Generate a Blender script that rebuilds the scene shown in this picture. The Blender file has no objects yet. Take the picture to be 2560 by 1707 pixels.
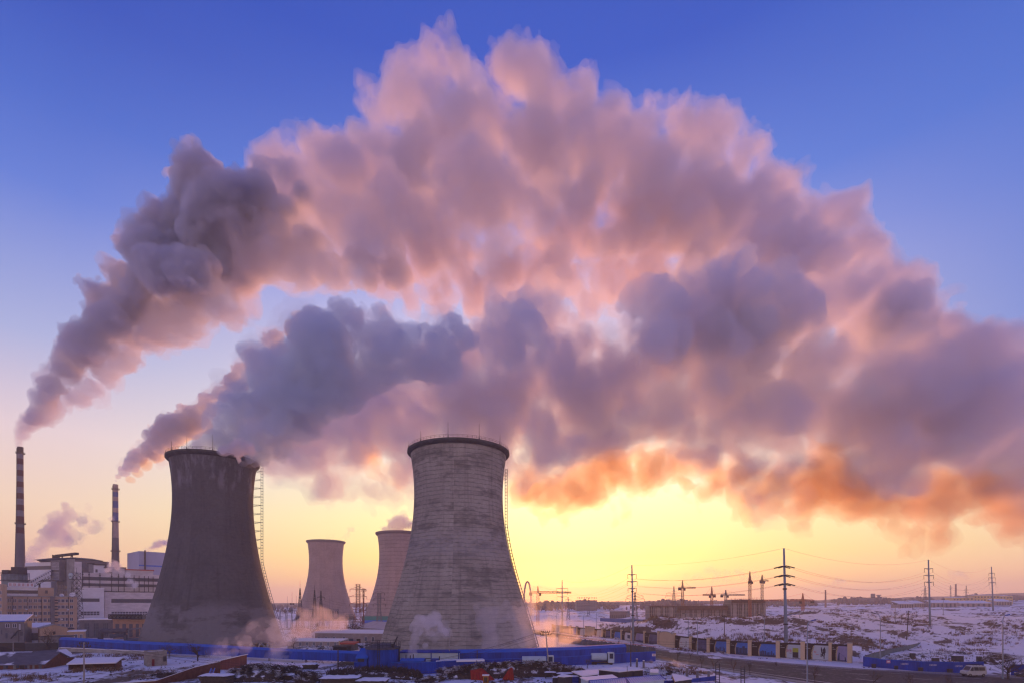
import bpy, bmesh, math, random, os
import numpy as np
from mathutils import Vector, Matrix
import openvdb
random.seed(7)
S = bpy.context.scene
C = S.collection
PI = math.pi
R = math.radians

# ------------------------------------------------------------------ camera
F = 1300.0            # focal length in photo pixels (2560 wide)
HY = 1508.0           # photo row of the horizon
HC = 22.0             # camera height
cam = bpy.data.cameras.new('camera')
camo = bpy.data.objects.new('camera', cam); C.objects.link(camo)
camo.location = (0, 0, HC); camo.rotation_euler = (R(90), 0, 0)
cam.sensor_width = 36.0
cam.lens = 36.0 * F / 2560.0
cam.shift_y = (HY - 853.5) / 2560.0
cam.clip_start = 0.5; cam.clip_end = 40000
S.camera = camo

# ------------------------------------------------------------------ render settings
S.cycles.use_denoising = True
try:
    S.cycles.denoiser = 'OPENIMAGEDENOISE'
    S.cycles.denoising_input_passes = 'RGB_ALBEDO_NORMAL'
except Exception: pass
S.cycles.max_bounces = 8; S.cycles.diffuse_bounces = 2; S.cycles.glossy_bounces = 2
S.cycles.transmission_bounces = 2; S.cycles.volume_bounces = 6; S.cycles.transparent_max_bounces = 64
S.cycles.caustics_reflective = False; S.cycles.caustics_refractive = False
S.cycles.sample_clamp_indirect = 4.0
S.cycles.filter_width = 1.3
S.view_settings.view_transform = 'Standard'; S.view_settings.look = 'None'
S.view_settings.exposure = 0.08; S.view_settings.gamma = 1.0

# ------------------------------------------------------------------ sky
SUN_AZ = math.atan((1420 - 1280) / F)      # to the right of the view axis (+Y)
SUN_EL = R(4.0)
def lin(c):
    return tuple((v/255/12.92 if v/255 <= .04045 else ((v/255+.055)/1.055)**2.4) for v in c)
class NT:
    def __init__(s, tree): s.t = tree; s.n = tree.nodes; s.l = tree.links
    def new(s, k, **kw):
        n = s.n.new(k)
        for a, v in kw.items():
            if a.startswith('i_'): n.inputs[int(a[2:])].default_value = v
            else: setattr(n, a, v)
        return n
    def link(s, a, b): s.l.new(a, b)
    def math(s, op, a, b=None, clamp=False):
        n = s.n.new('ShaderNodeMath'); n.operation = op; n.use_clamp = clamp
        for i, v in ((0, a), (1, b)):
            if v is None: continue
            if hasattr(v, 'node'): s.l.new(v, n.inputs[i])
            else: n.inputs[i].default_value = v
        return n.outputs[0]
    def ramp(s, fac, stops, interp='EASE', alpha=False):
        n = s.n.new('ShaderNodeValToRGB'); cr = n.color_ramp; cr.interpolation = interp
        while len(cr.elements) < len(stops): cr.elements.new(0.5)
        for e, (p, c) in zip(cr.elements, stops):
            e.position = p
            e.color = (c, c, c, 1) if isinstance(c, (int, float)) else (*c[:3], 1)
        s.l.new(fac, n.inputs[0]); return n.outputs[0]
    def mix(s, fac, a, b, mode='MIX'):
        n = s.n.new('ShaderNodeMix'); n.data_type = 'RGBA'; n.blend_type = mode
        for i, v in ((0, fac), (6, a), (7, b)):
            if hasattr(v, 'node'): s.l.new(v, n.inputs[i])
            elif i == 0: n.inputs[0].default_value = v
            else: n.inputs[i].default_value = (*v[:3], 1)
        return n.outputs[2]
W = bpy.data.worlds.new('World'); S.world = W; W.use_nodes = True
w = NT(W.node_tree); w.n.clear()
tc = w.new('ShaderNodeTexCoord'); sp = w.new('ShaderNodeSeparateXYZ'); w.link(tc.outputs['Generated'], sp.inputs[0])
hz = w.math('SQRT', w.math('ADD', w.math('MULTIPLY', sp.outputs[0], sp.outputs[0]), w.math('MULTIPLY', sp.outputs[1], sp.outputs[1])))
el = w.math('DIVIDE', w.math('ARCTAN2', sp.outputs[2], hz), PI/2, True)          # 0..1 over 90 degrees
az = w.math('ABSOLUTE', w.math('SUBTRACT', w.math('ARCTAN2', sp.outputs[0], sp.outputs[1]), SUN_AZ))
azn = w.math('DIVIDE', az, PI, True)
d = 1/90
SKY_SUN = [(0, (240,182,150)), (2.5*d, (250,196,122)), (5*d, (252,222,104)), (9*d, (253,243,158)), (14*d, (253,244,212)), (21*d, (244,222,220)),
           (28*d, (204,192,228)), (36*d, (98,128,220)), (46*d, (34,74,192)), (65*d, (22,52,166)), (1, (22,44,150))]
SKY_FAR = [(0, (214,158,160)), (3*d, (234,178,158)), (8*d, (240,200,182)), (14*d, (226,196,208)), (21*d, (156,164,218)),
           (31*d, (72,108,210)), (42*d, (22,60,180)), (65*d, (20,48,160)), (1, (22,44,150))]
cs = w.ramp(el, [(p, lin(c)) for p, c in SKY_SUN], 'LINEAR')
cf = w.ramp(el, [(p, lin(c)) for p, c in SKY_FAR], 'LINEAR')
k = w.ramp(azn, [(0, 0), (8/180, 0.03), (20/180, 0.22), (32/180, 0.50), (46/180, .86), (60/180, 1), (1, 1)], 'LINEAR')
grad = w.mix(k, cs, cf)
back = w.ramp(azn, [(0, 1.0), (55/180, 1.0), (115/180, (1.55,1.32,1.0)), (1, (1.55,1.32,1.0))], 'LINEAR')  # added fill: unseen sky behind the camera made brighter and warmer for the fronts
grad = w.mix(1.0, grad, back, 'MULTIPLY')
azs = w.math('DIVIDE', w.math('ARCTAN2', sp.outputs[0], sp.outputs[1]), PI)
rgt = w.math('MULTIPLY', w.ramp(azs, [(20/180, 0), (46/180, 1), (75/180, 1), (100/180, 0)], 'LINEAR'), w.ramp(el, [(11*d, 0), (19*d, .75), (40*d, .5), (70*d, 0)], 'LINEAR'))
grad = w.mix(rgt, grad, lin((52,100,204)))
bg1 = w.new('ShaderNodeBackground'); w.link(grad, bg1.inputs[0]); bg1.inputs[1].default_value = 0.9
sky = w.new('ShaderNodeTexSky', sky_type='NISHITA', sun_disc=False)
sky.sun_elevation = SUN_EL; sky.sun_rotation = SUN_AZ
bg2 = w.new('ShaderNodeBackground'); w.link(sky.outputs[0], bg2.inputs[0]); bg2.inputs[1].default_value = 0.05
add = w.new('ShaderNodeAddShader'); w.link(bg1.outputs[0], add.inputs[0]); w.link(bg2.outputs[0], add.inputs[1])
wo = w.new('ShaderNodeOutputWorld'); w.link(add.outputs[0], wo.inputs[0])
try: W.cycles.sampling_method = 'MANUAL'; W.cycles.sample_map_resolution = 1024
except Exception: pass
# sun lamp low behind the plume
sl = bpy.data.lights.new('sun', 'SUN'); sl.energy = 2.8; sl.angle = R(0.5); sl.color = (1.0, 0.36, 0.10)
slo = bpy.data.objects.new('sun', sl); C.objects.link(slo)
sdir = Vector((math.sin(SUN_AZ)*math.cos(SUN_EL), math.cos(SUN_AZ)*math.cos(SUN_EL), math.sin(SUN_EL)))
slo.rotation_euler = sdir.to_track_quat('Z', 'Y').to_euler()

# ------------------------------------------------------------------ helpers
def at(px, py, Y):
    "photo pixel at depth Y -> world point"
    return Vector(((px - 1280)/F*Y, Y, HC + (HY - py)/F*Y))
def gnd(px, py, z=0.0):
    "photo pixel on the plane z -> world point"
    Y = (HC - z)*F/(py - HY)
    return Vector(((px - 1280)/F*Y, Y, z))
def setp(o, label=None, cat=None, group=None, kind=None):
    if label: o['label'] = label
    if cat: o['category'] = cat
    if group: o['group'] = group
    if kind: o['kind'] = kind
    return o
# ------------------------------------------------------------------ smoke and steam plumes
def _noise(shape, cells, rng):
    "trilinear value noise in -1..1"
    g = rng.random([int(n/c)+3 for n, c in zip(shape, cells)]).astype(np.float32)*2-1
    out = g
    for ax in range(3):
        n = shape[ax]; t = np.arange(n, dtype=np.float32)/cells[ax] + 0.37
        i = t.astype(int); f = t - i; f = f*f*(3-2*f)
        sh = [1,1,1]; sh[ax] = n; f = f.reshape(sh).astype(np.float32)
        out = np.take(out, i, axis=ax)*(1-f) + np.take(out, i+1, axis=ax)*f
    return out
def plume_field(puffs, vox, seed, child=7, amp=1.0, thick=1.0, levels=2, m=None):
    """puffs: list of (x, y, z, r) in metres. Returns field (positive inside, metres) and origin."""
    rng = np.random.default_rng(seed)
    P = []
    for (x, y, z, r) in puffs:
        r = r*.93; P.append((x, y, z, r))
        for _ in range(child):
            v = rng.normal(size=3); v /= np.linalg.norm(v)
            q = r*rng.uniform(.26, .46)
            c = (x+v[0]*r*.78, y+v[1]*r*.78*thick, z+v[2]*r*.78); P.append((*c, q))
            if levels > 1:
                for _ in range(3):
                    u = rng.normal(size=3); u /= np.linalg.norm(u)
                    P.append((c[0]+u[0]*q*.85, c[1]+u[1]*q*.85, c[2]+u[2]*q*.85, q*rng.uniform(.35, .55)))
    P = np.array(P, dtype=np.float32)
    m = m or vox*5
    lo = (P[:, :3]-P[:, 3:]).min(0)-m; hi = (P[:, :3]+P[:, 3:]).max(0)+m
    shape = tuple(int(v) for v in np.ceil((hi-lo)/vox))
    Fd = np.full(shape, -m, dtype=np.float32)
    ax = [lo[i]+vox*np.arange(shape[i], dtype=np.float32) for i in range(3)]
    for x, y, z, r in P:
        a = [max(0, int((c-r-m-lo[i])/vox)) for i, c in enumerate((x, y, z))]
        b = [min(shape[i], int((c+r+m-lo[i])/vox)+2) for i, c in enumerate((x, y, z))]
        dx = (ax[0][a[0]:b[0]]-x)[:, None, None]; dy = (ax[1][a[1]:b[1]]-y)[None, :, None]; dz = (ax[2][a[2]:b[2]]-z)[None, None, :]
        d_ = r-np.sqrt(dx*dx+dy*dy+dz*dz)
        s = Fd[a[0]:b[0], a[1]:b[1], a[2]:b[2]]
        np.maximum(s, d_, out=s)
    # local billow strength: narrow stems get small billows
    av = np.full(shape[0], .0, np.float32)
    for x, y, z, r in puffs:
        i0 = max(0, int((x-r-lo[0])/vox)); i1 = min(shape[0], int((x+r-lo[0])/vox)+1); av[i0:i1] = np.maximum(av[i0:i1], r)
    kk = max(1, int(6/vox)); av = np.convolve(np.pad(av, kk, 'edge'), np.ones(2*kk+1)/(2*kk+1), 'valid')
    return Fd, lo, shape, rng, np.clip(av/13.0, .12, 1.0)[:, None, None].astype(np.float32)
def add_billow(Fd, shape, rng, vox, spec, av=1.0):
    "spec: list of (cell size m, amplitude m, billow?)"
    for cell, a, bil in spec:
        n = _noise(shape, [cell/vox]*3, rng)
        if bil: n = np.abs(n)*2-0.6
        Fd += a*n*av
    return Fd
def warp(Fd, shape, rng, vox, spec, av=1.0):
    "domain warp: tears the round puffs into curling shapes"
    ii = [np.arange(n, dtype=np.float32).reshape([-1 if k == a else 1 for k in range(3)]) for a, n in enumerate(shape)]
    off = [np.zeros(shape, np.float32) for _ in range(3)]
    for cell, amp in spec:
        for a in range(3): off[a] += (amp/vox)*_noise(shape, [cell/vox]*3, rng)
    out = np.zeros(shape, np.float32); c = [np.clip(ii[a]+off[a]*av, 0, shape[a]-1.001) for a in range(3)]
    i0 = [x.astype(np.int32) for x in c]; f = [x-i for x, i in zip(c, i0)]
    for dx in (0, 1):
        for dy in (0, 1):
            for dz in (0, 1):
                out += Fd[i0[0]+dx, i0[1]+dy, i0[2]+dz]*(f[0] if dx else 1-f[0])*(f[1] if dy else 1-f[1])*(f[2] if dz else 1-f[2])
    return out
def fbm(Fd, shape, rng, vox, spec, av=1.0):
    out = Fd.copy()
    for cell, a in spec: out += a*av*_noise(shape, [cell/vox]*3, rng)
    return out
def vol_mat(name, dens, aniso=0.3, color=(.95,.95,.95), absorb=None):
    m = bpy.data.materials.new(name); m.use_nodes = True; t = NT(m.node_tree); t.n.clear()
    o = t.new('ShaderNodeOutputMaterial'); v = t.new('ShaderNodeVolumePrincipled')
    v.inputs['Color'].default_value = (*color, 1); v.inputs['Density'].default_value = dens; v.inputs['Anisotropy'].default_value = aniso
    if absorb: v.inputs['Absorption Color'].default_value = (*absorb, 1)
    t.link(v.outputs[0], o.inputs['Volume'])
    try: m.cycles.homogeneous_volume = True
    except Exception: pass
    return m
def hull(name, Fd, lo, vox, iso, mat, parent=None, smooth=True):
    g = openvdb.FloatGrid(200.0); g.copyFromArray(np.ascontiguousarray(-Fd))
    pts, tris, quads = g.convertToPolygons(-iso)
    me = bpy.data.meshes.new(name)
    nv, nt, nq = len(pts), len(tris), len(quads)
    me.vertices.add(nv); me.vertices.foreach_set('co', (pts*vox+lo).astype(np.float32).ravel())
    loops = np.concatenate([np.asarray(quads).ravel(), np.asarray(tris).ravel()]).astype(np.int32)
    me.loops.add(len(loops)); me.loops.foreach_set('vertex_index', loops)
    me.polygons.add(nq+nt)
    st = np.concatenate([np.arange(nq)*4, nq*4+np.arange(nt)*3]).astype(np.int32)
    me.polygons.foreach_set('loop_start', st)
    me.update(calc_edges=True); me.validate()
    # outward normals: an openvdb surface of a fog field comes out inside-out
    me.materials.append(mat)
    o = bpy.data.objects.new(name, me); C.objects.link(o); o.parent = parent
    print('HULL', name, nv)
    return o
k_ = 1.0884
def puffs_px(rows, Y, jit=0.06, seed=1, sc=1.0):
    rn = random.Random(seed); out = []
    for row in rows:
        px, py, r = row[:3]; y = (row[3] if len(row) > 3 else Y); y += rn.uniform(-1, 1)*min(jit*y, .9*r*k_*y/F)
        p = at(px*k_, py*k_, y); out.append((p.x, p.y, p.z, r*k_*y/F*sc))
    return out
UP_DARK = [(50,1000,8),(56,985,14),(70,965,20),(84,950,26),(100,920,32),(125,885,34),(150,850,40),(180,815,40),(205,780,50),(245,735,52),(240,690,48),(285,700,55),(275,650,36),
 (310,655,45),(350,600,62),(320,560,40),(315,530,36),(370,520,50),(400,600,85),(430,620,60),(370,620,60),(470,570,60),(440,530,70),(480,490,70),(520,450,60),(440,440,48),(455,385,42),(430,400,40),(490,400,40),(560,480,62),(600,440,48),(640,470,40),(690,440,30),(650,400,28),(610,380,30)]
UP_LIGHT = [(105,965,20),(130,940,26),(165,915,30),(200,890,34),(240,855,40),(290,825,42),(285,780,40),(340,770,45),(380,740,52),(420,740,50),(450,710,52),(500,680,50),(520,700,44),(560,640,50),(600,600,56),(640,590,60),(700,600,60),(760,620,44),(820,610,50),(900,620,44),(350,700,50),(300,760,40)]
UP_BODY = [(781,563,50),(1355,563,50),(1022,505,60),(1400,540,50),(530,500,60),(580,540,60),(640,560,60),(560,590,50),(700,540,60),(820,330,60),(900,350,70),(1250,280,80),(1330,300,80),(1480,450,80),(1550,500,80),(1320,440,80),(1450,520,60),(600,400,50),(570,380,36),(640,470,80),(650,370,40),(685,370,48),(700,450,80),(740,330,45),(760,310,36),(790,400,80),(850,290,48),(850,380,80),(880,210,38),(900,170,36),(930,240,60),(940,190,44),(1000,140,36),(990,210,50),(1060,130,46),(1080,150,50),(1100,110,30),(1080,220,70),
 (1170,90,30),(1190,140,50),(1230,120,38),(1250,190,70),(1340,190,52),(1370,170,30),(1400,240,70),(1500,240,50),(1560,250,50),(1590,230,24),(1620,310,66),(1700,330,52),(1760,340,44),(1800,400,60),(1840,420,42),(1850,480,60),(1910,500,50),(1950,480,40),(1960,580,66),(2020,640,66),(2080,640,48),(2110,680,60),(2170,740,56),(2240,800,52),(2320,850,56),(2420,900,90),
 (780,500,80),(900,480,90),(950,380,110),(1050,300,90),(1100,420,110),(1250,350,110),(1230,480,90),(1380,360,100),(1500,370,90),(1600,430,90),(1680,500,90),(1760,540,90),(1000,560,84),(880,560,70),(1130,580,70),(1250,590,50),(1600,570,70),(1560,640,56),(1680,640,70),(1800,640,90),(1900,680,90),(2000,760,80),(2100,800,90),(2250,900,90),(1150,230,60),(1160,300,70),(1300,260,70),(1750,440,70),(1850,560,70)]
UP_VEIL = [(850,670,34),(930,700,36),(1010,690,40),(1090,690,40),(1180,690,36),(1240,720,36),(860,720,24),(640,660,36),(560,690,34),(1250,600,50),(1050,600,50),(950,600,44),(1420,500,44),(1560,560,44),(1350,700,44),(1440,660,40),(1250,700,40),(1000,720,30),(1350,520,50),(1300,560,60),(1420,560,60),(1500,480,50),(1480,600,60),(1400,640,50),(1300,640,50),(1150,660,44),(1060,640,44),(960,640,36),(1000,680,40),(1100,700,40),(900,660,40),(1200,640,50),(1500,660,50),(1340,490,40),(660,300,26),(700,300,24),(745,260,22),(760,290,30)]
# dense fronts of the cooling-tower steam: the first is the main body, the rest stand clear of it
LOW_BLUE = [[(612,1004,32),(640,985,46),(632,1022,20),(668,1000,34),(600,990,40),(455,1018,22),(450,1040,18,265),(490,1036,30,265),(530,1034,34,265),(570,1036,32,265),(600,1042,18,265),(610,1046,10,262),(425,1034,9),(445,1026,16),(475,1010,28),(515,1004,38),(555,1002,42),(590,1010,34),(612,1020,20),(500,1020,22),(540,1022,24),(575,1024,22),(490,975,34),(530,960,48),(580,930,58),(545,900,34),(600,860,52),(585,830,30),(650,900,85),(650,840,50),(700,800,62),(690,760,44),(735,750,44),(760,790,60),(760,870,75),(720,930,60),(670,970,50),(640,1000,36),(790,710,32),(820,720,34),(850,760,50),(885,720,32),(900,750,26),(870,820,60),(930,800,44),(960,830,50),(1000,770,34),(1030,745,34),(1050,770,34),(1080,780,22),(1010,820,50)],
 [(1150,730,44),(1190,710,34),(1215,720,42),(1130,780,40),(1220,770,50),(1260,800,26),(1180,800,50),(1240,810,30)],
 [(1460,710,40),(1500,700,46),(1530,730,36),(1500,770,50),(1540,790,44)],
 [(1650,640,40),(1700,620,46),(1720,660,50),(1660,700,50),(1740,700,40),(1790,650,42),(1820,680,44),(1850,700,30),(1860,730,26),(1800,740,56),(1720,740,60),(1650,770,50)],
 [(2080,690,46),(2110,740,44),(2050,760,60),(2120,790,40)]]
LOW_BODY = [(630,1062,34),(665,1035,44),(710,1005,56),(770,1060,40),(650,1090,28),(1290,900,80),(1330,870,70),(1350,930,80),(1240,860,60),(1300,820,60),(1420,800,60),(650,1050,40),(640,1080,24),(700,1040,54),(735,1095,44),(700,1085,30),(770,1110,32),(790,1000,50),(850,940,70),(940,900,80),(880,1105,34),(850,1110,24),(920,1075,46),(960,1000,74),(900,1010,40),(1040,900,90),(1080,860,70),(1100,1000,90),(1200,900,90),(1290,740,52),(1280,690,30),(1330,790,60),(1390,770,54),(1380,700,30),(1430,740,40),(1570,720,60),(1600,790,80),(1590,690,40),(1500,820,80),(1400,860,90),(1900,730,56),(1960,690,56),(2000,760,70),(2160,760,56),(2200,830,70),(2290,850,70),(2340,920,80),(2150,880,90),(1250,1000,80),(1350,980,80),(1450,980,80),(1550,950,90),(1700,860,100),(1650,980,90),(1780,960,90),(1880,870,100),(1950,960,100),(2050,900,90),(2100,980,100),(2230,960,100),(2330,1040,90),(1790,1050,60),(1600,1060,40),(1700,1050,60),(2000,1060,80),(1800,1130,24),(1150,960,70),(750,960,50),(1000,830,60),(820,880,60),(1650,700,60),(1800,760,70),(1500,760,60),(1180,770,60),(1080,800,50)]
LOW_VEIL = [(1350,1060,50),(1500,1090,50),(1600,1100,50),(1700,1090,50),(1420,1040,40),(1800,1080,50),(1560,1160,36),(1450,1170,30),(1330,1140,50),(1260,1120,50),(1290,1180,36),(1480,1130,40),(1560,1120,40),(1650,1120,50),(1850,1150,50),(1950,1180,50),(2060,1190,44),(2170,1190,50),(2300,1200,50),(2380,1220,60),(1240,1230,24),(1410,1200,24),(1700,1150,40),(1215,1090,46),(1250,1060,50),(1240,1150,34),(1230,1200,30),(1290,1110,50),(1340,1090,60),(1360,1150,44),(1300,1200,24),(1420,1080,50),(1450,1110,36),(1400,1160,24),(1500,1050,50),(1560,1070,44),(1620,1080,44),(1700,1100,50),(1800,1110,60),(1750,1140,30),(1900,1100,80),(1980,1130,70),(2070,1140,70),(2160,1130,80),(2260,1130,80),(2340,1150,80),(2100,1190,30),(2250,1200,40),(830,1010,40),(860,1060,40),(800,1060,30),(930,1110,30)]
SEC = [(267,1104,5),(272,1096,9),(284,1084,14),(300,1068,18),(320,1050,22),(345,1030,26),(370,1010,32),(365,985,20),(395,985,32),(425,975,32),(418,945,16),(435,950,22),(455,960,30),(475,920,17),(492,915,14),(480,940,22),(510,905,20),(525,880,20),(548,850,18),(540,875,24),(575,820,18),(590,835,26),(620,785,18),(632,775,16),(640,800,22),(690,740,18),(680,760,24)]
ORANGE = [(1200,1075,36),(1240,1060,44),(1290,1055,44),(1340,1050,46),(1400,1045,46),(1460,1040,46),(1520,1045,46),(1580,1060,44),(1640,1065,44),(1700,1060,48),(1760,1065,50),(1820,1080,52),(1880,1080,56),(1950,1090,56),(2020,1110,50),(1230,1110,34),(1270,1100,36),(1350,1100,34),(1440,1085,30),(1760,1110,34),(830,1050,26),(850,1085,20),(905,1100,26),(800,1075,20)]  # puffs whose own colour holds the orange backlight under the steam
# ------------------------------------------------------------------ materials
MATS = {}
def mat(name, col, rough=.8, var=.25, scale=.4, col2=None, mask=None, bump=.0, metal=0, stretch=(1,1,1), spec=.3):
    "procedural: base colour broken up by two scales of noise, optional second colour in blotches"
    if name in MATS: return MATS[name]
    m = bpy.data.materials.new(name); m.use_nodes = True; t = NT(m.node_tree)
    b = t.n['Principled BSDF']; b.inputs['Roughness'].default_value = rough; b.inputs['Metallic'].default_value = metal
    b.inputs['Specular IOR Level'].default_value = spec
    tc = t.new('ShaderNodeTexCoord'); mp = t.new('ShaderNodeMapping'); mp.inputs['Scale'].default_value = stretch
    t.link(tc.outputs['Object'], mp.inputs[0])
    n1 = t.new('ShaderNodeTexNoise'); n1.inputs['Scale'].default_value = scale; n1.inputs['Detail'].default_value = 8; t.link(mp.outputs[0], n1.inputs[0])
    n2 = t.new('ShaderNodeTexNoise'); n2.inputs['Scale'].default_value = scale*7; n2.inputs['Detail'].default_value = 5; t.link(mp.outputs[0], n2.inputs[0])
    f = t.ramp(n1.outputs[0], [(.3, 1-var), (.7, 1+var*.6)], 'LINEAR'); f2 = t.ramp(n2.outputs[0], [(.3, 1-var*.6), (.7, 1+var*.4)], 'LINEAR')
    c = t.mix(1, col, f, 'MULTIPLY'); c = t.mix(1, c, f2, 'MULTIPLY')
    if col2:
        k = t.ramp(n1.outputs[0] if mask is None else n2.outputs[0], [((mask or .5)-.05, 0), ((mask or .5)+.05, 1)], 'LINEAR')
        c = t.mix(k, c, col2)
    t.link(c, b.inputs['Base Color'])
    if bump:
        bp = t.new('ShaderNodeBump'); bp.inputs['Strength'].default_value = bump; t.link(n2.outputs[0], bp.inputs['Height']); t.link(bp.outputs[0], b.inputs['Normal'])
    MATS[name] = m; return m
def snow_top(m, col=(.78,.78,.82), lo=.55, hi=.8, patch=.45, scale=.5):
    "snow lying on the upward faces of a material, in patches"
    t = NT(m.node_tree); b = t.n['Principled BSDF']; src = b.inputs['Base Color'].links[0].from_socket
    g = t.new('ShaderNodeNewGeometry'); s = t.new('ShaderNodeSeparateXYZ'); t.link(g.outputs['True Normal'], s.inputs[0])
    up = t.ramp(s.outputs[2], [(lo, 0), (hi, 1)], 'LINEAR')
    n = t.new('ShaderNodeTexNoise'); n.inputs['Scale'].default_value = scale; n.inputs['Detail'].default_value = 6
    tc = t.new('ShaderNodeTexCoord'); t.link(tc.outputs['Object'], n.inputs[0])
    p = t.ramp(n.outputs[0], [(patch-.04, 0), (patch+.04, 1)], 'LINEAR')
    k = t.math('MULTIPLY', up, p)
    t.link(t.mix(k, src, col), b.inputs['Base Color']); return m
def emis(name, col, st):
    m = bpy.data.materials.new(name); m.use_nodes = True; b = m.node_tree.nodes['Principled BSDF']
    b.inputs['Emission Color'].default_value = (*col, 1); b.inputs['Emission Strength'].default_value = st; return m
M = dict(
 steel=mat('grey_steel', (.16,.17,.19), .5, .2, 1), dark=mat('dark_metal', (.035,.035,.045), .6, .3, 1),
 galv=mat('galvanised', (.22,.28,.36), .45, .15, .5), orange=mat('orange_paint', (.5,.15,.05), .6, .2, 1),
 conc=mat('pale_concrete', (.33,.32,.31), .9, .25, .3), white=mat('white_cladding', (.72,.72,.76), .6, .1, .15, stretch=(1,1,2)),
 pinkclad=mat('worn_pale_cladding', (.62,.58,.58), .7, .18, .2, stretch=(1,1,3)), beige=mat('tan_render', (.46,.33,.23), .9, .12, .3),
 brick=mat('red_brick', (.13,.05,.035), .9, .35, 1.2), pinkbrick=mat('salmon_brick', (.38,.23,.16), .9, .18, .5),
 grey=mat('grey_render', (.17,.16,.17), .9, .2, .4), glass=mat('window_glass', (.02,.035,.07), .15, .1, 1, spec=.6),
 frame=mat('white_frame', (.6,.6,.65), .6, .05, 1), bluepaint=mat('blue_sheet', (.012,.055,.37), .75, .38, .35, stretch=(1,1,.18)),
 bluelight=mat('pale_blue_sheet', (.05,.16,.62), .5, .12, .5), mint=mat('mint_panel', (.42,.52,.58), .6, .1, .5),
 snow=mat('snow', (.80,.80,.84), .9, .04, .6, bump=.2), cream=mat('cream_stucco', (.60,.46,.30), .9, .08, .3),
 darkband=mat('dark_window_band', (.07,.08,.11), .35, .25, 1.5), wood=mat('weathered_wood', (.09,.07,.06), .9, .5, 3),
 twig=mat('bare_twigs', (.07,.05,.04), .95, .2, 3), redcloth=mat('red_tarpaulin', (.30,.025,.015), .8, .3, 1.2, stretch=(1,1,.3)),
 asphalt=mat('asphalt', (.055,.045,.05), .8, .3, .15, col2=(.14,.12,.13), mask=.62), paint=mat('road_paint', (.5,.48,.46), .8, .3, 2),
 brown=mat('dark_brown_print', (.018,.01,.012), .6, .2, 1), teal=mat('green_sheet', (.05,.26,.22), .6, .1, .5), yellow=mat('yellow_render', (.72,.50,.20), .9, .06, .5),
 hazegrey=mat('far_grey', (.2,.19,.2), .9, .2, .02), rooftile=mat('dull_roof_sheet', (.10,.095,.11), .85, .3, .5, stretch=(1,4,1)), redroof=mat('red_roof_sheet', (.45,.09,.07), .7, .1, 1),
 insul=mat('dark_insulator', (.03,.02,.02), .4, .1, 2), wire=mat('wire', (.05,.035,.035), .7, .05, 1), tyre=mat('rubber', (.02,.02,.02), .8, .1, 2))
M['snowroof'] = mat('snow_on_roof', (.80,.80,.84), .9, .03, .3)
# ------------------------------------------------------------------ mesh building
class MB:
    def __init__(s): s.v = []; s.f = []
    def add(s, vs, fs):
        n = len(s.v); s.v += [tuple(v) for v in vs]; s.f += [tuple(i+n for i in f) for f in fs]; return s
    def hexa(s, p):   # 8 points: bottom ring 0-3, top ring 4-7
        return s.add(p, [(3,2,1,0),(4,5,6,7),(0,1,5,4),(1,2,6,5),(2,3,7,6),(3,0,4,7)])
    def box(s, x0, x1, y0, y1, z0, z1):
        return s.hexa([(x0,y0,z0),(x1,y0,z0),(x1,y1,z0),(x0,y1,z0),(x0,y0,z1),(x1,y0,z1),(x1,y1,z1),(x0,y1,z1)])
    def cyl(s, a, b, r0, r1=None, n=8, cap=True):
        r1 = r0 if r1 is None else r1
        a = Vector(a); b = Vector(b); d = (b-a)
        if d.length < 1e-6: return s
        d.normalize(); t = Vector((0,0,1)) if abs(d.z) < .95 else Vector((1,0,0))
        u = d.cross(t).normalized(); w_ = d.cross(u)
        vs = []
        for c, r in ((a, r0), (b, r1)):
            for i in range(n):
                an = 2*PI*i/n; vs.append(c+u*math.cos(an)*r+w_*math.sin(an)*r)
        fs = [(i, i+n, (i+1)%n+n, (i+1)%n) for i in range(n)]
        if cap: fs += [tuple(range(n)), tuple(range(2*n-1, n-1, -1))]
        return s.add(vs, fs)
    def tube(s, pts, r, n=5):
        for a, b in zip(pts[:-1], pts[1:]): s.cyl(a, b, r, r, n, True)
        return s
    def lathe(s, prof, c=(0,0,0), n=48, close=False):
        vs = []; k = len(prof)
        for r, z in prof:
            for i in range(n):
                a = 2*PI*i/n; vs.append((c[0]+r*math.cos(a), c[1]+r*math.sin(a), c[2]+z))
        fs = []
        for j in range(k if close else k-1):
            j2 = (j+1) % k
            for i in range(n):
                i2 = (i+1) % n; fs.append((j*n+i, j*n+i2, j2*n+i2, j2*n+i))
        return s.add(vs, fs)
    def build(s, name, m, parent=None, smooth=False, label=None, cat=None, group=None, kind=None):
        o3 = Vector((0,0,0)) if parent is None else wloc(parent)
        me = bpy.data.meshes.new(name); me.from_pydata([(x-o3.x, y-o3.y, z-o3.z) for x, y, z in s.v], [], s.f)
        me.materials.append(m)
        bm = bmesh.new(); bm.from_mesh(me)
        if len(bm.faces) < 60000: bmesh.ops.recalc_face_normals(bm, faces=bm.faces)
        bm.to_mesh(me); bm.free()
        if smooth: me.polygons.foreach_set('use_smooth', [True]*len(me.polygons))
        o = bpy.data.objects.new(name, me); C.objects.link(o); o.parent = parent
        return setp(o, label, cat, group, kind)
def wloc(o):
    v = Vector(o.location)
    while o.parent: o = o.parent; v = v+Vector(o.location)
    return v
def thing(name, loc, label, cat, group=None):
    o = bpy.data.objects.new(name, None); C.objects.link(o); o.location = loc; o.empty_display_size = 1
    return setp(o, label, cat, group)
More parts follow.
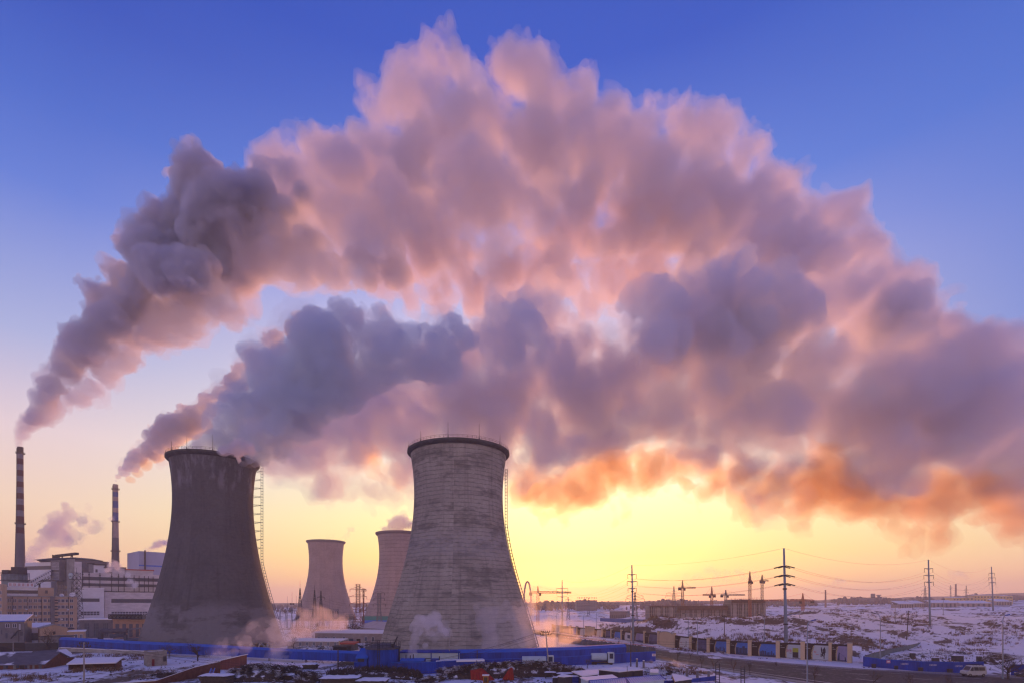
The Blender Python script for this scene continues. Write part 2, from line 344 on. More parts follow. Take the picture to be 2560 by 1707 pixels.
def dup(root, loc, rotz=0, label=None, scale=1):
    r = root.copy(); C.objects.link(r); r.location = loc; r.rotation_euler = (0,0,rotz); r.scale = (scale,)*3
    if label: r['label'] = label
    for ch in list(root.children):
        c = ch.copy(); C.objects.link(c); c.parent = r
        for g in ch.children:
            d_ = g.copy(); C.objects.link(d_); d_.parent = c
    return r
class Fr:
    "upright facade: runs from the left pixel/depth to the right pixel/depth; u along it, v away behind it, w up"
    def __init__(s, pl, Yl, pr, Yr, z0=0.0):
        a = at(pl, HY, Yl); b = at(pr, HY, Yr); a.z = b.z = z0
        s.o = a; s.L = (b-a).length; s.ux = (b-a).normalized(); s.uv = Vector((-s.ux.y, s.ux.x, 0))
    def p(s, u, v, w): q = s.o+s.ux*u+s.uv*v; return (q.x, q.y, s.o.z+w)
    def u(s, px, v=0):
        k = (px-1280)/F; o = s.o+s.uv*v
        return (k*o.y-o.x)/(s.ux.x-k*s.ux.y)
    def w(s, py, px=None, u=None, v=0):
        u = s.u(px, v) if u is None else u
        Y = (s.o+s.ux*u+s.uv*v).y
        return HC+(HY-py)/F*Y-s.o.z
    def box(s, mb, u0, u1, v0, v1, w0, w1):
        return mb.hexa([s.p(u0,v0,w0),s.p(u1,v0,w0),s.p(u1,v1,w0),s.p(u0,v1,w0),s.p(u0,v0,w1),s.p(u1,v0,w1),s.p(u1,v1,w1),s.p(u0,v1,w1)])
def simple_box(name, fr, u0, u1, v0, v1, w0, w1, m, parent, label=None):
    mb = MB(); fr.box(mb, u0, u1, v0, v1, w0, w1); return mb.build(name, m, parent, label=label)
def window_on(fr, parent, uc, wc, ww, hh, m=None, frame=True, v=0):
    f = MB(); t_ = .14
    fr.box(f, uc-ww/2, uc+ww/2, v-.10, v-.002, wc-hh/2, wc-hh/2+t_); fr.box(f, uc-ww/2, uc+ww/2, v-.10, v-.002, wc+hh/2-t_, wc+hh/2)
    for a in (-ww/2, -t_/2, ww/2-t_): fr.box(f, uc+a, uc+a+t_, v-.095, v-.002, wc-hh/2+t_, wc+hh/2-t_)
    o = f.build('window', M['frame'], parent)
    g = MB(); fr.box(g, uc-ww/2+t_, uc+ww/2-t_, v-.05, v-.004, wc-hh/2+t_, wc+hh/2-t_); g.build('pane', m or M['glass'], o)
    return o
# ------------------------------------------------------------------ terrain
from mathutils import noise as mn
CP = [(p, y, 0) for p in range(-300, 1401, 170) for y in (115, 160, 210, 280, 370, 480, 620)] + [(p, y, 0) for p in range(1400, 2900, 140) for y in (110, 140, 165)]
CP += [(1400,392,0),(1440,360,0),(1526,332,0),(1570,308,0),(1611,286,0),(1680,262,0),(1760,236,0),(1850,222,0),(1944,210,0),(2030,200,0),(2124,192,0),(1526,270,0),(1611,240,0),(1700,215,0),(1850,190,0),
 (1565,345,8),(1600,330,9),(1640,345,12),(1700,340,12),(1750,340,12),(1850,335,12.4),(1950,330,13),(1640,305,4),(1700,285,5),(1760,262,4),(1760,300,9),(1830,242,4),(1830,262,6.5),(1830,300,8.6),(1940,240,5),(1940,270,7.2),(1940,300,9),
 (2050,222,2.5),(2050,250,5.5),(2050,300,8.5),(2050,380,13),(2050,480,15),(2130,230,3),(2200,230,1),(2200,300,6),(2200,400,11.5),(2200,520,15.5),(2325,230,1),(2325,270,3.5),(2325,329,7.8),(2325,420,12.5),(2325,560,16),
 (2480,200,0),(2480,240,1),(2480,300,4.5),(2480,400,11),(2480,487,14.7),(2480,620,17),(2650,200,0),(2650,300,5),(2650,400,11),(2650,487,14.7),(2650,620,18),(2280,200,0),(2400,210,0),(2400,260,1.5),(2850,200,0),(2850,400,11),
 (1650,450,5),(1800,450,5),(1950,450,8),(1650,600,3.5),(1800,600,3.5),(1950,600,6),(1400,620,0),(1500,480,1)]
CP += [(p, 900, 2) for p in range(-300, 1300, 200)]+[(p, 1600, 9) for p in range(-300, 1300, 200)]+[(1450,900,5),(1700,900,10),(1950,900,14),(2200,900,19),(2480,900,21),(2700,900,22),(1450,1600,14),(1700,1600,19),(1950,1600,22),(2200,1600,26),(2480,1600,32),(2700,1600,33)]
CP += [(p, 4000, 12) for p in range(-300, 2900, 300)]
_cp = np.array(CP, dtype=float); _cx = _cp[:, 0]/150.0; _cy = np.log(_cp[:, 1])*6.0; _cz = _cp[:, 2]
def terr(x, y, detail=True):
    px = 1280+F*x/max(y, 60); u = px/150.0; v = math.log(max(y, 60))*6.0
    d2 = (_cx-u)**2+(_cy-v)**2+.02; wt = 1/d2**2.2
    z = float((wt*_cz).sum()/wt.sum())
    if detail:
        k = min(1, max(0, (z-1.0)/2.5))
        nz = mn.fractal(Vector((x/14, y/14, 1.7)), 1.0, 2.0, 4)
        z += nz*(.10+1.3*k)+abs(mn.noise(Vector((x/40, y/55, 4))))*2.2*k
    return z
WALLP = [(1380,402),(1400,392),(1425,374),(1441,364),(1463,355),(1483,345),(1504,337),(1526.7,329),(1552,314),(1577.5,301),(1609,287),(1644,272),(1683,257),(1723.6,245),(1767.6,235),(1817,226),(1870,218),(1940,210),(2001.5,204),(2072,198),(2119,193)]
ROADF = [(-6,560),(14,450),(34,380),(51,316),(64,262),(80,216.7),(98,190),(116,172),(152,154.6),(230,135)]
ROADN = [(-34,560),(-8,450),(16,380),(31,312),(43,255),(56,205),(67,180),(82,143),(96,112),(120,80)]
cols = np.arange(-420, 3010, 9.0); rows = []
y = 95.0
while y < 4200: rows.append(y); y *= 1.013 if y < 700 else 1.05
_v = []; _f = []
for yy in rows:
    for c_ in cols:
        x = (c_-1280)/F*yy; _v.append((x, yy, terr(x, yy)))
nc = len(cols)
for j in range(len(rows)-1):
    for i in range(nc-1):
        a = j*nc+i; _f.append((a, a+1, a+nc+1, a+nc))
me = bpy.data.meshes.new('snow_field'); me.from_pydata(_v, [], _f); me.polygons.foreach_set('use_smooth', [True]*len(me.polygons))
gm = bpy.data.materials.new('snow_and_soil'); gm.use_nodes = True; t = NT(gm.node_tree); b = t.n['Principled BSDF']; b.inputs['Roughness'].default_value = .9
tc = t.new('ShaderNodeTexCoord')
def nz(scale, det=8, st=(1,1,1), ro=.55):
    mp = t.new('ShaderNodeMapping'); mp.inputs['Scale'].default_value = st; t.link(tc.outputs['Object'], mp.inputs[0])
    n = t.new('ShaderNodeTexNoise'); n.inputs['Scale'].default_value = scale; n.inputs['Detail'].default_value = det; n.inputs['Roughness'].default_value = ro; t.link(mp.outputs[0], n.inputs[0]); return n.outputs[0]
big = nz(.022, 5, (1,.6,1)); midn = nz(.10, 8, (1,.5,1), .65); fine = nz(.7, 6, (1,.5,1), .7)
sxyz = t.new('ShaderNodeSeparateXYZ'); t.link(tc.outputs['Object'], sxyz.inputs[0])
high = t.ramp(t.math('DIVIDE', sxyz.outputs[2], 20.0), [(.03, 0), (.16, 1)], 'LINEAR')
q = t.math('ADD', t.math('MULTIPLY', big, .40), t.math('ADD', t.math('MULTIPLY', midn, .46), t.math('MULTIPLY', fine, .24)))
geo = t.new('ShaderNodeNewGeometry'); gs = t.new('ShaderNodeSeparateXYZ'); t.link(geo.outputs['True Normal'], gs.inputs[0])
slope = t.ramp(gs.outputs[2], [(.90, 1), (.985, 0)], 'LINEAR')
q = t.math('ADD', q, t.math('ADD', t.math('MULTIPLY', high, .02), t.math('MULTIPLY', slope, .10)))
nearf = t.ramp(t.math('DIVIDE', sxyz.outputs[1], 1000.0), [(.165, 1), (.20, 0)], 'LINEAR')
q = t.math('ADD', q, t.math('MULTIPLY', nearf, .035))
soil = t.ramp(q, [(.585, 0), (.63, 1)], 'LINEAR')
soilc = t.mix(t.ramp(fine, [(.3, 0), (.7, 1)], 'LINEAR'), (.05,.035,.028), (.13,.085,.06))
snowc = t.mix(t.ramp(midn, [(.3, 0), (.7, 1)], 'LINEAR'), (.74,.74,.80), (.83,.82,.84))
t.link(t.mix(soil, snowc, soilc), b.inputs['Base Color'])
bp = t.new('ShaderNodeBump'); bp.inputs['Strength'].default_value = .6; bp.inputs['Distance'].default_value = .5; t.link(t.math('ADD', midn, fine), bp.inputs['Height']); t.link(bp.outputs[0], b.inputs['Normal'])
me.materials.append(gm)
o = bpy.data.objects.new('snow_field', me); C.objects.link(o); setp(o, kind='structure')
mb = MB(); mb.add([(-16000,-4000,-1.2),(16000,-4000,-1.2),(16000,20000,-1.2),(-16000,20000,-1.2)], [(0,1,2,3)]); mb.build('ground', gm, kind='structure')
# hills on the horizon
mb = MB(); rg = random.Random(3); hp = []
def hilly(px): return np.interp(px, [-400,600,1250,1500,1700,2000,2250,2400,2560,2900], [1506,1506,1506,1503,1501,1500,1493,1488,1480,1478])
for i, px in enumerate(np.arange(-400, 2960, 12)):
    yt = hilly(px)+mn.noise(Vector((px/90, 0, 0)))*4+mn.noise(Vector((px/24, 3, 0)))*1.5
    a = at(px, yt, 2300); hp += [(a.x, 1950, 8), (a.x, 2100, (a.z+14)/2), tuple(a), (a.x*1.1, 2700, a.z*.8), (a.x*1.2, 3200, 0)]
n5 = len(hp)//5
mb.add(hp, [(i*5+j, i*5+j+1, i*5+j+6, i*5+j+5) for i in range(n5-1) for j in range(4)])
mb.build('hills', mat('wooded_hill', (.07,.055,.055), .95, .3, .01), smooth=True, kind='structure')
# far woodland: uneven tufts of bare crowns
mb = MB()
for i in range(5200):
    px = rg.uniform(1330, 2700) if rg.random() < .85 else rg.uniform(600, 1330); Y = rg.uniform(1100, 2100)
    cl = mn.noise(Vector((px/70, Y/300, 9)))
    if cl < -.15: continue
    x = (px-1280)/F*Y; zb = terr(x, Y, False)-1; h = rg.uniform(6, 13)*(1+cl); wd = h*rg.uniform(.25, .45)
    if px > 2150: h *= 1.1
    n = 6; vs = [(x+math.cos(a)*wd*rg.uniform(.6,1.2), Y+math.sin(a)*wd, zb+h*rg.uniform(.35,.6)) for a in [2*PI*k/n for k in range(n)]]
    top = [(x+math.cos(a)*wd*.5, Y+math.sin(a)*wd*.5, zb+h*rg.uniform(.8,1)) for a in [2*PI*k/3 for k in range(3)]]
    vs = [(x, Y, zb)]+vs+top
    mb.add(vs, [(0,1+k,1+(k+1)%n) for k in range(n)]+[(1+2*k,7+k,2+2*k) for k in range(3)]+[(2+2*k,7+k,7+(k+1)%3,1+(2*k+2)%n) for k in range(3)]+[(7,8,9)])
mb.build('far_woodland', mat('bare_wood', (.11,.085,.085), .95, .3, .05), kind='stuff')
# ------------------------------------------------------------------ road
def resample(P, n):
    P = np.array(P, float); s_ = np.r_[0, np.cumsum(np.hypot(*np.diff(P, axis=0).T))]; q = np.linspace(0, s_[-1], n)
    return np.c_[np.interp(q, s_, P[:,0]), np.interp(q, s_, P[:,1])]
rf = resample(ROADF, 160); rn_ = resample(ROADN, 160)
def ribbon(f0, f1, z, i0=0, i1=159):
    mb = MB()
    for i in range(i0, i1):
        a = rf[i]*(1-f0)+rn_[i]*f0; b_ = rf[i]*(1-f1)+rn_[i]*f1; c_ = rf[i+1]*(1-f1)+rn_[i+1]*f1; d_ = rf[i+1]*(1-f0)+rn_[i+1]*f0
        mb.add([(*b_, z), (*c_, z), (*d_, z), (*a, z)], [(0,1,2,3)])
    return mb
ribbon(0, 1, .30).build('road', M['asphalt'], kind='structure')
mb = MB()
for f0, f1 in ((-.035, 0), (1.0, 1.03)):      # kerbs
    for i in range(159):
        a = rf[i]*(1-f0)+rn_[i]*f0; b_ = rf[i]*(1-f1)+rn_[i]*f1; c_ = rf[i+1]*(1-f1)+rn_[i+1]*f1; d_ = rf[i+1]*(1-f0)+rn_[i+1]*f0
        mb.hexa([(*a,0),(*b_,0),(*c_,0),(*d_,0),(*a,.45),(*b_,.45),(*c_,.45),(*d_,.45)])
mb.build('kerb', M['conc'], kind='structure')
mb = MB()
for f0 in (.115, .93):
    m2 = ribbon(f0, f0+.012, .306); mb.add(m2.v, m2.f)
for f0 in (.26, .48, .71):
    for i in range(4, 156, 5):
        m2 = ribbon(f0, f0+.010, .306, i, i+2); mb.add(m2.v, m2.f)
mb.build('road_markings', M['paint'], kind='structure')
ribbon(-.02, .10, .34).build('snowy_verge', mat('road_slush', (.30,.29,.33), .9, .35, .3, col2=(.12,.10,.11), mask=.55), kind='structure')
# ------------------------------------------------------------------ cooling towers
def tower_profile(rows, Y0, pc):
    th = math.atan((pc-1280)/F); D = Y0/math.cos(th); out = []
    for y, xl, xr in rows:
        if xl is None: xl = 2*pc-xr
        if xr is None: xr = 2*pc-xl
        tl = math.atan((xl-1280)/F); tr = math.atan((xr-1280)/F); a = (tr-tl)/2
        r = D*math.sin(a); dd = D*math.cos(a)
        z = HC+(HY-y)/F*dd*(math.cos(tl)+math.cos(tr))/2
        out.append((r, z))
    return out, D
def tower_mat(name, base, dark, light, course, joint, patch, streak, dcol=None):
    m = bpy.data.materials.new(name); m.use_nodes = True; t = NT(m.node_tree); b = t.n['Principled BSDF']; b.inputs['Roughness'].default_value = .92; b.inputs['Specular IOR Level'].default_value = .15
    tc = t.new('ShaderNodeTexCoord'); s = t.new('ShaderNodeSeparateXYZ'); t.link(tc.outputs['Object'], s.inputs[0])
    an = t.math('MULTIPLY', t.math('ARCTAN2', s.outputs[0], s.outputs[1]), 30.0)
    # wavy courses: offset height by noise
    cx = t.new('ShaderNodeCombineXYZ'); t.link(an, cx.inputs[0]); t.link(s.outputs[2], cx.inputs[1])
    def noise(sc, st, det=6, ro=.6):
        mp = t.new('ShaderNodeMapping'); mp.inputs['Scale'].default_value = st; t.link(cx.outputs[0], mp.inputs[0])
        n = t.new('ShaderNodeTexNoise'); n.inputs['Scale'].default_value = sc; n.inputs['Detail'].default_value = det; n.inputs['Roughness'].default_value = ro; t.link(mp.outputs[0], n.inputs[0]); return n.outputs[0]
    wob = noise(.12, (1,1,1)); hw = t.math('ADD', s.outputs[2], t.math('MULTIPLY', t.math('SUBTRACT', wob, .5), 1.6))
    fr = t.math('FRACT', t.math('DIVIDE', hw, course)); fj = t.math('FRACT', t.math('DIVIDE', an, joint))
    brk = noise(.25, (1,2.5,1), 6, .7)
    lw = t.ramp(brk, [(.34, .0), (.66, .30)], 'LINEAR')
    line = t.math('LESS_THAN', fr, lw); lj = t.math('MULTIPLY', t.math('LESS_THAN', fj, .1), t.ramp(noise(.4, (1,1,1)), [(.50, 0), (.70, .6)], 'LINEAR'))
    pt_ = t.ramp(noise(.06, (.7,2.2,1), 9, .68), [(patch, 0), (patch+.1, 1)], 'LINEAR')
    stv = t.ramp(noise(.35, (1,.06,1), 4), [(.52, 0), (.75, streak)], 'LINEAR')
    mott = t.ramp(noise(.5, (1,1,1), 8, .7), [(.25, .78), (.75, 1.18)], 'LINEAR')
    mott2 = t.ramp(noise(.045, (1,1.4,1), 5, .6), [(.3, .84), (.7, 1.16)], 'LINEAR')
    c = t.mix(1, base, mott, 'MULTIPLY'); c = t.mix(1, c, mott2, 'MULTIPLY')
    c = t.mix(t.math('MULTIPLY', line, dark[3]), c, dark[:3])
    c = t.mix(t.math('MULTIPLY', lj, dark[3]), c, dark[:3])
    c = t.mix(t.math('MULTIPLY', pt_, .65), c, dcol or dark[:3])
    c = t.mix(stv, c, (dark[0]*.9, dark[1]*.9, dark[2]*.9))
    for lo, hi, cell in light:      # bands of pale frost / efflorescence (height range)
        zz = t.ramp(t.math('DIVIDE', s.outputs[2], 130), [(max(0,lo-4)/130, 0), (lo/130, 1), (hi/130, 1), (min(130,hi+5)/130, 0)], 'LINEAR')
        fn = t.ramp(noise(cell, (1,.5,1) if lo > 60 else (.6,1.6,1), 8, .65), [(.50, 0), (.62, 1)] if lo > 60 else [(.42, 0), (.50, 1)], 'LINEAR')
        c = t.mix(t.math('MULTIPLY', t.math('MULTIPLY', zz, fn), .45 if lo > 60 else .38), c, (.30,.30,.33))
    chip = t.ramp(noise(.9, (1,.8,1), 8, .75), [(.70, 0), (.73, 1)], 'LINEAR')
    c = t.mix(t.math('MULTIPLY', chip, .5), c, (.45,.45,.5))
    t.link(c, b.inputs['Base Color'])
    bp = t.new('ShaderNodeBump'); bp.inputs['Strength'].default_value = .5; bp.inputs['Distance'].default_value = .2
    t.link(t.math('SUBTRACT', mott, t.math('MULTIPLY', line, .5)), bp.inputs['Height']); t.link(bp.outputs[0], b.inputs['Normal'])
    return m
def cooling_tower(rows, Y0, pc, m, rimm, label, rim_h, rim_w, zb=0, rods=(), ladder=None, n=144, yrim=None, legs=True, group=None):
    prof, D = tower_profile(rows, Y0, pc)
    prof = sorted(prof, key=lambda p: p[1])
    cx = (pc-1280)/F*Y0
    root = thing('cooling_tower', (cx, Y0, zb), label, 'cooling tower', group)
    zs = np.array([p[1] for p in prof]); rs = np.array([p[0] for p in prof])
    # smooth curve through the measured radii
    top = zs[-1]; deg = 3
    cf_ = np.polyfit(zs/top, rs, 4 if len(zs) > 6 else 3)
    def rad(z): return float(np.polyval(cf_, z/top))
    leg_z = 2.8 if legs else 0.0
    zz = np.linspace(zb+leg_z, top, 90)
    outer = [(rad(z), z) for z in zz]; inner = [(rad(z)-.9, z) for z in zz[::-1]]
    mb = MB(); mb.lathe(outer+inner, (cx, Y0, 0), n, close=True); mb.build('shell', m, root, smooth=True)
    r = rad(top)
    mb = MB(); mb.lathe([(r-.5, top-rim_h), (r+.05, top-rim_h), (r+rim_w*.5, top-rim_h*.75), (r+rim_w, top-rim_h*.35), (r+rim_w, top+.4), (r+rim_w-.5, top+.5), (r-1.2, top+.5), (r-1.2, top-.6), (r-.5, top-.6)], (cx, Y0, 0), n, close=True)
    mb.build('rim', rimm, root)
    if n > 100:
        mb = MB()
        for i in range(72):
            a = 2*PI*i/72; x = cx+(r+rim_w-.3)*math.cos(a); yy = Y0+(r+rim_w-.3)*math.sin(a)
            mb.cyl((x, yy, top+.4), (x, yy, top+1.7), .05, .05, 4, False)
        for h in (1.1, 1.7): mb.tube([(cx+(r+rim_w-.3)*math.cos(2*PI*i/72), Y0+(r+rim_w-.3)*math.sin(2*PI*i/72), top+h) for i in range(73)], .045, 4)
        mb.build('railing', M['dark'], root)
    for px, dz in rods:
        k = (px-1280)/F; rr = r+rim_w*.5   # near-side intersection of the sight line with the rim
        A = 1+k*k; B = -2*(cx*k+Y0); Cc = cx*cx+Y0*Y0-rr*rr; disc = max(0, B*B-4*A*Cc); yy = (-B-math.sqrt(disc))/(2*A)
        if yy < 10: continue
        q = MB(); q.cyl((k*yy, yy, top+.4), (k*yy, yy, top+dz), .12, .05, 5); q.cyl((k*yy, yy, top+.4), (k*yy, yy, top+1.2), .3, .2, 5); q.build('lightning_rod', M['dark'], root)
    # raking struts between the ground ring and the shell
    if legs:
        q = MB(); r0 = rad(zb)+.6; r1 = rad(zb+leg_z)-.4
        for i in range(40):
            a = 2*PI*i/40
            for s_ in (-1, 1):
                a2 = a+s_*PI/40
                q.cyl((cx+r0*math.cos(a), Y0+r0*math.sin(a), zb), (cx+r1*math.cos(a2), Y0+r1*math.sin(a2), zb+leg_z+.2), .5, .45, 6)
        q.build('raking_struts', M['conc'], root)
        q = MB(); q.lathe([(r0-1,zb-.3),(r0+1.5,zb-.3),(r0+1.5,zb+1.0),(r0-1,zb+1.0)], (cx,Y0,0), 64, close=True); q.build('basin', M['conc'], root)
    if ladder:
        az0, zt, z0, off = ladder   # azimuth (deg from +x towards camera), top, where it meets the shell, offset
        q = MB(); ca, sa = math.cos(R(az0)), -math.sin(R(az0)); tx, ty = -sa, ca
        def P(z, o_, s_): 
            rr = o_ if o_ else 0
            return (cx+(rr)*ca+tx*s_, Y0+(rr)*sa+ty*s_, z)
        rv = r+rim_w+off
        def off_at(z):     # vertical in the upper part, follows the flare below
            return max(rv, rad(z)+.4)
        zq = np.arange(zb+2, zt, 1.5)
        for s_ in (-.7, .7):
            for dr in (0, 1.0): q.tube([P(z, off_at(z)+dr, s_) for z in zq], .09, 4)
        for i, z in enumerate(zq):
            for dr in (0, 1.0): q.cyl(P(z, off_at(z)+dr, -.7), P(z, off_at(z)+dr, .7), .07, .07, 4, False)
            for s_ in (-.7, .7): q.cyl(P(z, off_at(z), s_), P(z, off_at(z)+1.0, s_), .07, .07, 4, False)
            if i % 3 == 0:
                gap = off_at(z)-rad(z)
                if gap > 1.3:
                    for s_ in (-.7, .7):
                        q.cyl(P(z, rad(z)-.3, s_*2.2), P(z, off_at(z), s_), .07, .07, 4, False)
                        q.cyl(P(z-.9, rad(z)-.3, s_), P(z, off_at(z), s_), .06, .06, 4, False)
        q.build('ladder', M['steel'], root)
    print('TOWER', pc, 'top', top, 'r', r, 'base', rad(zb)); root['_t'] = 0; del root['_t']
    return root, top, r, cx
rimd = mat('rim_concrete', (.075,.075,.08), .9, .4, .3)
mL = tower_mat('smoke_stained_concrete', (.112,.112,.118), (.05,.045,.05,.10), [(80,96,.16),(0,19,.07)], 1.6, 3.0, .60, .35)
mR = tower_mat('weathered_coursed_concrete', (.35,.325,.285), (.11,.11,.105,.6), [(44,50,.5)], 1.75, 2.6, .50, .45)
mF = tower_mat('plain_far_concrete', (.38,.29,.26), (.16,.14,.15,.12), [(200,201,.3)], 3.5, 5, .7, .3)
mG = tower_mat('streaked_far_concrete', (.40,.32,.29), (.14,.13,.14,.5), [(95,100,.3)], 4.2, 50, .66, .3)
rL = [(1148,421,651),(1180,427.5,642.5),(1220,432.5,637.5),(1277,432.5,637.5),(1320,429,640.5),(1364,422.4,648),(1398,415,654.5),(1443,402.6,665),(1505,384,682),(1547,371,696),(1588,357.7,712),(1617,347,723)]
TL = cooling_tower([(1152,423.5,647.5)]+rL[1:], 265, 535, mL, rimd, 'dark brown-grey cooling tower with frosted rim, steaming from its mouth', 1.7, 1.2, rods=[(429,5),(467,6.5),(532,8),(640,5)], ladder=(-28, 97, 0, .5))

rR = [(1158,1028.5,1263.5),(1200,1033,1257.5),(1233,1034,1255),(1277,1032.5,1256.6),(1320,1028,1262),(1362,1020.5,1269.5),(1400,1012.7,1277),(1465,994,1296.5),(1550,970,1324),(1624.5,948,1346)]
TR = cooling_tower([(1131,1025.5,1266.5)]+rR, 240, 1147, mR, rimd, 'pale grey cooling tower with block courses, nearest to the snowy yard and not steaming', 1.4, 1.2, rods=[(1022,4),(1052,5),(1120,7),(1198,7),(1250,5)], ladder=(-6, 86, 0, -1.9))
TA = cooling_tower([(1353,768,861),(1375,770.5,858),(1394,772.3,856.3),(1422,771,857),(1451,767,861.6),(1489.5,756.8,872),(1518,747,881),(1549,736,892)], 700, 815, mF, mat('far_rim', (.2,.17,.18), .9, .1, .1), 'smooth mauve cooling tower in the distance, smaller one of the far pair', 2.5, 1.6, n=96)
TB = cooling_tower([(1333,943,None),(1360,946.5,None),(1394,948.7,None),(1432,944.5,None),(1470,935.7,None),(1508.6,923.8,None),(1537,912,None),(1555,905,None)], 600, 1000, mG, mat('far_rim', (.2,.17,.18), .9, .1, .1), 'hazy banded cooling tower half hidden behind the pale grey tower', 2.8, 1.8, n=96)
# ------------------------------------------------------------------ tall striped chimneys
def chimney(px, Y, zb, ytop, prof, bands, red, label, rings, base_m, light_m, dark_m):
    x = (px-1280)/F*Y; root = thing('chimney', (x, Y, zb), label, 'chimney', 'striped power station chimneys')
    k = Y/F; ys = np.array([p[0] for p in prof]); hw = np.array([p[1] for p in prof])*k*math.cos(math.atan((px-1280)/F))
    Z = lambda y: HC+(HY-y)*k
    rr = lambda y: float(np.interp(y, ys, hw))
    segs = [(1600, bands[-1][1], base_m, 'shaft')]
    for i, (a, b_, m) in enumerate(bands): segs.append((b_, a, m, 'painted_band'))
    for (b_, a, m, nm) in segs:
        mb = MB(); pts = np.linspace(b_, a, 5)
        pr = [(rr(q), max(zb, Z(q))) for q in pts]; mb.lathe(pr, (x, Y, 0), 32); mb.build(nm, m, root, smooth=True)
    mb = MB(); mb.lathe([(rr(ytop)*.8, Z(ytop)), (rr(ytop), Z(ytop)), (rr(ytop), Z(ytop+1)), (rr(ytop)*.8, Z(ytop+12))], (x, Y, 0), 32); mb.build('mouth', M['dark'], root)
    for q in rings:
        mb = MB(); r_ = rr(q)
        mb.lathe([(r_-.1, Z(q)), (r_+1.1, Z(q)), (r_+1.1, Z(q)+.35), (r_-.1, Z(q)+.35)], (x, Y, 0), 32, close=True)
        for h in (.9, 1.5): mb.tube([(x+(r_+1.05)*math.cos(2*PI*i/24), Y+(r_+1.05)*math.sin(2*PI*i/24), Z(q)+h) for i in range(25)], .06, 4)
        for i in range(24): mb.cyl((x+(r_+1.05)*math.cos(2*PI*i/24), Y+(r_+1.05)*math.sin(2*PI*i/24), Z(q)), (x+(r_+1.05)*math.cos(2*PI*i/24), Y+(r_+1.05)*math.sin(2*PI*i/24), Z(q)+1.5), .06, .06, 4, False)
        mb.build('platform', M['dark'], root)
    mb = MB(); a0 = R(-110); pts = [(x+(rr(q)+.5)*math.cos(a0), Y+(rr(q)+.5)*math.sin(a0), Z(q)) for q in np.linspace(1560, ytop+4, 12)]
    mb.tube(pts, .22, 5); mb.build('ladder', M['dark'], root)
    return root
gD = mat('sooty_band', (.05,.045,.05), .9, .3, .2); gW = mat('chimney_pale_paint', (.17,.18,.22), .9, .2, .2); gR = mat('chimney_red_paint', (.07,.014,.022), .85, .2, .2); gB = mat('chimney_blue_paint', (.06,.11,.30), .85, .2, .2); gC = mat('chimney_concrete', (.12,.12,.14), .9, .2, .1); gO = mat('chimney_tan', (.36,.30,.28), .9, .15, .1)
Zb = lambda l: [(1080+a/4.9, 1080+b_/4.9, m) for a, b_, m in l]
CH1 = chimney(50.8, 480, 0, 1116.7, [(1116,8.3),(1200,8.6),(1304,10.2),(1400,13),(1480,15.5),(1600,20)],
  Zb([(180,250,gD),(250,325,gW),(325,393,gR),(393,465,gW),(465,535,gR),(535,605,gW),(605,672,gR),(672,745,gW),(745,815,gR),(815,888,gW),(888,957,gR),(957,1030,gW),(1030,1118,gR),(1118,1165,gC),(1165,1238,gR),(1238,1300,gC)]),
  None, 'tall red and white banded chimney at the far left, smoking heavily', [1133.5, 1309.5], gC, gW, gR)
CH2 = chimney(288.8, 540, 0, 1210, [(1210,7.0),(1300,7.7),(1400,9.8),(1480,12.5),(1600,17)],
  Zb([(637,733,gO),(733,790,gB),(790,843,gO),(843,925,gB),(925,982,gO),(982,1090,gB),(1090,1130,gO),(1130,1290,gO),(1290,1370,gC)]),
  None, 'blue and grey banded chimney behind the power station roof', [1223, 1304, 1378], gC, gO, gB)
# ------------------------------------------------------------------ power station and offices (left)
def X2(a): return a/4.795           # crop coordinates of the left block
def Y2(b_): return 1380+b_/4.795
def building(name, label, fr, cat='building', group=None):
    return thing(name, tuple(fr.o), label, cat, group)
# office block, four storeys in view
fo = Fr(-60, 335, 193, 372)
ofc = building('office_building', 'long tan office block with rows of white framed windows at the left edge', fo)
Ht = fo.w(Y2(532), 100)
simple_box('wall', fo, 0, fo.L, 0, 16, 0, Ht, M['beige'], ofc)
mb = MB(); fo.box(mb, -.3, fo.L+.3, -.35, 16.3, Ht, Ht+.7); mb.build('parapet', M['conc'], ofc)
rows_y = [568, 648, 726, 805, 882]
for j, ry in enumerate(rows_y):
    for i, cxz in enumerate([-60, -5, 50,112,175,240,302,363,423,478,540,595,710,755,805,857]):
        if i < 2 and j > 2: continue
        u = fo.u(X2(cxz)); wc = Ht-2.6-j*4.35
        window_on(fo, ofc, u, wc, 1.4 if cxz == 710 else 1.9, 2.3)
    mb = MB(); u = fo.u(X2(668)); 
    for dz in (-.1, -1.9): fo.box(mb, u-1.4, u+1.4, -.06, -.002, Ht-2.2-j*4.35+dz-.45, Ht-2.2-j*4.35+dz+.45)
    mb.build('stair_window', M['glass'], ofc)
for px in (30, 148, 333, 500, 820):
    mb = MB(); u = fo.u(X2(px)); mb.cyl(fo.p(u, -.15, 0), fo.p(u, -.15, Ht), .14, .14, 6); mb.build('downpipe', M['brown'], ofc)
mb = MB(); u = fo.u(X2(628)); fo.box(mb, u-1.1, u+1.1, -1.3, -.003, 0, Ht+.3); mb.build('stair_wall', M['grey'], ofc)
for cxz, ryz in ((172, 680), (318, 762), (436, 832), (815, 685), (318, 680), (178, 758), (738, 800), (430,758)):
    mb = MB(); u = fo.u(X2(cxz)); wz = fo.w(Y2(ryz), X2(cxz)); fo.box(mb, u-.6, u+.6, -.7, -.12, wz-.45, wz+.45); mb.build('air_conditioner', M['frame'], ofc)
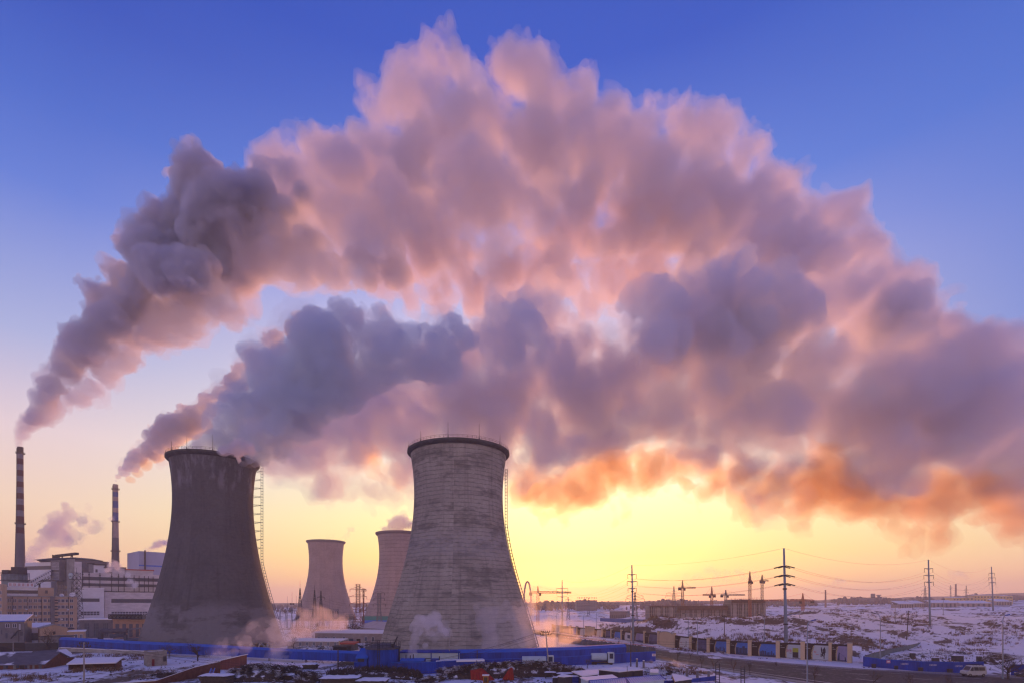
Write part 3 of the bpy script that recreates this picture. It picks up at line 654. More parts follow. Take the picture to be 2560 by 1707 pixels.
# penthouse on its roof (part of the same building)
mb = MB(); u0 = fo.u(X2(36)); u1 = fo.u(X2(460)); fo.box(mb, u0, u1, 2.5, 12, Ht+.7, Ht+6.2); ph = mb.build('penthouse', M['white'], ofc)
mb = MB(); fo.box(mb, u0-.3, u1+.2, 1.9, 12.4, Ht+6.2, Ht+6.6); mb.build('penthouse_roof', M['snowroof'], ofc)
for cxz in (95, 140, 184, 228, 265, 308, 350, 394, 437):
    mb = MB(); u = fo.u(X2(cxz)); fo.box(mb, u-1.1, u+1.1, 2.42, 2.497, Ht+2.2, Ht+4.5); mb.build('penthouse_window', M['glass'], ofc)
mb = MB(); u2 = fo.u(X2(648)); fo.box(mb, u1+.05, u2, 1.6, 12, Ht+.7, Ht+6.5); mb.build('stair_head', M['beige'], ofc)
mb = MB(); u = fo.u(X2(560)); fo.box(mb, u-.7, u+.7, 1.52, 1.597, Ht+2.4, Ht+4.6); mb.build('stair_head_window', M['glass'], ofc)
for i, cxz in enumerate((125, 175, 230, 280, 335, 385)):       # roof letter boards: red strokes on white boards
    u = fo.u(X2(cxz), 4); t_ = thing('sign_board', fo.p(u, 4, Ht+6.6), ['first', 'second', 'third', 'fourth', 'fifth', 'sixth'][i]+' white board with a red character from the left on the office roof', 'sign', 'character boards on the office roof')
    mb = MB(); fo.box(mb, u-1.1, u+1.1, 4, 4.15, Ht+6.8, Ht+9.6); mb.build('board', M['white'], t_)
    mb = MB()
    for s_ in (-.8, .8): mb.cyl(fo.p(u+s_, 4.3, Ht+6.6), fo.p(u+s_, 4.3, Ht+9.4), .07, .07, 5)
    mb.build('frame', M['dark'], t_)
    mb = MB(); rr_ = random.Random(i+5); zc = Ht+8.2
    for q in range(3): fo.box(mb, u-.65+rr_.uniform(0,.2), u+.65-rr_.uniform(0,.2), 3.93, 3.997, zc-.8+q*.7, zc-.62+q*.7)
    for q in range(2): uu = u-.4+q*.7+rr_.uniform(-.1,.1); fo.box(mb, uu-.09, uu+.09, 3.90, 3.927, zc-.85, zc+.85)
    mb.build('character', M['redroof'], t_)
def dish(px, py, r, Y, label, yaw):
    c = at(px, py, Y); t_ = thing('satellite_dish', (c.x, c.y, c.z-r*1.1), label, 'satellite dish')
    a = Vector((math.sin(yaw), -math.cos(yaw), .55)).normalized(); mb = MB(); n = 24; vs = []; 
    u_ = a.cross(Vector((0,0,1))).normalized(); v_ = a.cross(u_)
    for j in range(6):
        for i in range(n):
            an = 2*PI*i/n; q = r*j/5; vs.append(c+(u_*math.cos(an)+v_*math.sin(an))*q+a*(q*q*.35/r))
    mb.add(vs, [(j*n+i, j*n+(i+1)%n, (j+1)*n+(i+1)%n, (j+1)*n+i) for j in range(5) for i in range(n)]); mb.build('reflector', M['white'], t_, smooth=True)
    mb = MB(); mb.cyl(c, c-Vector((0,0,r*1.3)), .12, .2, 8); mb.build('mast', M['steel'], t_)
    mb = MB(); f_ = c+a*r*.8; mb.cyl(f_, c+a*r*.62, .12, .12, 6); mb.cyl(c+u_*r*.9+a*.3*r, f_, .04, .04, 4); mb.cyl(c-u_*r*.9+a*.3*r, f_, .04, .04, 4); mb.build('feed', M['dark'], t_)
dish(X2(870), Y2(508), 1.7, 364, 'larger white satellite dish on the right end of the office roof', .5)
dish(X2(738), Y2(515), 1.3, 366, 'smaller tan satellite dish left of the big white dish on the office roof', .9)
# wing standing forward at the frame edge
fw = Fr(-80, 322, 5, 330); wing = building('end_wing', 'narrow tan building cut by the left edge of the picture, taller than the office block', fw)
simple_box('wall', fw, 0, fw.L, 0, 10, 0, fw.w(Y2(378), 2), M['beige'], wing)
for j in range(5):
    window_on(fw, wing, fw.u(X2(3)), fw.w(Y2(480+80*j), 1), 1.4, 2.2)
# boiler house and turbine hall
fb = Fr(62, 440, 186, 425); blr = building('boiler_house', 'tall boiler house with white cladding and a grey glazed stair tower', fb)
wt_ = fb.w(Y2(118), 90)
u1 = fb.u(X2(613)); simple_box('clad_wall', fb, 0, u1, 0, 30, 0, wt_, M['white'], blr)
mb = MB(); fb.box(mb, .6, u1-.2, -.12, -.003, fb.w(Y2(207), 90), fb.w(Y2(163), 90)); mb.build('window_band', M['darkband'], blr)
mb = MB(); fb.box(mb, .6, u1-.2, -.12, -.003, fb.w(Y2(352), 90), fb.w(Y2(325), 90)); mb.build('window_band', M['darkband'], blr)
u1 = fb.u(X2(613), -9); u2 = fb.u(X2(805), -5); u3 = fb.u(X2(897), -5)
tt = fb.w(Y2(95), 150); zb_ = fb.w(Y2(345), 150)
simple_box('stair_tower', fb, u1+.02, u3, -5, 22, 0, tt, M['grey'], blr)
simple_box('tower_side', fb, u2, u3+.3, -5.3, -5.003, 0, tt+.2, M['conc'], blr)
mb = MB(); fb.box(mb, u1-.5, u2-1.8, -9, -5.31, zb_, fb.w(Y2(105), 150)); mb.build('bay', M['grey'], blr)
for (a, b_) in ((135, 215), (250, 330)):
    z1, z0 = fb.w(Y2(a), 150), fb.w(Y2(b_), 150); uu0 = u1+1.2; uu1 = u2-3
    mb = MB(); fb.box(mb, uu0, uu1, -9.12, -9.003, z0, z1); pw = mb.build('glazing', M['glass'], blr)
    mb = MB()
    for q in range(9): uu = uu0+(uu1-uu0)*q/8; fb.box(mb, uu-.1, uu+.1, -9.25, -9.123, z0, z1)
    for q in range(3): zq_ = z0+(z1-z0)*q/2; fb.box(mb, uu0, uu1, -9.3, -9.251, zq_-.1, zq_+.1)
    mb.build('mullions', M['frame'], pw)
for j in range(3):
    for i in range(4):
        mb = MB(); uu = u1+2.4+i*2.7; zq_ = fb.w(Y2(415+70*j), 150); fb.box(mb, uu-.6, uu+.6, -5.1, -5.003, zq_-1.6, zq_+1.6); mb.build('slit_window', M['glass'], blr)
mb = MB()
ra, rb = fb.u(X2(455)), fb.u(X2(940)); zr = fb.w(Y2(110), 150)
mb.hexa([fb.p(ra+3,0,zr+.1),fb.p(rb-2,0,zr+.1),fb.p(rb-2,18,zr+.1),fb.p(ra+3,18,zr+.1),fb.p(ra+1,-2,zr+1.7),fb.p(rb,-2,zr+1.7),fb.p(rb,20,zr+1.7),fb.p(ra+1,20,zr+1.7)]); 
mb.hexa([fb.p(ra-.5,-4,zr+1.75),fb.p(rb+.8,-4,zr+1.75),fb.p(rb+.8,20,zr+1.75),fb.p(ra-.5,20,zr+1.75),fb.p(ra+9,3,zr+3.6),fb.p(rb-8,3,zr+3.6),fb.p(rb-8,16,zr+3.6),fb.p(ra+9,16,zr+3.6)])
mb.build('roof_monitor', M['dark'], blr)
mb = MB()
for cxz in (568, 578, 592, 603, 618, 632, 645): uu = fb.u(X2(cxz)); mb.cyl(fb.p(uu, 4, zr+2.5), fb.p(uu, 4, fb.w(Y2(25+(cxz % 7)*2), 125, v=4)), .45, .45, 8)
mb.build('vent_pipes', M['dark'], blr)
mb = MB(); a_, b_ = fb.u(X2(640)), fb.u(X2(868)); za, zb2 = fb.w(Y2(34), 140), fb.w(Y2(12), 160)
mb.hexa([fb.p(a_,2,za-.9),fb.p(b_,2,zb2-.9),fb.p(b_,5,zb2-.9),fb.p(a_,5,za-.9),fb.p(a_,2,za+.9),fb.p(b_,2,zb2+.9),fb.p(b_,5,zb2+.9),fb.p(a_,5,za+.9)])
for px in (790, 820): uu = fb.u(X2(px)); mb.cyl(fb.p(uu,3.5,zr+2.5), fb.p(fb.u(X2(805)),3.5,zb2), .4, .4, 6)
uu = fb.u(X2(690)); mb.cyl(fb.p(uu,3.5,zr+2.5), fb.p(uu,3.5,za+.4), .4, .4, 6); mb.build('roof_conveyor', M['dark'], blr)
mb = MB()    # inclined coal gallery
p0 = at(X2(613), Y2(232), 418); p1 = at(X2(205), Y2(455), 405); dv = (p1-p0); sd = Vector((dv.y, -dv.x, 0)).normalized()*2.2
for k_a, k_b, zt_ in (((p0),(p1),2.1),):
    q = [p0-sd, p0+sd, p1+sd, p1-sd]; mb.hexa([v-Vector((0,0,zt_)) for v in q]+[v+Vector((0,0,zt_)) for v in q])
t_ = thing('inclined_conveyor', tuple(p1), 'sloping covered coal conveyor climbing to the grey stair tower', 'conveyor'); mb.build('gallery', M['white'], t_)
mb = MB(); side = sd.normalized()*2.25
for k in range(16):
    a = p0.lerp(p1, (k+.5)/16); s_ = -1 if (a-side).y < (a+side).y else 1; c_ = a+side*s_
    mb.box(c_.x-.45, c_.x+.45, c_.y-.08, c_.y+.08, c_.z+.1, c_.z+1.0)
mb.build('windows', M['glass'], t_)
mb = MB()
for k in range(13):
    a = p0.lerp(p1, k/12)-Vector((0,0,2.1)); mb.cyl(a, a-Vector((0,0,2.4)), .15, .15, 4)
    if k < 12: b2 = p0.lerp(p1, (k+1)/12)-Vector((0,0,4.5)); mb.cyl(a, b2, .15, .15, 4)
mb.cyl(p0-Vector((0,0,4.5)), p1-Vector((0,0,4.5)), .2, .2, 4)
for k in (.35, .7): a = p0.lerp(p1, k); mb.cyl(a-Vector((0,0,4)), (a.x, a.y, 0), .6, .8, 6)
mb.build('truss', M['dark'], t_)
# ash silo
c = at(X2(175), HY, 400); t_ = thing('silo', (c.x, c.y, 0), 'round grey silo with a railed platform beside the office roof', 'silo')
r_ = X2(230)/2/F*400; zt_ = HC+(HY-Y2(278))/F*400
mb = MB(); mb.lathe([(r_, 0), (r_, zt_), (r_*.97, zt_+.8), (0.01, zt_+1.6)], (c.x, c.y, 0), 40); mb.build('tank', mat('silo_steel', (.17,.22,.25), .6, .3, .3), t_, smooth=False)
mb = MB(); mb.lathe([(r_+.02, zt_-4), (r_+1.2, zt_-4), (r_+1.2, zt_-3.6), (r_+.02, zt_-3.6)], (c.x, c.y, 0), 40, close=True)
for h in (0, 1.0, 2.0): mb.tube([(c.x+(r_+1.1)*math.cos(2*PI*i/24), c.y+(r_+1.1)*math.sin(2*PI*i/24), (zt_+h+.2)) for i in range(25)], .09, 4)
for i in range(24): mb.cyl((c.x+(r_+1.1)*math.cos(2*PI*i/24), c.y+(r_+1.1)*math.sin(2*PI*i/24), zt_-4), (c.x+(r_+1.1)*math.cos(2*PI*i/24), c.y+(r_+1.1)*math.sin(2*PI*i/24), zt_+2.2), .09, .09, 4)
mb.build('walkway', M['dark'], t_)
mb = MB(); mb.box(c.x-6, c.x-1, c.y-4, c.y+4, zt_+.5, zt_+4.2); mb.box(c.x+1, c.x+6, c.y-4, c.y+4, zt_+.5, zt_+6.5); mb.build('roof_housing', M['dark'], t_)
# long turbine hall
ft = Fr(186, 418, 402, 455); hall = building('turbine_hall', 'very long pale clad turbine hall with dark window bands running behind the dark tower', ft)
wt_ = ft.w(Y2(240), 205); u4 = ft.L
simple_box('wall', ft, 0, u4, 0, 40, 0, wt_, M['pinkclad'], hall)
simple_box('end_tower', ft, 0, ft.u(X2(980)), -1.5, 30, 0, ft.w(Y2(112), 195), M['pinkclad'], hall)
for (a, b_) in ((288, 330), (366, 402)):
    mb = MB(); uu = ft.u(X2(985)); z1, z0 = ft.w(Y2(a), 205), ft.w(Y2(b_), 205); fr0 = uu
    ft.box(mb, uu, u4, -.15, -.004, z0, z1); mb.build('window_band', M['darkband'], hall)
for cxz in (990, 1068, 1198, 1338, 1420, 1488, 1607, 1667, 1730, 1780, 1835):
    mb = MB(); uu = ft.u(X2(cxz)); z1 = ft.w(Y2(250+(cxz-990)*.07), X2(cxz)); mb.cyl(ft.p(uu, -.5, z1-17), ft.p(uu, -.5, z1+1.5), .22, .22, 6); ft.box(mb, uu-.6, uu+.6, -.6, -.16, z1-1, z1-.4); mb.build('drain_pipe', M['dark'], hall)
zt2 = ft.w(Y2(430), 230)
for nm, a, b_, vv, ztop, mt in (('lower_bay', 962, 1248, -12, Y2(430), M['white']), ('lower_bay', 1252, 1960, -9, Y2(472), M['pinkclad'])):
    ua, ub = ft.u(X2(a), vv), ft.u(X2(b_), vv); simple_box(nm, ft, ua, ub, vv, -.7, 0, ft.w(ztop, X2(a), v=vv), mt, hall)
    mb = MB(); ft.box(mb, ua-.2, ub+.2, vv-.3, -.71, ft.w(ztop, X2(a), v=vv)+.003, ft.w(ztop, X2(a), v=vv)+.6); mb.build('bay_roof', M['snowroof'] if a < 1000 else M['dark'], hall)
for a, b_, ya, yb, vv in ((965,1193,550,590,-12), (1335,1960,556,602,-9), (945+20,1193,708,752,-12), (1335,1960,712,752,-9)):
    mb = MB(); ua, ub = ft.u(X2(a), vv), ft.u(X2(b_), vv); z1, z0 = ft.w(Y2(ya), X2(a), v=vv), ft.w(Y2(yb), X2(a), v=vv)
    ft.box(mb, ua, ub, vv-.15, vv-.004, z0, z1); o = mb.build('window_band', M['darkband'], hall)
    if ya > 700:
        mb = MB(); n_ = int((ub-ua)/1.8)
        for q in range(n_+1): uu = ua+(ub-ua)*q/n_; ft.box(mb, uu-.15, uu+.15, vv-.25, vv-.151, z0, z1)
        ft.box(mb, ua, ub, vv-.28, vv-.251, (z0+z1)/2-.12, (z0+z1)/2+.12); mb.build('mullions', M['frame'], o)
for a, b_, ya, dep, mt, nm in ((985,1122,135,16,M['conc'],'roof_block'),(1122,1258,150,26,M['white'],'roof_block'),(1258,1505,182,20,M['pinkclad'],'roof_block'),(1510,1838,210,24,M['pinkclad'],'roof_block')):
    ua, ub = ft.u(X2(a), 6), ft.u(X2(b_), 6); zz = ft.w(Y2(ya), X2(a), v=6)
    o = simple_box(nm, ft, ua, ub-.05, 6, 6+dep, wt_+.01, zz, mt, hall)
    mb = MB(); ft.box(mb, ua-.8, ub+.6, 5.4, 6.6+dep, zz+.003, zz+.9); mb.build('roof_edge', M['redroof'] if a == 1510 else M['dark'], o)
    mb = MB(); ft.box(mb, ua+1.2, ua+(ub-ua)*.35, 5.85, 5.997, zz-6, zz-3.5); mb.build('louvre', M['darkband'], o)
mb = MB(); ua, ub = ft.u(X2(1010), 14), ft.u(X2(1095), 14)
for q in range(6): uu = ua+(ub-ua)*q/5; mb.cyl(ft.p(uu, 14, wt_+8), ft.p(uu, 14, ft.w(Y2(84), X2(1050), v=14)), .4, .4, 8)
mb.build('vent_pipes', M['dark'], hall)
# distant white block with a blue stripe
fd = Fr(347, 520, 440, 545); far = building('far_boiler_house', 'plain pale blue-white block with a blue stripe showing left of the dark tower', fd)
simple_box('wall', fd, 0, fd.L, 0, 40, 0, fd.w(1377, 360), mat('far_white_cladding', (.36,.40,.56), .7, .06, .1), far)
mb = MB(); fd.box(mb, 0, fd.L, -.15, -.004, fd.w(1380+165/4.795, 360), fd.w(1380+148/4.795, 360)); mb.build('stripe', M['bluelight'], far)
mb = MB(); uu = fd.u(362); mb.cyl(fd.p(uu, -.8, 0), fd.p(uu, -.8, fd.w(1377, 360)+1), .7, .7, 8); mb.build('flue_pipe', M['dark'], far)
# lattice helpers
def lattice(mb, base, top, w0, w1, n, r=.12, sides=4):
    base = Vector(base); top = Vector(top); rows_ = []
    for j in range(n+1):
        c_ = base.lerp(top, j/n); wd = w0+(w1-w0)*j/n
        rows_.append([c_+Vector((sx*wd/2, sy*wd/2, 0)) for sx, sy in ((-1,-1),(1,-1),(1,1),(-1,1))])
    for j in range(n):
        for i in range(4):
            a, b_ = rows_[j], rows_[j+1]; i2 = (i+1) % 4
            mb.cyl(a[i], b_[i], r, r, 4, False); mb.cyl(a[i], b_[i2], r*.7, r*.7, 3, False)
            mb.cyl(a[i2], b_[i], r*.7, r*.7, 3, False); mb.cyl(b_[i], b_[i2], r*.7, r*.7, 3, False)
    return mb
# telecom mast
c = at(X2(918), HY, 385); t_ = thing('telecom_mast', (c.x, c.y, 0), 'dark lattice telecom mast with round dishes right of the grey stair tower', 'mast')
zt_ = HC+(HY-Y2(245))/F*385
mb = MB(); lattice(mb, (c.x, c.y, 0), (c.x, c.y, zt_), 6.5, 3.2, 12, .16); mb.cyl((c.x,c.y,zt_), (c.x,c.y,zt_+4), .12, .05, 5); mb.build('lattice', M['dark'], t_)
for dx, py, r_ in ((-2.2, 272, 1.6), (2.4, 275, 1.4), (-2.2, 300, 1.1), (2.2, 340, .8)):
    zz = HC+(HY-Y2(py))/F*385; mb = MB(); mb.cyl((c.x+dx, c.y-2.2, zz), (c.x+dx, c.y-2.9, zz), r_, r_*.95, 20); mb.build('dish', M['conc'] if dx > 0 else M['mint'], t_)
mb = MB()
for zz in (zt_-5, zt_-12): mb.box(c.x-3, c.x+3, c.y-3, c.y+3, zz, zz+.3)
mb.build('platform', M['dark'], t_)
# concrete annex with tall windows and salmon brick annex
fa = Fr(X2(950), 330, X2(1352), 336); an = building('concrete_annex', 'grey concrete annex with three tall dark windows below the turbine hall', fa)
za = fa.w(Y2(808), 240); simple_box('wall', fa, 0, fa.L, 0, 20, 0, za, M['grey'], an)
mb = MB(); fa.box(mb, -.3, fa.L+.3, -.4, 20.4, za, za+.8); mb.build('roof', M['snowroof'], an)
for a, b_ in ((1015,1070),(1125,1182),(1238,1297)):
    mb = MB(); fa.box(mb, fa.u(X2(a)), fa.u(X2(b_)), -.08, -.003, 1, fa.w(Y2(848), X2(a))); o = mb.build('window', M['darkband'], an)
    mb = MB(); 
    for q in (1/3, 2/3): uu = fa.u(X2(a))*(1-q)+fa.u(X2(b_))*q; fa.box(mb, uu-.1, uu+.1, -.16, -.081, 1, fa.w(Y2(848), X2(a)))
    for q in range(1, 6): zz = 1+q*2.2; fa.box(mb, fa.u(X2(a)), fa.u(X2(b_)), -.2, -.161, zz-.08, zz+.08)
    mb.build('frame', M['steel'], o)
fp = Fr(X2(1354), 327, X2(1790), 318); pn = building('brick_annex', 'salmon brick annex with dark tall windows and pipes against the dark tower', fp)
za = fp.w(Y2(812), 320); simple_box('wall', fp, 0, fp.L, 0, 18, 0, za, M['pinkbrick'], pn)
mb = MB(); fp.box(mb, -.3, fp.L+.3, -.5, 18.4, za, za+1.0); mb.build('cornice', M['beige'], pn)
for a, b_ in ((1385,1430),(1468,1510),(1550,1590),(1628,1665),(1703,1738)):
    mb = MB(); fp.box(mb, fp.u(X2(a)), fp.u(X2(b_)), -.08, -.003, 1.5, fp.w(Y2(855), X2(a))); mb.build('window', M['darkband'], pn)
# truss conveyor bridge on the annex roof
p0 = Vector(fp.p(fp.u(X2(1300), -2), -2, za+1.1)); p1 = Vector(fp.p(fp.u(X2(1700), -2), -2, za+1.1)); t_ = thing('conveyor_bridge', tuple(p0), 'dark truss conveyor bridge lying above the salmon brick annex', 'conveyor')
mb = MB(); n = 9; hh = X2(45)/F*325
for k in range(n+1):
    a = p0.lerp(p1, k/n); mb.cyl(a, a+Vector((0,0,hh)), .22, .22, 4)
    if k < n: b2 = p0.lerp(p1, (k+.5)/n)+Vector((0,0,hh)); mb.cyl(a, b2, .22, .22, 4); mb.cyl(b2, p0.lerp(p1, (k+1)/n), .22, .22, 4)
for z_ in (0, hh): mb.cyl(p0+Vector((0,0,z_)), p1+Vector((0,0,z_)), .35, .35, 4)
mb.build('truss', M['dark'], t_)
d_ = Vector(fp.uv)*3; mb = MB(); mb.hexa([p0+d_*.2-Vector((0,0,.25)), p1+d_*.2-Vector((0,0,.25)), p1+d_-Vector((0,0,.25)), p0+d_-Vector((0,0,.25)), p0+d_*.2+Vector((0,0,hh)), p1+d_*.2+Vector((0,0,hh)), p1+d_+Vector((0,0,hh)), p0+d_+Vector((0,0,hh))]); mb.build('belt_housing', M['steel'], t_)
# big pipes in front of the annexes
mb = MB(); A = lambda a, b_, Y=308: at(X2(a), Y2(b_), Y)
t_ = thing('pipework', (A(1200,1040).x, 308, 0), 'thick dark insulated pipes and ducts bending round the brick annex', 'pipes')
mb.tube([A(1205,1080), A(1205,965), A(1225,945), A(1330,940), A(1535,935)], 1.4, 12); mb.build('main_pipe', M['rooftile'], t_)
mb = MB(); mb.tube([A(1330,1005), A(1460,990), A(1500,995), A(1520,1060)], 1.2, 10); mb.tube([A(1540,1050),A(1700,1045)], 1.3, 8); mb.build('return_pipe', M['darkband'], t_)
mb = MB(); mb.tube([A(1190,1080), A(1190,975)], .3, 6); mb.tube([A(1540,1060), A(1540,920), A(1700,905)], .4, 6); mb.tube([A(1690,905), A(1690,1060)], .35, 6); mb.build('support', M['steel'], t_)
# ---- low buildings in front
def gable(name, label, fr, depth, hw, hr, wm, rm, ridge_along=True, cat='building', over=.5, snow=None):
    t_ = building(name, label, fr, cat)
    mb = MB(); L = fr.L
    if ridge_along:
        mb.add([fr.p(0,0,0),fr.p(L,0,0),fr.p(L,depth,0),fr.p(0,depth,0),fr.p(0,0,hw),fr.p(L,0,hw),fr.p(L,depth,hw),fr.p(0,depth,hw),fr.p(0,depth/2,hr-.1),fr.p(L,depth/2,hr-.1)],
               [(0,1,5,4),(1,2,6,9,5),(2,3,7,6),(3,0,4,8,7)]); mb.build('wall', wm, t_)
        mb = MB(); o_ = over; e = .25
        for s_ in (0, 1):
            v0, v1 = (-o_, depth/2) if s_ == 0 else (depth+o_, depth/2); z0 = hw-(hr-hw)*o_/(depth/2)
            q = [fr.p(-o_,v0,z0), fr.p(L+o_,v0,z0), fr.p(L+o_,v1,hr), fr.p(-o_,v1,hr)]
            mb.hexa(q+[(x,y_,z+e) for x,y_,z in q])
        mb.build('roof', rm, t_)
    else:
        mb.add([fr.p(0,0,0),fr.p(L,0,0),fr.p(L,depth,0),fr.p(0,depth,0),fr.p(0,0,hw),fr.p(L,0,hw),fr.p(L,depth,hw),fr.p(0,depth,hw),fr.p(L/2,0,hr-.1),fr.p(L/2,depth,hr-.1)],
               [(0,1,5,8,4),(1,2,6,5),(2,3,7,9,6),(3,0,4,7)]); mb.build('wall', wm, t_)
        mb = MB(); o_ = over; e = .25
        for s_ in (0, 1):
            ua, ub = (-o_, L/2) if s_ == 0 else (L+o_, L/2); z0 = hw-(hr-hw)*o_/(L/2)
            q = [fr.p(ua,-o_,z0), fr.p(ub,-o_,hr), fr.p(ub,depth+o_,hr), fr.p(ua,depth+o_,z0)]
            mb.hexa(q+[(x,y_,z+e) for x,y_,z in q])
        mb.build('roof', rm, t_)
    return t_
def flat(name, label, fr, depth, h, wm, rm, cat='building', slope=0, over=.4, th=.35):
    t_ = building(name, label, fr, cat)
    simple_box('wall', fr, 0, fr.L, 0, depth, 0, h, wm, t_)
    mb = MB(); L = fr.L
    mb.hexa([fr.p(-over,-over,h+.003),fr.p(L+over,-over,h+.003),fr.p(L+over,depth+over,h+slope+.003),fr.p(-over,depth+over,h+slope+.003),fr.p(-over,-over,h+th),fr.p(L+over,-over,h+th),fr.p(L+over,depth+over,h+slope+th),fr.p(-over,depth+over,h+slope+th)])
    mb.build('roof', rm, t_); return t_
def panel(fr, t_, a, b_, ya, yb, m, name, dep=.1, v=0):
    mb = MB(); px = (a+b_)/2; fr.box(mb, fr.u(a), fr.u(b_), v-dep, v-.003, max(0.02, fr.w(yb, px)), fr.w(ya, px)); return mb.build(name, m, t_)
fg = Fr(-70, 262, X2(290), 272); g_ = flat('workshop', 'two-storey grey workshop with a snowy blue-edged roof and outside stair at the far left', fg, 14, fg.w(Y2(828), 30), M['grey'], M['snowroof'], slope=3.2)
mb = MB(); fg.box(mb, -.5, fg.L+.5, -.55, -.42, fg.w(Y2(828), 30)+.0, fg.w(Y2(828), 30)+.5); mb.build('fascia', M['bluelight'], g_)
for a, b_, ya, yb in ((66,118,853,902),(150,200,853,902),(228,246,858,925)): 
    uc = (fg.u(X2(a))+fg.u(X2(b_)))/2; window_on(fg, g_, uc, fg.w(Y2((ya+yb)/2), X2(a)), fg.u(X2(b_))-fg.u(X2(a)), (yb-ya)/4.795*265/F)
for a, b_, ya, yb in ((12,28,925,980),(66,90,965,1030),(162,197,955,1000),(240,275,950,995)): panel(fg, g_, X2(a), X2(b_), Y2(ya), Y2(yb), M['darkband'], 'opening')
mb = MB(); mb.tube([fg.p(fg.u(X2(130),-1),-1,fg.w(Y2(1030),27)), fg.p(fg.u(X2(215),-1),-1,fg.w(Y2(935),45)), fg.p(fg.u(X2(250),-1),-1,fg.w(Y2(930),50))], .3, 5); mb.tube([fg.p(fg.u(X2(225),-1),-1,0), fg.p(fg.u(X2(225),-1),-1,fg.w(Y2(920),50))], .12, 5); mb.build('stair', M['dark'], g_)
f1 = Fr(X2(293), 285, X2(600), 292); g_ = flat('low_shop', 'low building with a broad snow-covered roof between the grey workshop and the tan gable', f1, 16, f1.w(Y2(905), 90), M['white'], M['snowroof'], slope=2.2)
for a, b_ in ((298,335),(370,470),(500,560)): panel(f1, g_, X2(a), X2(b_), Y2(965), Y2(1050), M['darkband'], 'opening')
f2 = Fr(X2(478), 276, X2(812), 284); g_ = gable('gabled_hall', 'tan plastered hall with a low gable facing the yard', f2, 14, f2.w(Y2(905), 140), f2.w(Y2(866), 140), M['beige'], M['conc'], ridge_along=False)
mb = MB(); u_ = f2.u(X2(650)); f2.box(mb, u_-.5, u_+.5, -.4, -.003, f2.w(Y2(980), 135), f2.w(Y2(945), 135)); mb.build('wall_vent', M['dark'], g_)
f3 = Fr(X2(815), 282, X2(1012), 286); g_ = flat('small_annex', 'small tan annex with two windows right of the low gable', f3, 8, f3.w(Y2(950), 190), M['beige'], M['snowroof'], slope=.4)
for a, b_ in ((892,930),(958,992)): window_on(f3, g_, (f3.u(X2(a))+f3.u(X2(b_)))/2, f3.w(Y2(1003), X2(a)), f3.u(X2(b_))-f3.u(X2(a)), 2.2)
f3 = Fr(X2(810), 296, X2(880), 298); g_ = flat('small_tan_shed', 'narrow tan shed squeezed behind the small annex', f3, 8, f3.w(Y2(915), 175), M['beige'], M['dark'], slope=.6)
fb2 = Fr(X2(478), 262, X2(705), 262); g_ = flat('long_store', 'long low store wall in shadow in front of the tan gable', fb2, 9, fb2.w(Y2(1012), 120), M['grey'], M['dark'])
fb3 = Fr(X2(300), 240, X2(690), 243); g_ = flat('boundary_wall', 'dark boundary wall running left from the blue covered conveyor', fb3, .6, fb3.w(Y2(1085), 100), M['dark'], M['steel'], cat='wall', over=.1, th=.2)
fb4 = Fr(-60, 235, X2(300), 240); g_ = flat('yard_wall', 'dark yard wall below the grey workshop at the far left', fb4, .6, fb4.w(Y2(1080), 30), M['brown'], M['steel'], cat='wall', over=.1, th=.2)
# brick sheds
tile = snow_top(mat('old_roof_sheet', (.12,.115,.14), .85, .25, .4, stretch=(1,4,1)), patch=.60, scale=.16)
f4 = Fr(-70, 172, X2(530), 176); g_ = gable('brick_shed', 'long red brick shed with a worn grey roof and row of doors, lower left', f4, 15, f4.w(Y2(1345), 30), f4.w(Y2(1205), 60, v=7.5), M['brick'], tile)
for a, b_, kk in ((42,75,0),(160,190,1),(240,292,2),(330,355,1),(390,415,1),(465,500,0),(-60,-20,1)): panel(f4, g_, X2(a), X2(b_), Y2(1345), Y2(1425), [M['darkband'], M['steel'], M['brown']][kk], 'door')
for a, b_ in ((75,95),(196,230),(300,326)): panel(f4, g_, X2(a), X2(b_), Y2(1348), Y2(1385), M['glass'], 'window')
f5 = Fr(X2(535), 182, X2(885), 190); g_ = gable('brick_shed', 'right-hand brick shed with a snow patch at the left end of its roof', f5, 12, f5.w(Y2(1262), 150), f5.w(Y2(1170), 140, v=6), M['brick'], tile)
for a, b_ in ((560,590),(640,668),(740,775)): panel(f5, g_, X2(a), X2(b_), Y2(1285), Y2(1345), M['brown'], 'door')
f6 = Fr(X2(820), 172, X2(1382), 176); g_ = thing('open_shed', tuple(f6.o), 'black open-fronted shed under a snow-covered lean-to roof', 'shed')
h6 = f6.w(Y2(1335), 230)
mb = MB(); f6.box(mb, 0, f6.L, 5, 5.3, 0, h6+1); f6.box(mb, 0, .3, .2, 4.99, 0, h6); f6.box(mb, f6.L-.3, f6.L, .2, 4.99, 0, h6); mb.build('wall', M['brick'], g_)
mb = MB(); mb.hexa([f6.p(-.4,-.4,h6),f6.p(f6.L+.4,-.4,h6),f6.p(f6.L+.4,5.6,h6+1.3),f6.p(-.4,5.6,h6+1.3),f6.p(-.4,-.4,h6+.35),f6.p(f6.L+.4,-.4,h6+.35),f6.p(f6.L+.4,5.6,h6+1.65),f6.p(-.4,5.6,h6+1.65)]); mb.build('roof', M['snowroof'], g_)
for k in range(5): mb = MB(); uu = f6.L*(k+.02)/4.05; mb.cyl(f6.p(uu,.1,0), f6.p(uu,.1,h6), .12, .12, 6); mb.build('post', M['dark'], g_)
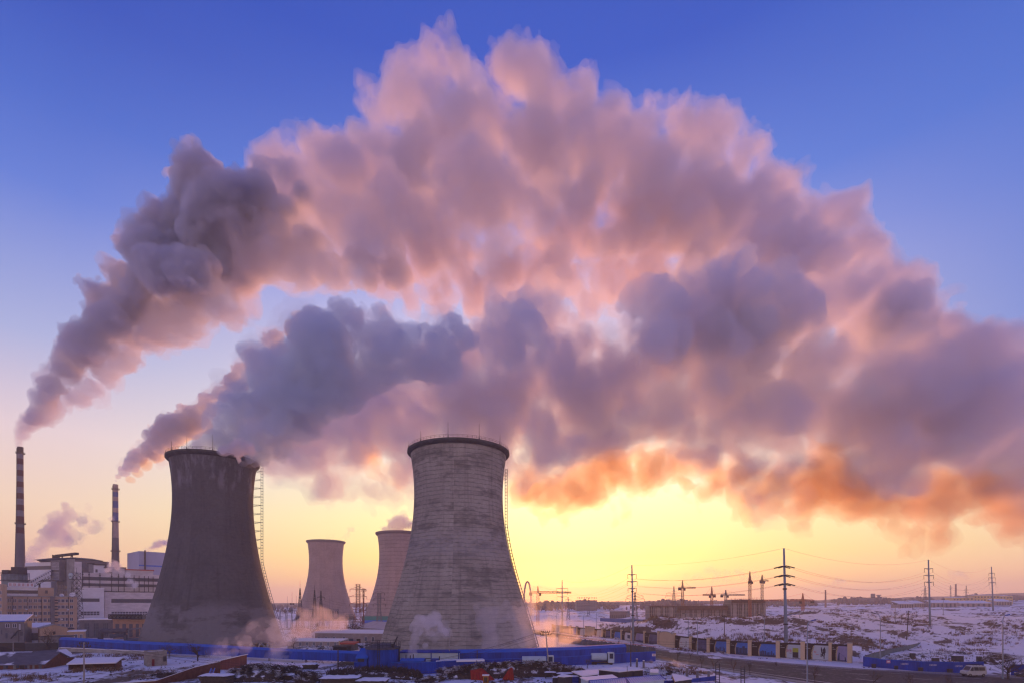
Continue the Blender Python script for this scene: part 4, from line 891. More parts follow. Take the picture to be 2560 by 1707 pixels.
# hut with a red door
Z4 = lambda a, b_: (340+a/4.795, 1380+b_/4.795)
f7 = Fr(Z4(132,0)[0], 182, Z4(372,0)[0], 186); g_ = thing('hut', tuple(f7.o), 'small grey block hut with a dark red door and a snowy open roof', 'hut')
h7 = f7.w(Z4(0,1185)[1], 380); mb = MB(); D7 = 7
f7.box(mb, 0, f7.L, 0, .3, 0, h7); f7.box(mb, 0, .3, .3, D7, 0, h7); f7.box(mb, f7.L-.3, f7.L, .3, D7, 0, h7); f7.box(mb, .3, f7.L-.3, D7-.3, D7, 0, h7); mb.build('wall', mat('block_wall', (.27,.25,.22), .9, .3, .8), g_)
mb = MB(); f7.box(mb, .3, f7.L-.3, .3, D7-.3, h7-.7, h7-.35); mb.build('roof', M['snowroof'], g_)
panel(f7, g_, Z4(190,0)[0], Z4(222,0)[0], Z4(0,1278)[1], Z4(0,1362)[1], mat('red_door', (.16,.02,.02), .7, .1, 1), 'door')
panel(f7, g_, Z4(325,0)[0], Z4(366,0)[0], Z4(0,1242)[1], Z4(0,1305)[1], M['dark'], 'window')
# ------------------------------------------------------------------ blue covered conveyor
def gallery(name, label, pts, hbase, htop, wdt, m, mtop):
    "pts: (px, Y) list; box section with chamfered upper edge"
    P = [at(px, HY, Y) for px, Y in pts]; P = [Vector((p.x, p.y, 0)) for p in P]; nr = []
    for i in range(len(P)):
        a = P[max(0, i-1)]; b_ = P[min(len(P)-1, i+1)]; d_ = (b_-a).normalized(); nr.append(Vector((-d_.y, d_.x, 0)))
    t_ = thing(name, tuple(P[0]), label, 'conveyor')
    def sec(prof):
        mb = MB(); k = len(prof); vs = []
        for p, n_, (ha, hb) in zip(P, nr, zip(hbase, htop)):
            for v, h in prof: vs.append(p+n_*v+Vector((0,0, ha+(hb-ha)*h)))
        fs = [(i*k+j, (i+1)*k+j, (i+1)*k+(j+1)%k, i*k+(j+1)%k) for i in range(len(P)-1) for j in range(k)]+[tuple(range(k)), tuple(range((len(P)-1)*k, len(P)*k))[::-1]]
        return mb.add(vs, fs)
    sec([(0,0),(wdt,0),(wdt,.80),(0,.80)]).build('side', m, t_)
    sec([(-.02,.802),(wdt+.02,.802),(wdt-.9,1),(.9,1)]).build('roof', mtop, t_)
    mb = MB()
    for i in range(len(P)-1):
        L = (P[i+1]-P[i]).length; nn = max(1, int(L/5.5)); dd = (P[i+1]-P[i]).normalized()
        for k2 in range(nn):
            f_ = k2/nn; c_ = P[i].lerp(P[i+1], f_)+nr[i]*-.06; b0 = hbase[i]*(1-f_)+hbase[i+1]*f_; t0 = htop[i]*(1-f_)+htop[i+1]*f_; t0 = b0+(t0-b0)*.79
            mb.hexa([c_+Vector((0,0,b0+.05)), c_+dd*.14+Vector((0,0,b0+.05)), c_+dd*.14+nr[i]*.05+Vector((0,0,b0+.05)), c_+nr[i]*.05+Vector((0,0,b0+.05)), c_+Vector((0,0,t0)), c_+dd*.14+Vector((0,0,t0)), c_+dd*.14+nr[i]*.05+Vector((0,0,t0)), c_+nr[i]*.05+Vector((0,0,t0))])
    mb.build('panel_joints', mat('dark_blue_joint', (.006,.025,.17), .8, .2, 1), t_)
    mb = MB()
    for p, n_, q in zip(P[:-1], nr[:-1], P[1:]):
        L = (q-p).length; nn = max(1, int(L/14))
        for i in range(nn):
            c_ = p.lerp(q, (i+.5)/nn); mb.box(c_.x-.3, c_.x+.3, c_.y+.3, c_.y+.9, 0, max(hbase)+.05)
    mb.build('footing', M['grey'], t_)
    return t_
bl = M['bluepaint']; blt = mat('blue_roof_sheet', (.03,.12,.52), .8, .1, .5)
gpts = [(147, 245), (300, 228), (535, 210), (720, 196), (900, 187)]
def hz_at(y, Y): return HC+(HY-y)/F*Y
gallery('covered_conveyor', 'long blue covered conveyor passing in front of the dark tower', gpts,
        [1.1]*5, [hz_at(1592,245), hz_at(1601,228), hz_at(1612,210), hz_at(1622,196), hz_at(1628,187)], 3.4, bl, blt)
gallery('covered_conveyor', 'right-hand blue covered conveyor rising towards the road below the pale tower', [(1148,180),(1300,186),(1450,196),(1566,206)],
        [.8]*4, [hz_at(1624,180), hz_at(1622,186), hz_at(1616,196), hz_at(1609.5,206)], 4.4, bl, blt)
fq = Fr(148, 241, 380, 221); g_ = flat('retaining_wall', 'low grey retaining wall at the foot of the long blue conveyor', fq, .6, fq.w(1618, 150), M['conc'], M['snowroof'], cat='wall', over=.05, th=.25)
# ------------------------------------------------------------------ middle ground: houses, substation, pylons
def bare_tree(px, Y, h, label, z=None, seed=0, spread=.55, depth=5, group=None, r0=.22, name='bare_tree', n0=4):
    x = (px-1280)/F*Y; z = terr(x, Y) if z is None else z; rt = random.Random(seed)
    t_ = thing(name, (x, Y, z), label, 'tree', group)
    tr = MB(); cr = MB()
    def grow(p, d, L, r, lv):
        q = p+d*L; (tr if lv == 0 else cr).cyl(p, q, r, r*.62, 5 if lv < 2 else 3, False)
        if lv >= depth: return
        for k in range(n0 if lv == 0 else 3 if lv < 3 else 2):
            a = Vector((rt.gauss(0,1), rt.gauss(0,1), rt.gauss(.35,.6))).normalized()
            nd = (d*(1-spread)+a*spread).normalized(); grow(p+d*L*rt.uniform(.6,1), nd, L*rt.uniform(.55,.85), r*.58, lv+1)
    grow(Vector((x, Y, z-.2)), Vector((rt.uniform(-.05,.05), 0, 1)), h*.33, r0, 0)
    tr.build('trunk', M['twig'], t_); cr.build('crown', M['twig'], t_); return t_
Z6 = lambda a: 680+a/5.6
Z6y = lambda a: 1520+a/5.6
sn = M['snowroof']; pale = mat('whitewash', (.36,.31,.30), .9, .18, .5)
fh = Fr(Z6(215), 254, Z6(942), 250); g_ = flat('row_house', 'low pale row house with six windows between the two big towers', fh, 8, fh.w(Z6y(462), Z6(500)), pale, sn, slope=.8)
for a in (395, 493, 590, 690, 790, 888): window_on(fh, g_, fh.u(Z6(a)), fh.w(Z6y(495), Z6(a)), 1.2, 1.9)
fh = Fr(Z6(600), 296, Z6(1560), 288); g_ = flat('row_house', 'longer upper row house with a snow-dusted roof behind the six-window house', fh, 10, fh.w(Z6y(348), Z6(1000)), pale, sn, slope=1.4)
for a in (655, 760, 870, 1008, 1312, 1415): window_on(fh, g_, fh.u(Z6(a)), fh.w(Z6y(428), Z6(a)), 1.5, 2.6)
panel(fh, g_, Z6(1080), Z6(1138), Z6y(420), Z6y(462), M['darkband'], 'shopfront'); panel(fh, g_, Z6(1185), Z6(1240), Z6y(425), Z6y(492), M['brown'], 'door')
fh = Fr(Z6(1150), 400, Z6(1640), 360); g_ = flat('warehouse', 'long warehouse roofed with snow slanting behind the row houses', fh, 16, fh.w(Z6y(280), Z6(1400)), pale, mat('grey_snow_roof', (.45,.42,.45), .9, .15, .3), slope=4)
for k in range(9): mb = MB(); uu = fh.L*(k+.5)/9; fh.box(mb, uu-.9, uu+.9, -.1, -.003, 1.5, fh.w(Z6y(290), Z6(1400))-1.2); mb.build('window', M['darkband'], g_)
fh = Fr(Z6(860), 380, Z6(1120), 372); gable('cottage', 'small snow-roofed cottage beside the big bare tree', fh, 9, fh.w(Z6y(318), Z6(990)), fh.w(Z6y(288), Z6(990), v=4.5), pale, sn, ridge_along=True)
fh = Fr(Z6(965), 246, Z6(1150), 245); g_ = flat('kiosk', 'small grey kiosk with a flat red roof near the blue conveyor', fh, 4, fh.w(Z6y(500), Z6(1050)), M['grey'], M['redroof'], slope=.5, th=.7)
mb = MB(); mb.cyl(fh.p(-.8,0,0), fh.p(-.8,0,fh.w(Z6y(455), Z6(950))), .35, .3, 6); mb.build('flue', M['cream'], g_)
fh = Fr(Z6(855), 241, Z6(1045), 240); g_ = flat('container', 'black shipping container in front of the red-roofed kiosk', fh, 4, fh.w(Z6y(535), Z6(950)), M['dark'], mat('dark_snowy', (.08,.07,.08), .9, .3, 1), slope=0)
mb = MB()
for k in range(18): uu = fh.L*(k+.5)/18; fh.box(mb, uu-.1, uu+.1, -.12, -.003, .3, fh.w(Z6y(545), Z6(950)))
mb.build('ribs', M['brown'], g_)
bare_tree(Z6(1180), 352, 14, 'large round bare tree standing behind the row houses', seed=4, depth=7, spread=.62, r0=.5, n0=6)
bare_tree(Z6(300), 246, 9, 'leafless street tree at the left end of the six-window house', seed=9, depth=5, r0=.28)
bare_tree(Z6(690), 700, 12, 'thin bare tree near the substation', seed=12, depth=4, r0=.3)
# teal sheet fence under the far tower
ff = Fr(905, 520, 1010, 520, 0); g_ = thing('site_fence', tuple(ff.o), 'green and blue sheet fence at the foot of the hazy banded tower', 'fence')
mb = MB(); ff.box(mb, 0, ff.L, 0, .3, 5.5, 9.5); mb.build('green_band', M['teal'], g_); mb = MB(); ff.box(mb, 0, ff.L, 0, .3, 0, 5.49); mb.build('blue_band', M['bluelight'], g_)
# substation gantries
def gantry(px0, px1, Y, ytop, label, nb):
    f_ = Fr(px0, Y, px1, Y); t_ = thing('gantry', tuple(f_.o), label, 'gantry', 'substation gantries'); h = f_.w(ytop, (px0+px1)/2)
    for k in range(nb+1):
        mb = MB(); uu = f_.L*k/nb; mb.cyl(f_.p(uu-1,0,0), f_.p(uu,0,h), .22, .2, 4); mb.cyl(f_.p(uu+1,0,0), f_.p(uu,0,h), .22, .2, 4); mb.build('post', M['steel'], t_)
    mb = MB(); n = nb*5
    for z_ in (h, h-1.6): mb.cyl(f_.p(0,0,z_), f_.p(f_.L,0,z_), .16, .16, 4)
    for k in range(n): mb.cyl(f_.p(f_.L*k/n,0,h-1.6*(k % 2)), f_.p(f_.L*(k+1)/n,0,h-1.6*((k+1) % 2)), .12, .12, 3)
    mb.build('beam', M['steel'], t_)
    for k in range(nb*3): mb = MB(); uu = f_.L*(k+.5)/(nb*3); mb.cyl(f_.p(uu,0,h-1.6), f_.p(uu,0,h-4.2), .22, .22, 5); mb.build('insulator', M['insul'], t_)
    return t_
Z5 = lambda a: 700+a/5.228
Z5y = lambda a: 1260+a/5.228
gantry(Z5(0), Z5(230), 480, Z5y(1362), 'pale substation gantry next to the dark tower', 3)
gantry(Z5(300), Z5(560), 470, Z5y(1372), 'substation gantry between the three pointed pylons', 3)
gantry(Z5(560), Z5(760), 455, Z5y(1365), 'tallest-looking substation gantry with four posts below the smooth far tower', 3)
gantry(Z5(860), Z5(960), 440, Z5y(1438), 'short low gantry beside the red-topped pylon', 2)
for i, (a, yt, Y) in enumerate(((95,1190,470),(157,1140,465),(212,1190,470),(650,1190,470),(770,1305,455),(865,1430,450))):
    c = at(Z5(a), Z5y(yt), Y); mb = MB(); mb.cyl((c.x,Y,0), (c.x,Y,c.z), .3, .08, 5)
    t_ = thing('lightning_mast', (c.x, Y, 0), ['first thin lightning mast right of the dark tower','thin lightning mast carrying two floodlights','thin lightning mast just left of the first pointed pylon','thin mast in front of the smooth far tower, right of the pointed pylons','short thin mast at the right end of the gantries','short mast beside the low gantry'][i], 'mast', 'lightning masts')
    mb.build('pole', M['steel'], t_)
    if i == 1:
        zf = HC+(HY-Z5y(1296))/F*Y
        for s_ in (-1, 1): mb = MB(); mb.cyl((c.x+s_*1.2,Y-.5,zf), (c.x+s_*1.2,Y+.5,zf-.3), .7, .8, 8); mb.build('floodlight', M['dark'], t_)
        mb = MB(); mb.cyl((c.x-1.4,Y,zf-.4), (c.x+1.4,Y,zf-.4), .12, .12, 4); mb.build('bracket', M['dark'], t_)
def pylon(px, Y, ytop, zb, w0, w1, arms, label, m=None, peak=None, n=9, r=.16, top_v=False, group='lattice pylons'):
    m = m or M['steel']; c = at(px, HY, Y); zt = HC+(HY-ytop)/F*Y; t_ = thing('lattice_pylon', (c.x, Y, zb), label, 'pylon', group)
    mb = MB(); hs = zb+(zt-zb)*.55; wm = w0*.36 if w1 > .5 else w0*.42
    lattice(mb, (c.x, Y, zb), (c.x, Y, hs), w0, wm, max(3, n//2), r); lattice(mb, (c.x, Y, hs), (c.x, Y, zt), wm, w1, max(4, n//2+1), r*.9)
    if peak: mb.cyl((c.x,Y,zt), (c.x,Y,HC+(HY-peak)/F*Y), .15, .05, 5)
    mb.build('lattice', m, t_)
    for (ya, hwid) in arms:
        za = HC+(HY-ya)/F*Y; q = MB()
        for s_ in (-1, 1):
            q.cyl((c.x,Y-.8,za), (c.x+s_*hwid,Y,za+.1), r, r*.7, 4); q.cyl((c.x,Y+.8,za), (c.x+s_*hwid,Y,za+.1), r, r*.7, 4); q.cyl((c.x+s_*.3,Y,za+hwid*.22+.6), (c.x+s_*hwid,Y,za+.1), r*.8, r*.6, 4)
        q.build('crossarm', m, t_)
        for s_ in (-1, 1): q = MB(); q.cyl((c.x+s_*hwid,Y,za), (c.x+s_*hwid,Y,za-1.8), .18, .18, 5); q.build('insulator', M['insul'], t_)
    return t_
pylon(Z5(262), 420, Z5y(1095), 0, 5.6, .4, [], 'first pointed lattice pylon right of the dark tower, in front of bare sky', M['dark'], peak=Z5y(990))
pylon(Z5(452), 430, Z5y(1120), 0, 5.0, .4, [], 'second pointed pylon, in front of the smooth far tower', M['dark'], peak=Z5y(1050))
pylon(Z5(535), 430, Z5y(1130), 0, 5.0, .4, [(Z5y(1215),3.2)], 'third pointed pylon, close to the right of the second', M['dark'], peak=Z5y(1125))
rust = mat('rusty_lattice', (.22,.07,.04), .7, .2, 1)
pylon(Z5(1020), 400, Z5y(1040), 0, 7.0, 2.6, [(Z5y(1108),6.2),(Z5y(1205),6.8),(Z5y(1300),6.4)], 'red-topped square pylon in the gap between the far towers', rust)
pylon(Z5(1092), 430, Z5y(1110), 0, 1.4, 1.2, [(Z5y(1112),1.8)], 'slim mast right behind the red-topped pylon', rust)
pylon(Z5(1297), 410, Z5y(1157), 0, 5.6, 2.4, [(Z5y(1157),4.4),(Z5y(1228),4.2),(Z5y(1302),4.8)], 'grey pylon standing in front of the hazy banded tower', M['steel'])
Z1 = lambda a: 1260+a/5.227
Z1y = lambda a: 1340+a/5.227
zg = lambda px, Y: terr((px-1280)/F*Y, Y, False)-.5
pylon(Z1(840), 700, Z1y(790), 0, 4.5, .6, [(Z1y(830),4),(Z1y(865),5),(Z1y(900),4)], 'faint pylon right of the first steel pole')
pylon(Z1(1105), 800, Z1y(800), 0, 4.5, .6, [(Z1y(840),4)], 'faint pylon on the far apartment block skyline')
pylon(Z1(1712), 420, Z1y(722), zg(Z1(1712),420), 5.0, .5, [(Z1y(778),6.5),(Z1y(818),7.5),(Z1y(858),6.5)], 'pylon half hidden behind the steel pole at the arched wall')
pylon(Z1(2220), 620, Z1y(648), zg(Z1(2220),620), 8.5, .6, [(Z1y(742),9),(Z1y(780),10),(Z1y(822),9)], 'pylon rising behind the unfinished concrete blocks')
Z4b = lambda a: 2200+a/6.03
Z4y = lambda a: 1380+a/6.03
pylon(Z4b(680), 700, Z4y(505), zg(Z4b(680),700), 5, .5, [(Z4y(580),4.5),(Z4y(625),5)], 'pylon close behind the fourth steel pole on the snowfield')
pylon(Z4b(1065), 1100, Z4y(490), 15, 5, .6, [(Z4y(520),3),(Z4y(545),3)], 'left of two faint pylons beyond the yellow building', group='lattice pylons')
pylon(Z4b(1300), 900, Z4y(500), 15, 5, .6, [(Z4y(560),3),(Z4y(600),4)], 'right of two faint pylons beyond the yellow building', group='lattice pylons')
# steel poles with arms
POLES = []
def steel_pole(px, Y, ytop, zb, arms, label, strain=False, flanges=(), rb=.75, rt=.35, pxt=None):
    c = at(px, HY, Y); ct = at(pxt or px, HY, Y); zt = HC+(HY-ytop)/F*Y; t_ = thing('steel_pole', (c.x, Y, zb), label, 'transmission pole', 'tubular transmission poles')
    mb = MB(); mb.cyl((c.x,Y,zb-.5), (ct.x,Y,zt), rb, rt, 14); mb.build('shaft', M['galv'], t_, smooth=True)
    for q in flanges: mb = MB(); z_ = HC+(HY-q)/F*Y; k = (z_-zb)/(zt-zb); mb.cyl((c.x+(ct.x-c.x)*k,Y,z_-.3), (c.x+(ct.x-c.x)*k,Y,z_+.3), rb*(1-k)+rt*k+.32, None, 14); mb.build('flange', M['dark'], t_)
    ends = []
    for ya, hw in arms:
        za = HC+(HY-ya)/F*Y; k = (za-zb)/(zt-zb); xc = c.x+(ct.x-c.x)*k
        if not strain:
            q = MB()
            for s_ in (-1, 1):
                q.hexa([(xc,Y-.25,za-.5),(xc+s_*hw,Y-.1,za+.15),(xc+s_*hw,Y+.1,za+.15),(xc,Y+.25,za-.5),(xc,Y-.25,za+.15),(xc+s_*hw,Y-.1,za+.4),(xc+s_*hw,Y+.1,za+.4),(xc,Y+.25,za+.15)])
            q.build('crossarm', M['steel'], t_)
            for s_ in (-1, 1): q = MB(); q.cyl((xc+s_*hw,Y,za+.2), (xc+s_*hw,Y,za-2.2), .12, .12, 6); q.build('insulator', M['insul'], t_); ends.append((xc+s_*hw, Y, za-2.2, s_))
        else:
            q = MB()
            for s_ in (-1, 1): q.cyl((xc,Y,za), (xc+s_*hw*.5,Y-s_*hw*1.1,za+.2), .25, .15, 6)
            q.build('crossarm', M['steel'], t_)
            for s_ in (-1, 1):
                for sd_ in (-1, 1):
                    q = MB(); o_ = Vector((xc+s_*hw*.5, Y-s_*hw*1.1, za+.2)); e_ = o_+Vector((sd_*3.6, 0, -.9)); 
                    for k2 in range(6): a = o_.lerp(e_, k2/6); b2 = o_.lerp(e_, (k2+.7)/6); q.cyl(a, b2, .27, .27, 6)
                    q.cyl(o_, e_, .1, .1, 4); q.build('insulator', M['insul'], t_); ends.append((e_.x, e_.y, e_.z, sd_))
    POLES.append(dict(ends=ends, top=(ct.x, Y, zt), strain=strain)); return t_
A1 = steel_pole(Z1(762), 475, Z1y(568), 0, [(Z1y(680),14*475/F),(Z1y(735),15*475/F*.9),(Z1y(788),13*475/F)][:3], 'first steel pole, in the warm steam right of the pale tower', rb=.85, pxt=Z1(759))
steel_pole(Z1(1690), 286, Z1y(373), 0, [(Z1y(498),2.35),(Z1y(590),2.75),(Z1y(680),2.35)], 'steel pole with three crossarms beside the arched panel of the picture wall', rb=.62, pxt=Z1(1671), flanges=(Z1y(720),Z1y(1030)))
Z2 = lambda a: 1560+a/5.227
steel_pole(Z2(2122), 225, Z1y(153), 2, [(Z1y(392),.9),(Z1y(510),.9),(Z1y(622),.9)], 'tallest and nearest steel pole with dark strain insulators behind the picture wall', strain=True, flanges=(Z1y(685),Z1y(1145)), rb=.86, rt=.36, pxt=Z2(2089))
steel_pole(Z4b(757), 329, Z4y(108), zg(Z4b(757),329), [(Z4y(245),2.7),(Z4y(348),3.1),(Z4y(448),2.8)], 'steel pole standing on open snow left of the yellow building', rb=.62, pxt=Z4b(729))
steel_pole(Z4b(1706), 487, Z4y(213), zg(Z4b(1706),487), [(Z4y(313),2.7),(Z4y(382),3.2),(Z4y(453),2.9)], 'farthest steel pole in front of the yellow building', rb=.7, pxt=Z4b(1680))
def wire(a, b_, sag, mb, r=.04, n=14):
    a = Vector(a); b_ = Vector(b_); mb.tube([a.lerp(b_, k/n)-Vector((0,0,sag*4*(k/n)*(1-k/n))) for k in range(n+1)], r, 3)
for i in range(4):
    A_, B_ = POLES[i], POLES[i+1]
    ea = [e for e in A_['ends'] if (not A_['strain'] or e[3] > 0)]; eb = [e for e in B_['ends'] if (not B_['strain'] or e[3] < 0)]
    nm = ['first and second', 'second and third', 'third and fourth', 'fourth and fifth'][i]
    mb = MB(); L = (Vector(A_['top'])-Vector(B_['top'])).length
    for e, g in zip(ea, eb): wire(e[:3], g[:3], L*.035, mb)
    wire(A_['top'], B_['top'], L*.028, mb, .035)
    o = mb.build('power_lines', M['wire'], label='sagging conductors strung between the %s steel poles' % nm, cat='power lines')
mb = MB(); e0 = POLES[4]['ends']
for e in e0: wire(e[:3], (e[0]+190, e[1]+200, e[2]+3), 6, mb)
mb.build('power_lines', M['wire'], label='conductors leaving the farthest steel pole towards the right edge', cat='power lines')
mb = MB(); e0 = POLES[0]['ends']
for e in e0: wire(e[:3], (e[0]-110, e[1]+70, e[2]-2), 5, mb)
mb.build('power_lines', M['wire'], label='conductors from the first steel pole running back behind the pale tower', cat='power lines')
# substation lines
mb = MB()
for a, b_, ya, yb in ((290,450,1240,1250),(455,535,1250,1215),(550,1000,1215,1300),(560,1000,1250,1330),(560,990,1300,1345),(1030,1300,1205,1228),(1030,1300,1300,1302),(1030,1460,1345,1350),(300,1000,1350,1400)):
    wire(at(Z5(a),Z5y(ya),425), at(Z5(b_),Z5y(yb),412), 1.5, mb, .05)
mb.build('power_lines', M['wire'], label='bundle of conductors linking the pointed pylons with the red-topped pylon', cat='power lines')
# tower cranes
def crane(px, Y, ytop, yjib, jl, jr, zb, m, label, peakw=1.6):
    c = at(px, HY, Y); Z = lambda y: HC+(HY-y)/F*Y; t_ = thing('tower_crane', (c.x, Y, zb), label, 'crane', 'tower cranes')
    mb = MB(); lattice(mb, (c.x,Y,zb), (c.x,Y,Z(yjib)), 2.4, 2.4, 10, .16); mb.build('mast', m, t_)
    mb = MB(); lattice(mb, (c.x,Y,Z(yjib)), (c.x,Y,Z(ytop)), 2.0, .3, 4, .28); mb.build('peak', m, t_)
    mb = MB(); zj = Z(yjib)
    xs = sorted([((jl-1280)/F*Y, 0), ((jr-1280)/F*Y, 1)]); long_ = max(xs, key=lambda q: abs(q[0]-c.x))[0]; short = min(xs, key=lambda q: abs(q[0]-c.x))[0]
    def arm(xe):
        n = max(3, int(abs(xe-c.x)/3)); p = [c.x+(xe-c.x)*k/n for k in range(n+1)]
        mb.cyl((c.x,Y-.7,zj), (xe,Y-.7,zj), .42, .42, 4); mb.cyl((c.x,Y+.7,zj), (xe,Y+.7,zj), .2, .2, 4); mb.cyl((c.x,Y,zj+1.6), (xe,Y,zj+1.0), .36, .36, 4)
        for k in range(n): mb.cyl((p[k],Y-.7,zj), ((p[k]+p[k+1])/2,Y,zj+1.5), .12, .12, 3); mb.cyl(((p[k]+p[k+1])/2,Y,zj+1.5), (p[k+1],Y-.7,zj), .12, .12, 3)
    arm(long_); mb.build('jib', m, t_); mb = MB(); arm(short); mb.build('counter_jib', m, t_)
    mb = MB(); s_ = 1 if short > c.x else -1; mb.box(min(short, short-s_*3), max(short, short-s_*3), Y-1, Y+1, zj-2.6, zj+.2); mb.build('counterweight', M['dark'], t_)
    mb = MB(); s_ = -s_; mb.box(c.x+min(s_*1.3, s_*3.3), c.x+max(s_*1.3, s_*3.3), Y-1, Y+1, zj-3, zj-.4); mb.build('cab', M['dark'], t_)
    mb = MB(); mb.cyl((c.x,Y,Z(ytop)), (c.x+(long_-c.x)*.65,Y,zj+1.3), .08, .08, 3); mb.cyl((c.x,Y,Z(ytop)), (short,Y,zj+.6), .08, .08, 3); mb.build('tie_rods', M['dark'], t_)
    return t_
orr = mat('crane_orange', (.42,.14,.06), .6, .1, 1); yel = mat('crane_yellow', (.40,.24,.10), .6, .1, 1)
crane(Z1(443), 520, Z1y(650), Z1y(738), Z1(330), Z1(880), 0, orr, 'orange crane with a very long jib reaching behind the first steel pole')
crane(Z2(765), 620, Z1y(575), Z1y(675), Z2(710), Z2(935), 3, yel, 'yellow crane above the left unfinished block, jib pointing right')
crane(Z2(1147), 620, Z1y(655), Z1y(768), Z2(1197), Z2(1028), 3, orr, 'orange crane whose jib points left above the middle unfinished block')
crane(Z2(1330), 640, Z1y(698), Z1y(768), Z2(1262), Z2(1580), 3, M['steel'], 'low grey crane with a long jib pointing right')
crane(Z2(1645), 585, Z1y(455), Z1y(585), Z2(1625), Z2(1672), 3, orr, 'tall orange crane seen end-on in front of the right unfinished block')
crane(Z2(1805), 630, Z1y(500), Z1y(582), Z2(1775), Z2(1888), 3, yel, 'crane with a short jib above the right end of the unfinished block')
crane(1900+645/6.03, 560, 1340+855/6.03, 1340+970/6.03, 1900+810/6.03, 1900+60/6.03, zg(2007,560), orr, 'orange crane standing on the snow right of the tallest steel pole')
# unfinished concrete blocks
def shell_block(px0, px1, Y, ytop, ybot, label, nf, nb, scaf):
    z0 = HC+(HY-ybot)/F*Y-6; f_ = Fr(px0, Y, px1, Y, z0); t_ = building('unfinished_block', label, f_, group='unfinished concrete blocks'); H = f_.w(ytop, (px0+px1)/2)
    simple_box('core', f_, .6, f_.L-.6, 1.6, 20, 0, H-.5, M['darkband'], t_)
    mb = MB(); rb = random.Random(int(px0)); fh_ = H/nf
    for j in range(nf+1): f_.box(mb, 0, f_.L, 0, 21, j*fh_-.35, j*fh_)
    mb.build('slabs', M['conc'], t_)
    mb = MB(); u = 0
    while u < f_.L-1:
        wd = rb.choice([.5,.5,.8,2.2,4.5]); wd = min(wd, f_.L-u)
        f_.box(mb, u, u+wd, .1, 1.4, .01, H-.4); u += wd+rb.choice([1.0,1.4,1.4,2.0])
    mb.build('wall', M['conc'], t_)
    mb = MB()
    for k in range(int(f_.L/1.1)): uu = k*1.1+rb.uniform(-.3,.3); q = f_.p(uu, rb.uniform(0,8), H); mb.cyl(q, (q[0]+rb.uniform(-.3,.3), q[1], q[2]+rb.uniform(.8,3.2)), .12, .08, 3, False)
    mb.build('reinforcing_bars', rust, t_)
    mb = MB()
    if scaf:
        zz0 = H-scaf
        for k in range(int(f_.L/1.4)): uu = k*1.4; mb.cyl(f_.p(uu,-1,zz0+rb.uniform(-2,1)), f_.p(uu,-1,H+rb.uniform(0,1.6)), .16, .16, 3, False)
        for k in range(4): mb.cyl(f_.p(0,-1,zz0+scaf*k/3.2), f_.p(f_.L,-1,zz0+scaf*k/3.2), .14, .14, 3, False)
        f_.box(mb, 1, f_.L-1, -.6, -.4, H-scaf*.7, H-.5); mb.build('scaffolding', mat('scaffold', (.13,.08,.07), .9, .4, .4), t_)
    return t_
shell_block(Z2(330), Z2(690), 600, Z1y(908), Z1y(1080), 'left unfinished concrete block with pale bare storeys', 5, 8, 1.0)
shell_block(Z2(695), Z2(1395), 610, Z1y(900), Z1y(1080), 'long middle unfinished block wrapped in brown scaffolding at its top', 5, 14, 8)
shell_block(Z2(1400), Z2(1855), 600, Z1y(825), Z1y(1045), 'taller right unfinished block behind the orange end-on crane', 6, 10, 5)
# far landmarks
fz = Fr(Z1(955), 1100, Z1(1215), 1100, 6); g_ = flat('apartment_block', 'hazy pale apartment block on the skyline right of the first steel pole', fz, 30, fz.w(Z1y(835), Z1(1000)), M['hazegrey'], M['hazegrey'])
for j in range(5):
    for i in range(12): mb = MB(); fz.box(mb, (i+.3)*fz.L/12, (i+.7)*fz.L/12, -.3, -.003, 3+j*6, 6+j*6); mb.build('window', M['darkband'], g_)
mb = MB(); fz.box(mb, fz.L*.36, fz.L*.48, 2, 15, fz.w(Z1y(835), Z1(1000))+.4, fz.w(Z1y(815), Z1(1050))); mb.build('lift_house', M['hazegrey'], g_)
fz = Fr(Z1(1380), 700, Z1(1600), 690, 1); g_ = flat('warehouse', 'low hazy warehouse left of the unfinished blocks', fz, 20, fz.w(Z1y(975), Z1(1500)), M['hazegrey'], sn)
for i in range(8): mb = MB(); fz.box(mb, (i+.25)*fz.L/8, (i+.75)*fz.L/8, -.2, -.003, 2, 6); mb.build('bay_opening', M['darkband'], g_)
c = at(Z1(307), HY, 800); t_ = thing('arch_monument', (c.x, 800, 0), 'tall narrow arch monument in the glow beside the pale tower', 'monument')
mb = MB(); zt_ = HC+(HY-Z1y(588))/F*800; n = 40; rr_ = 46/5.227/F*800
pts = [(c.x-rr_*math.cos(PI*k/n), 800, zt_*.42+(zt_*.58)*math.sin(PI*k/n)) for k in range(n+1)]
mb.tube([(c.x-rr_,800,0)]+pts+[(c.x+rr_,800,0)], 1.3, 8); mb.build('arch', mat('pink_arch', (.4,.28,.27), .8, .1, .1), t_)
def smokestack(px, Y, y0, label, r):
    c = at(px, HY, Y); zz = zg(px, Y); t_ = thing('chimney', (c.x, Y, zz), label, 'chimney'); mb = MB(); mb.cyl((c.x,Y,zz-2), (c.x,Y,HC+(HY-y0)/F*Y), r*1.5, r, 12); mb.build('shaft', M['pinkbrick'], t_)
    mb = MB(); zt_ = HC+(HY-y0)/F*Y; mb.cyl((c.x,Y,zt_-.01), (c.x,Y,zt_+1.2), r*1.15, r*1.15, 12); mb.build('rim', M['dark'], t_)
smokestack(1900+988/6.03, 900, 1340+815/6.03, 'small smoking brick chimney on the right skyline', 1.1)
smokestack(Z4b(1143), 1200, Z4y(485), 'distant chimney beyond the yellow building', 1.6)
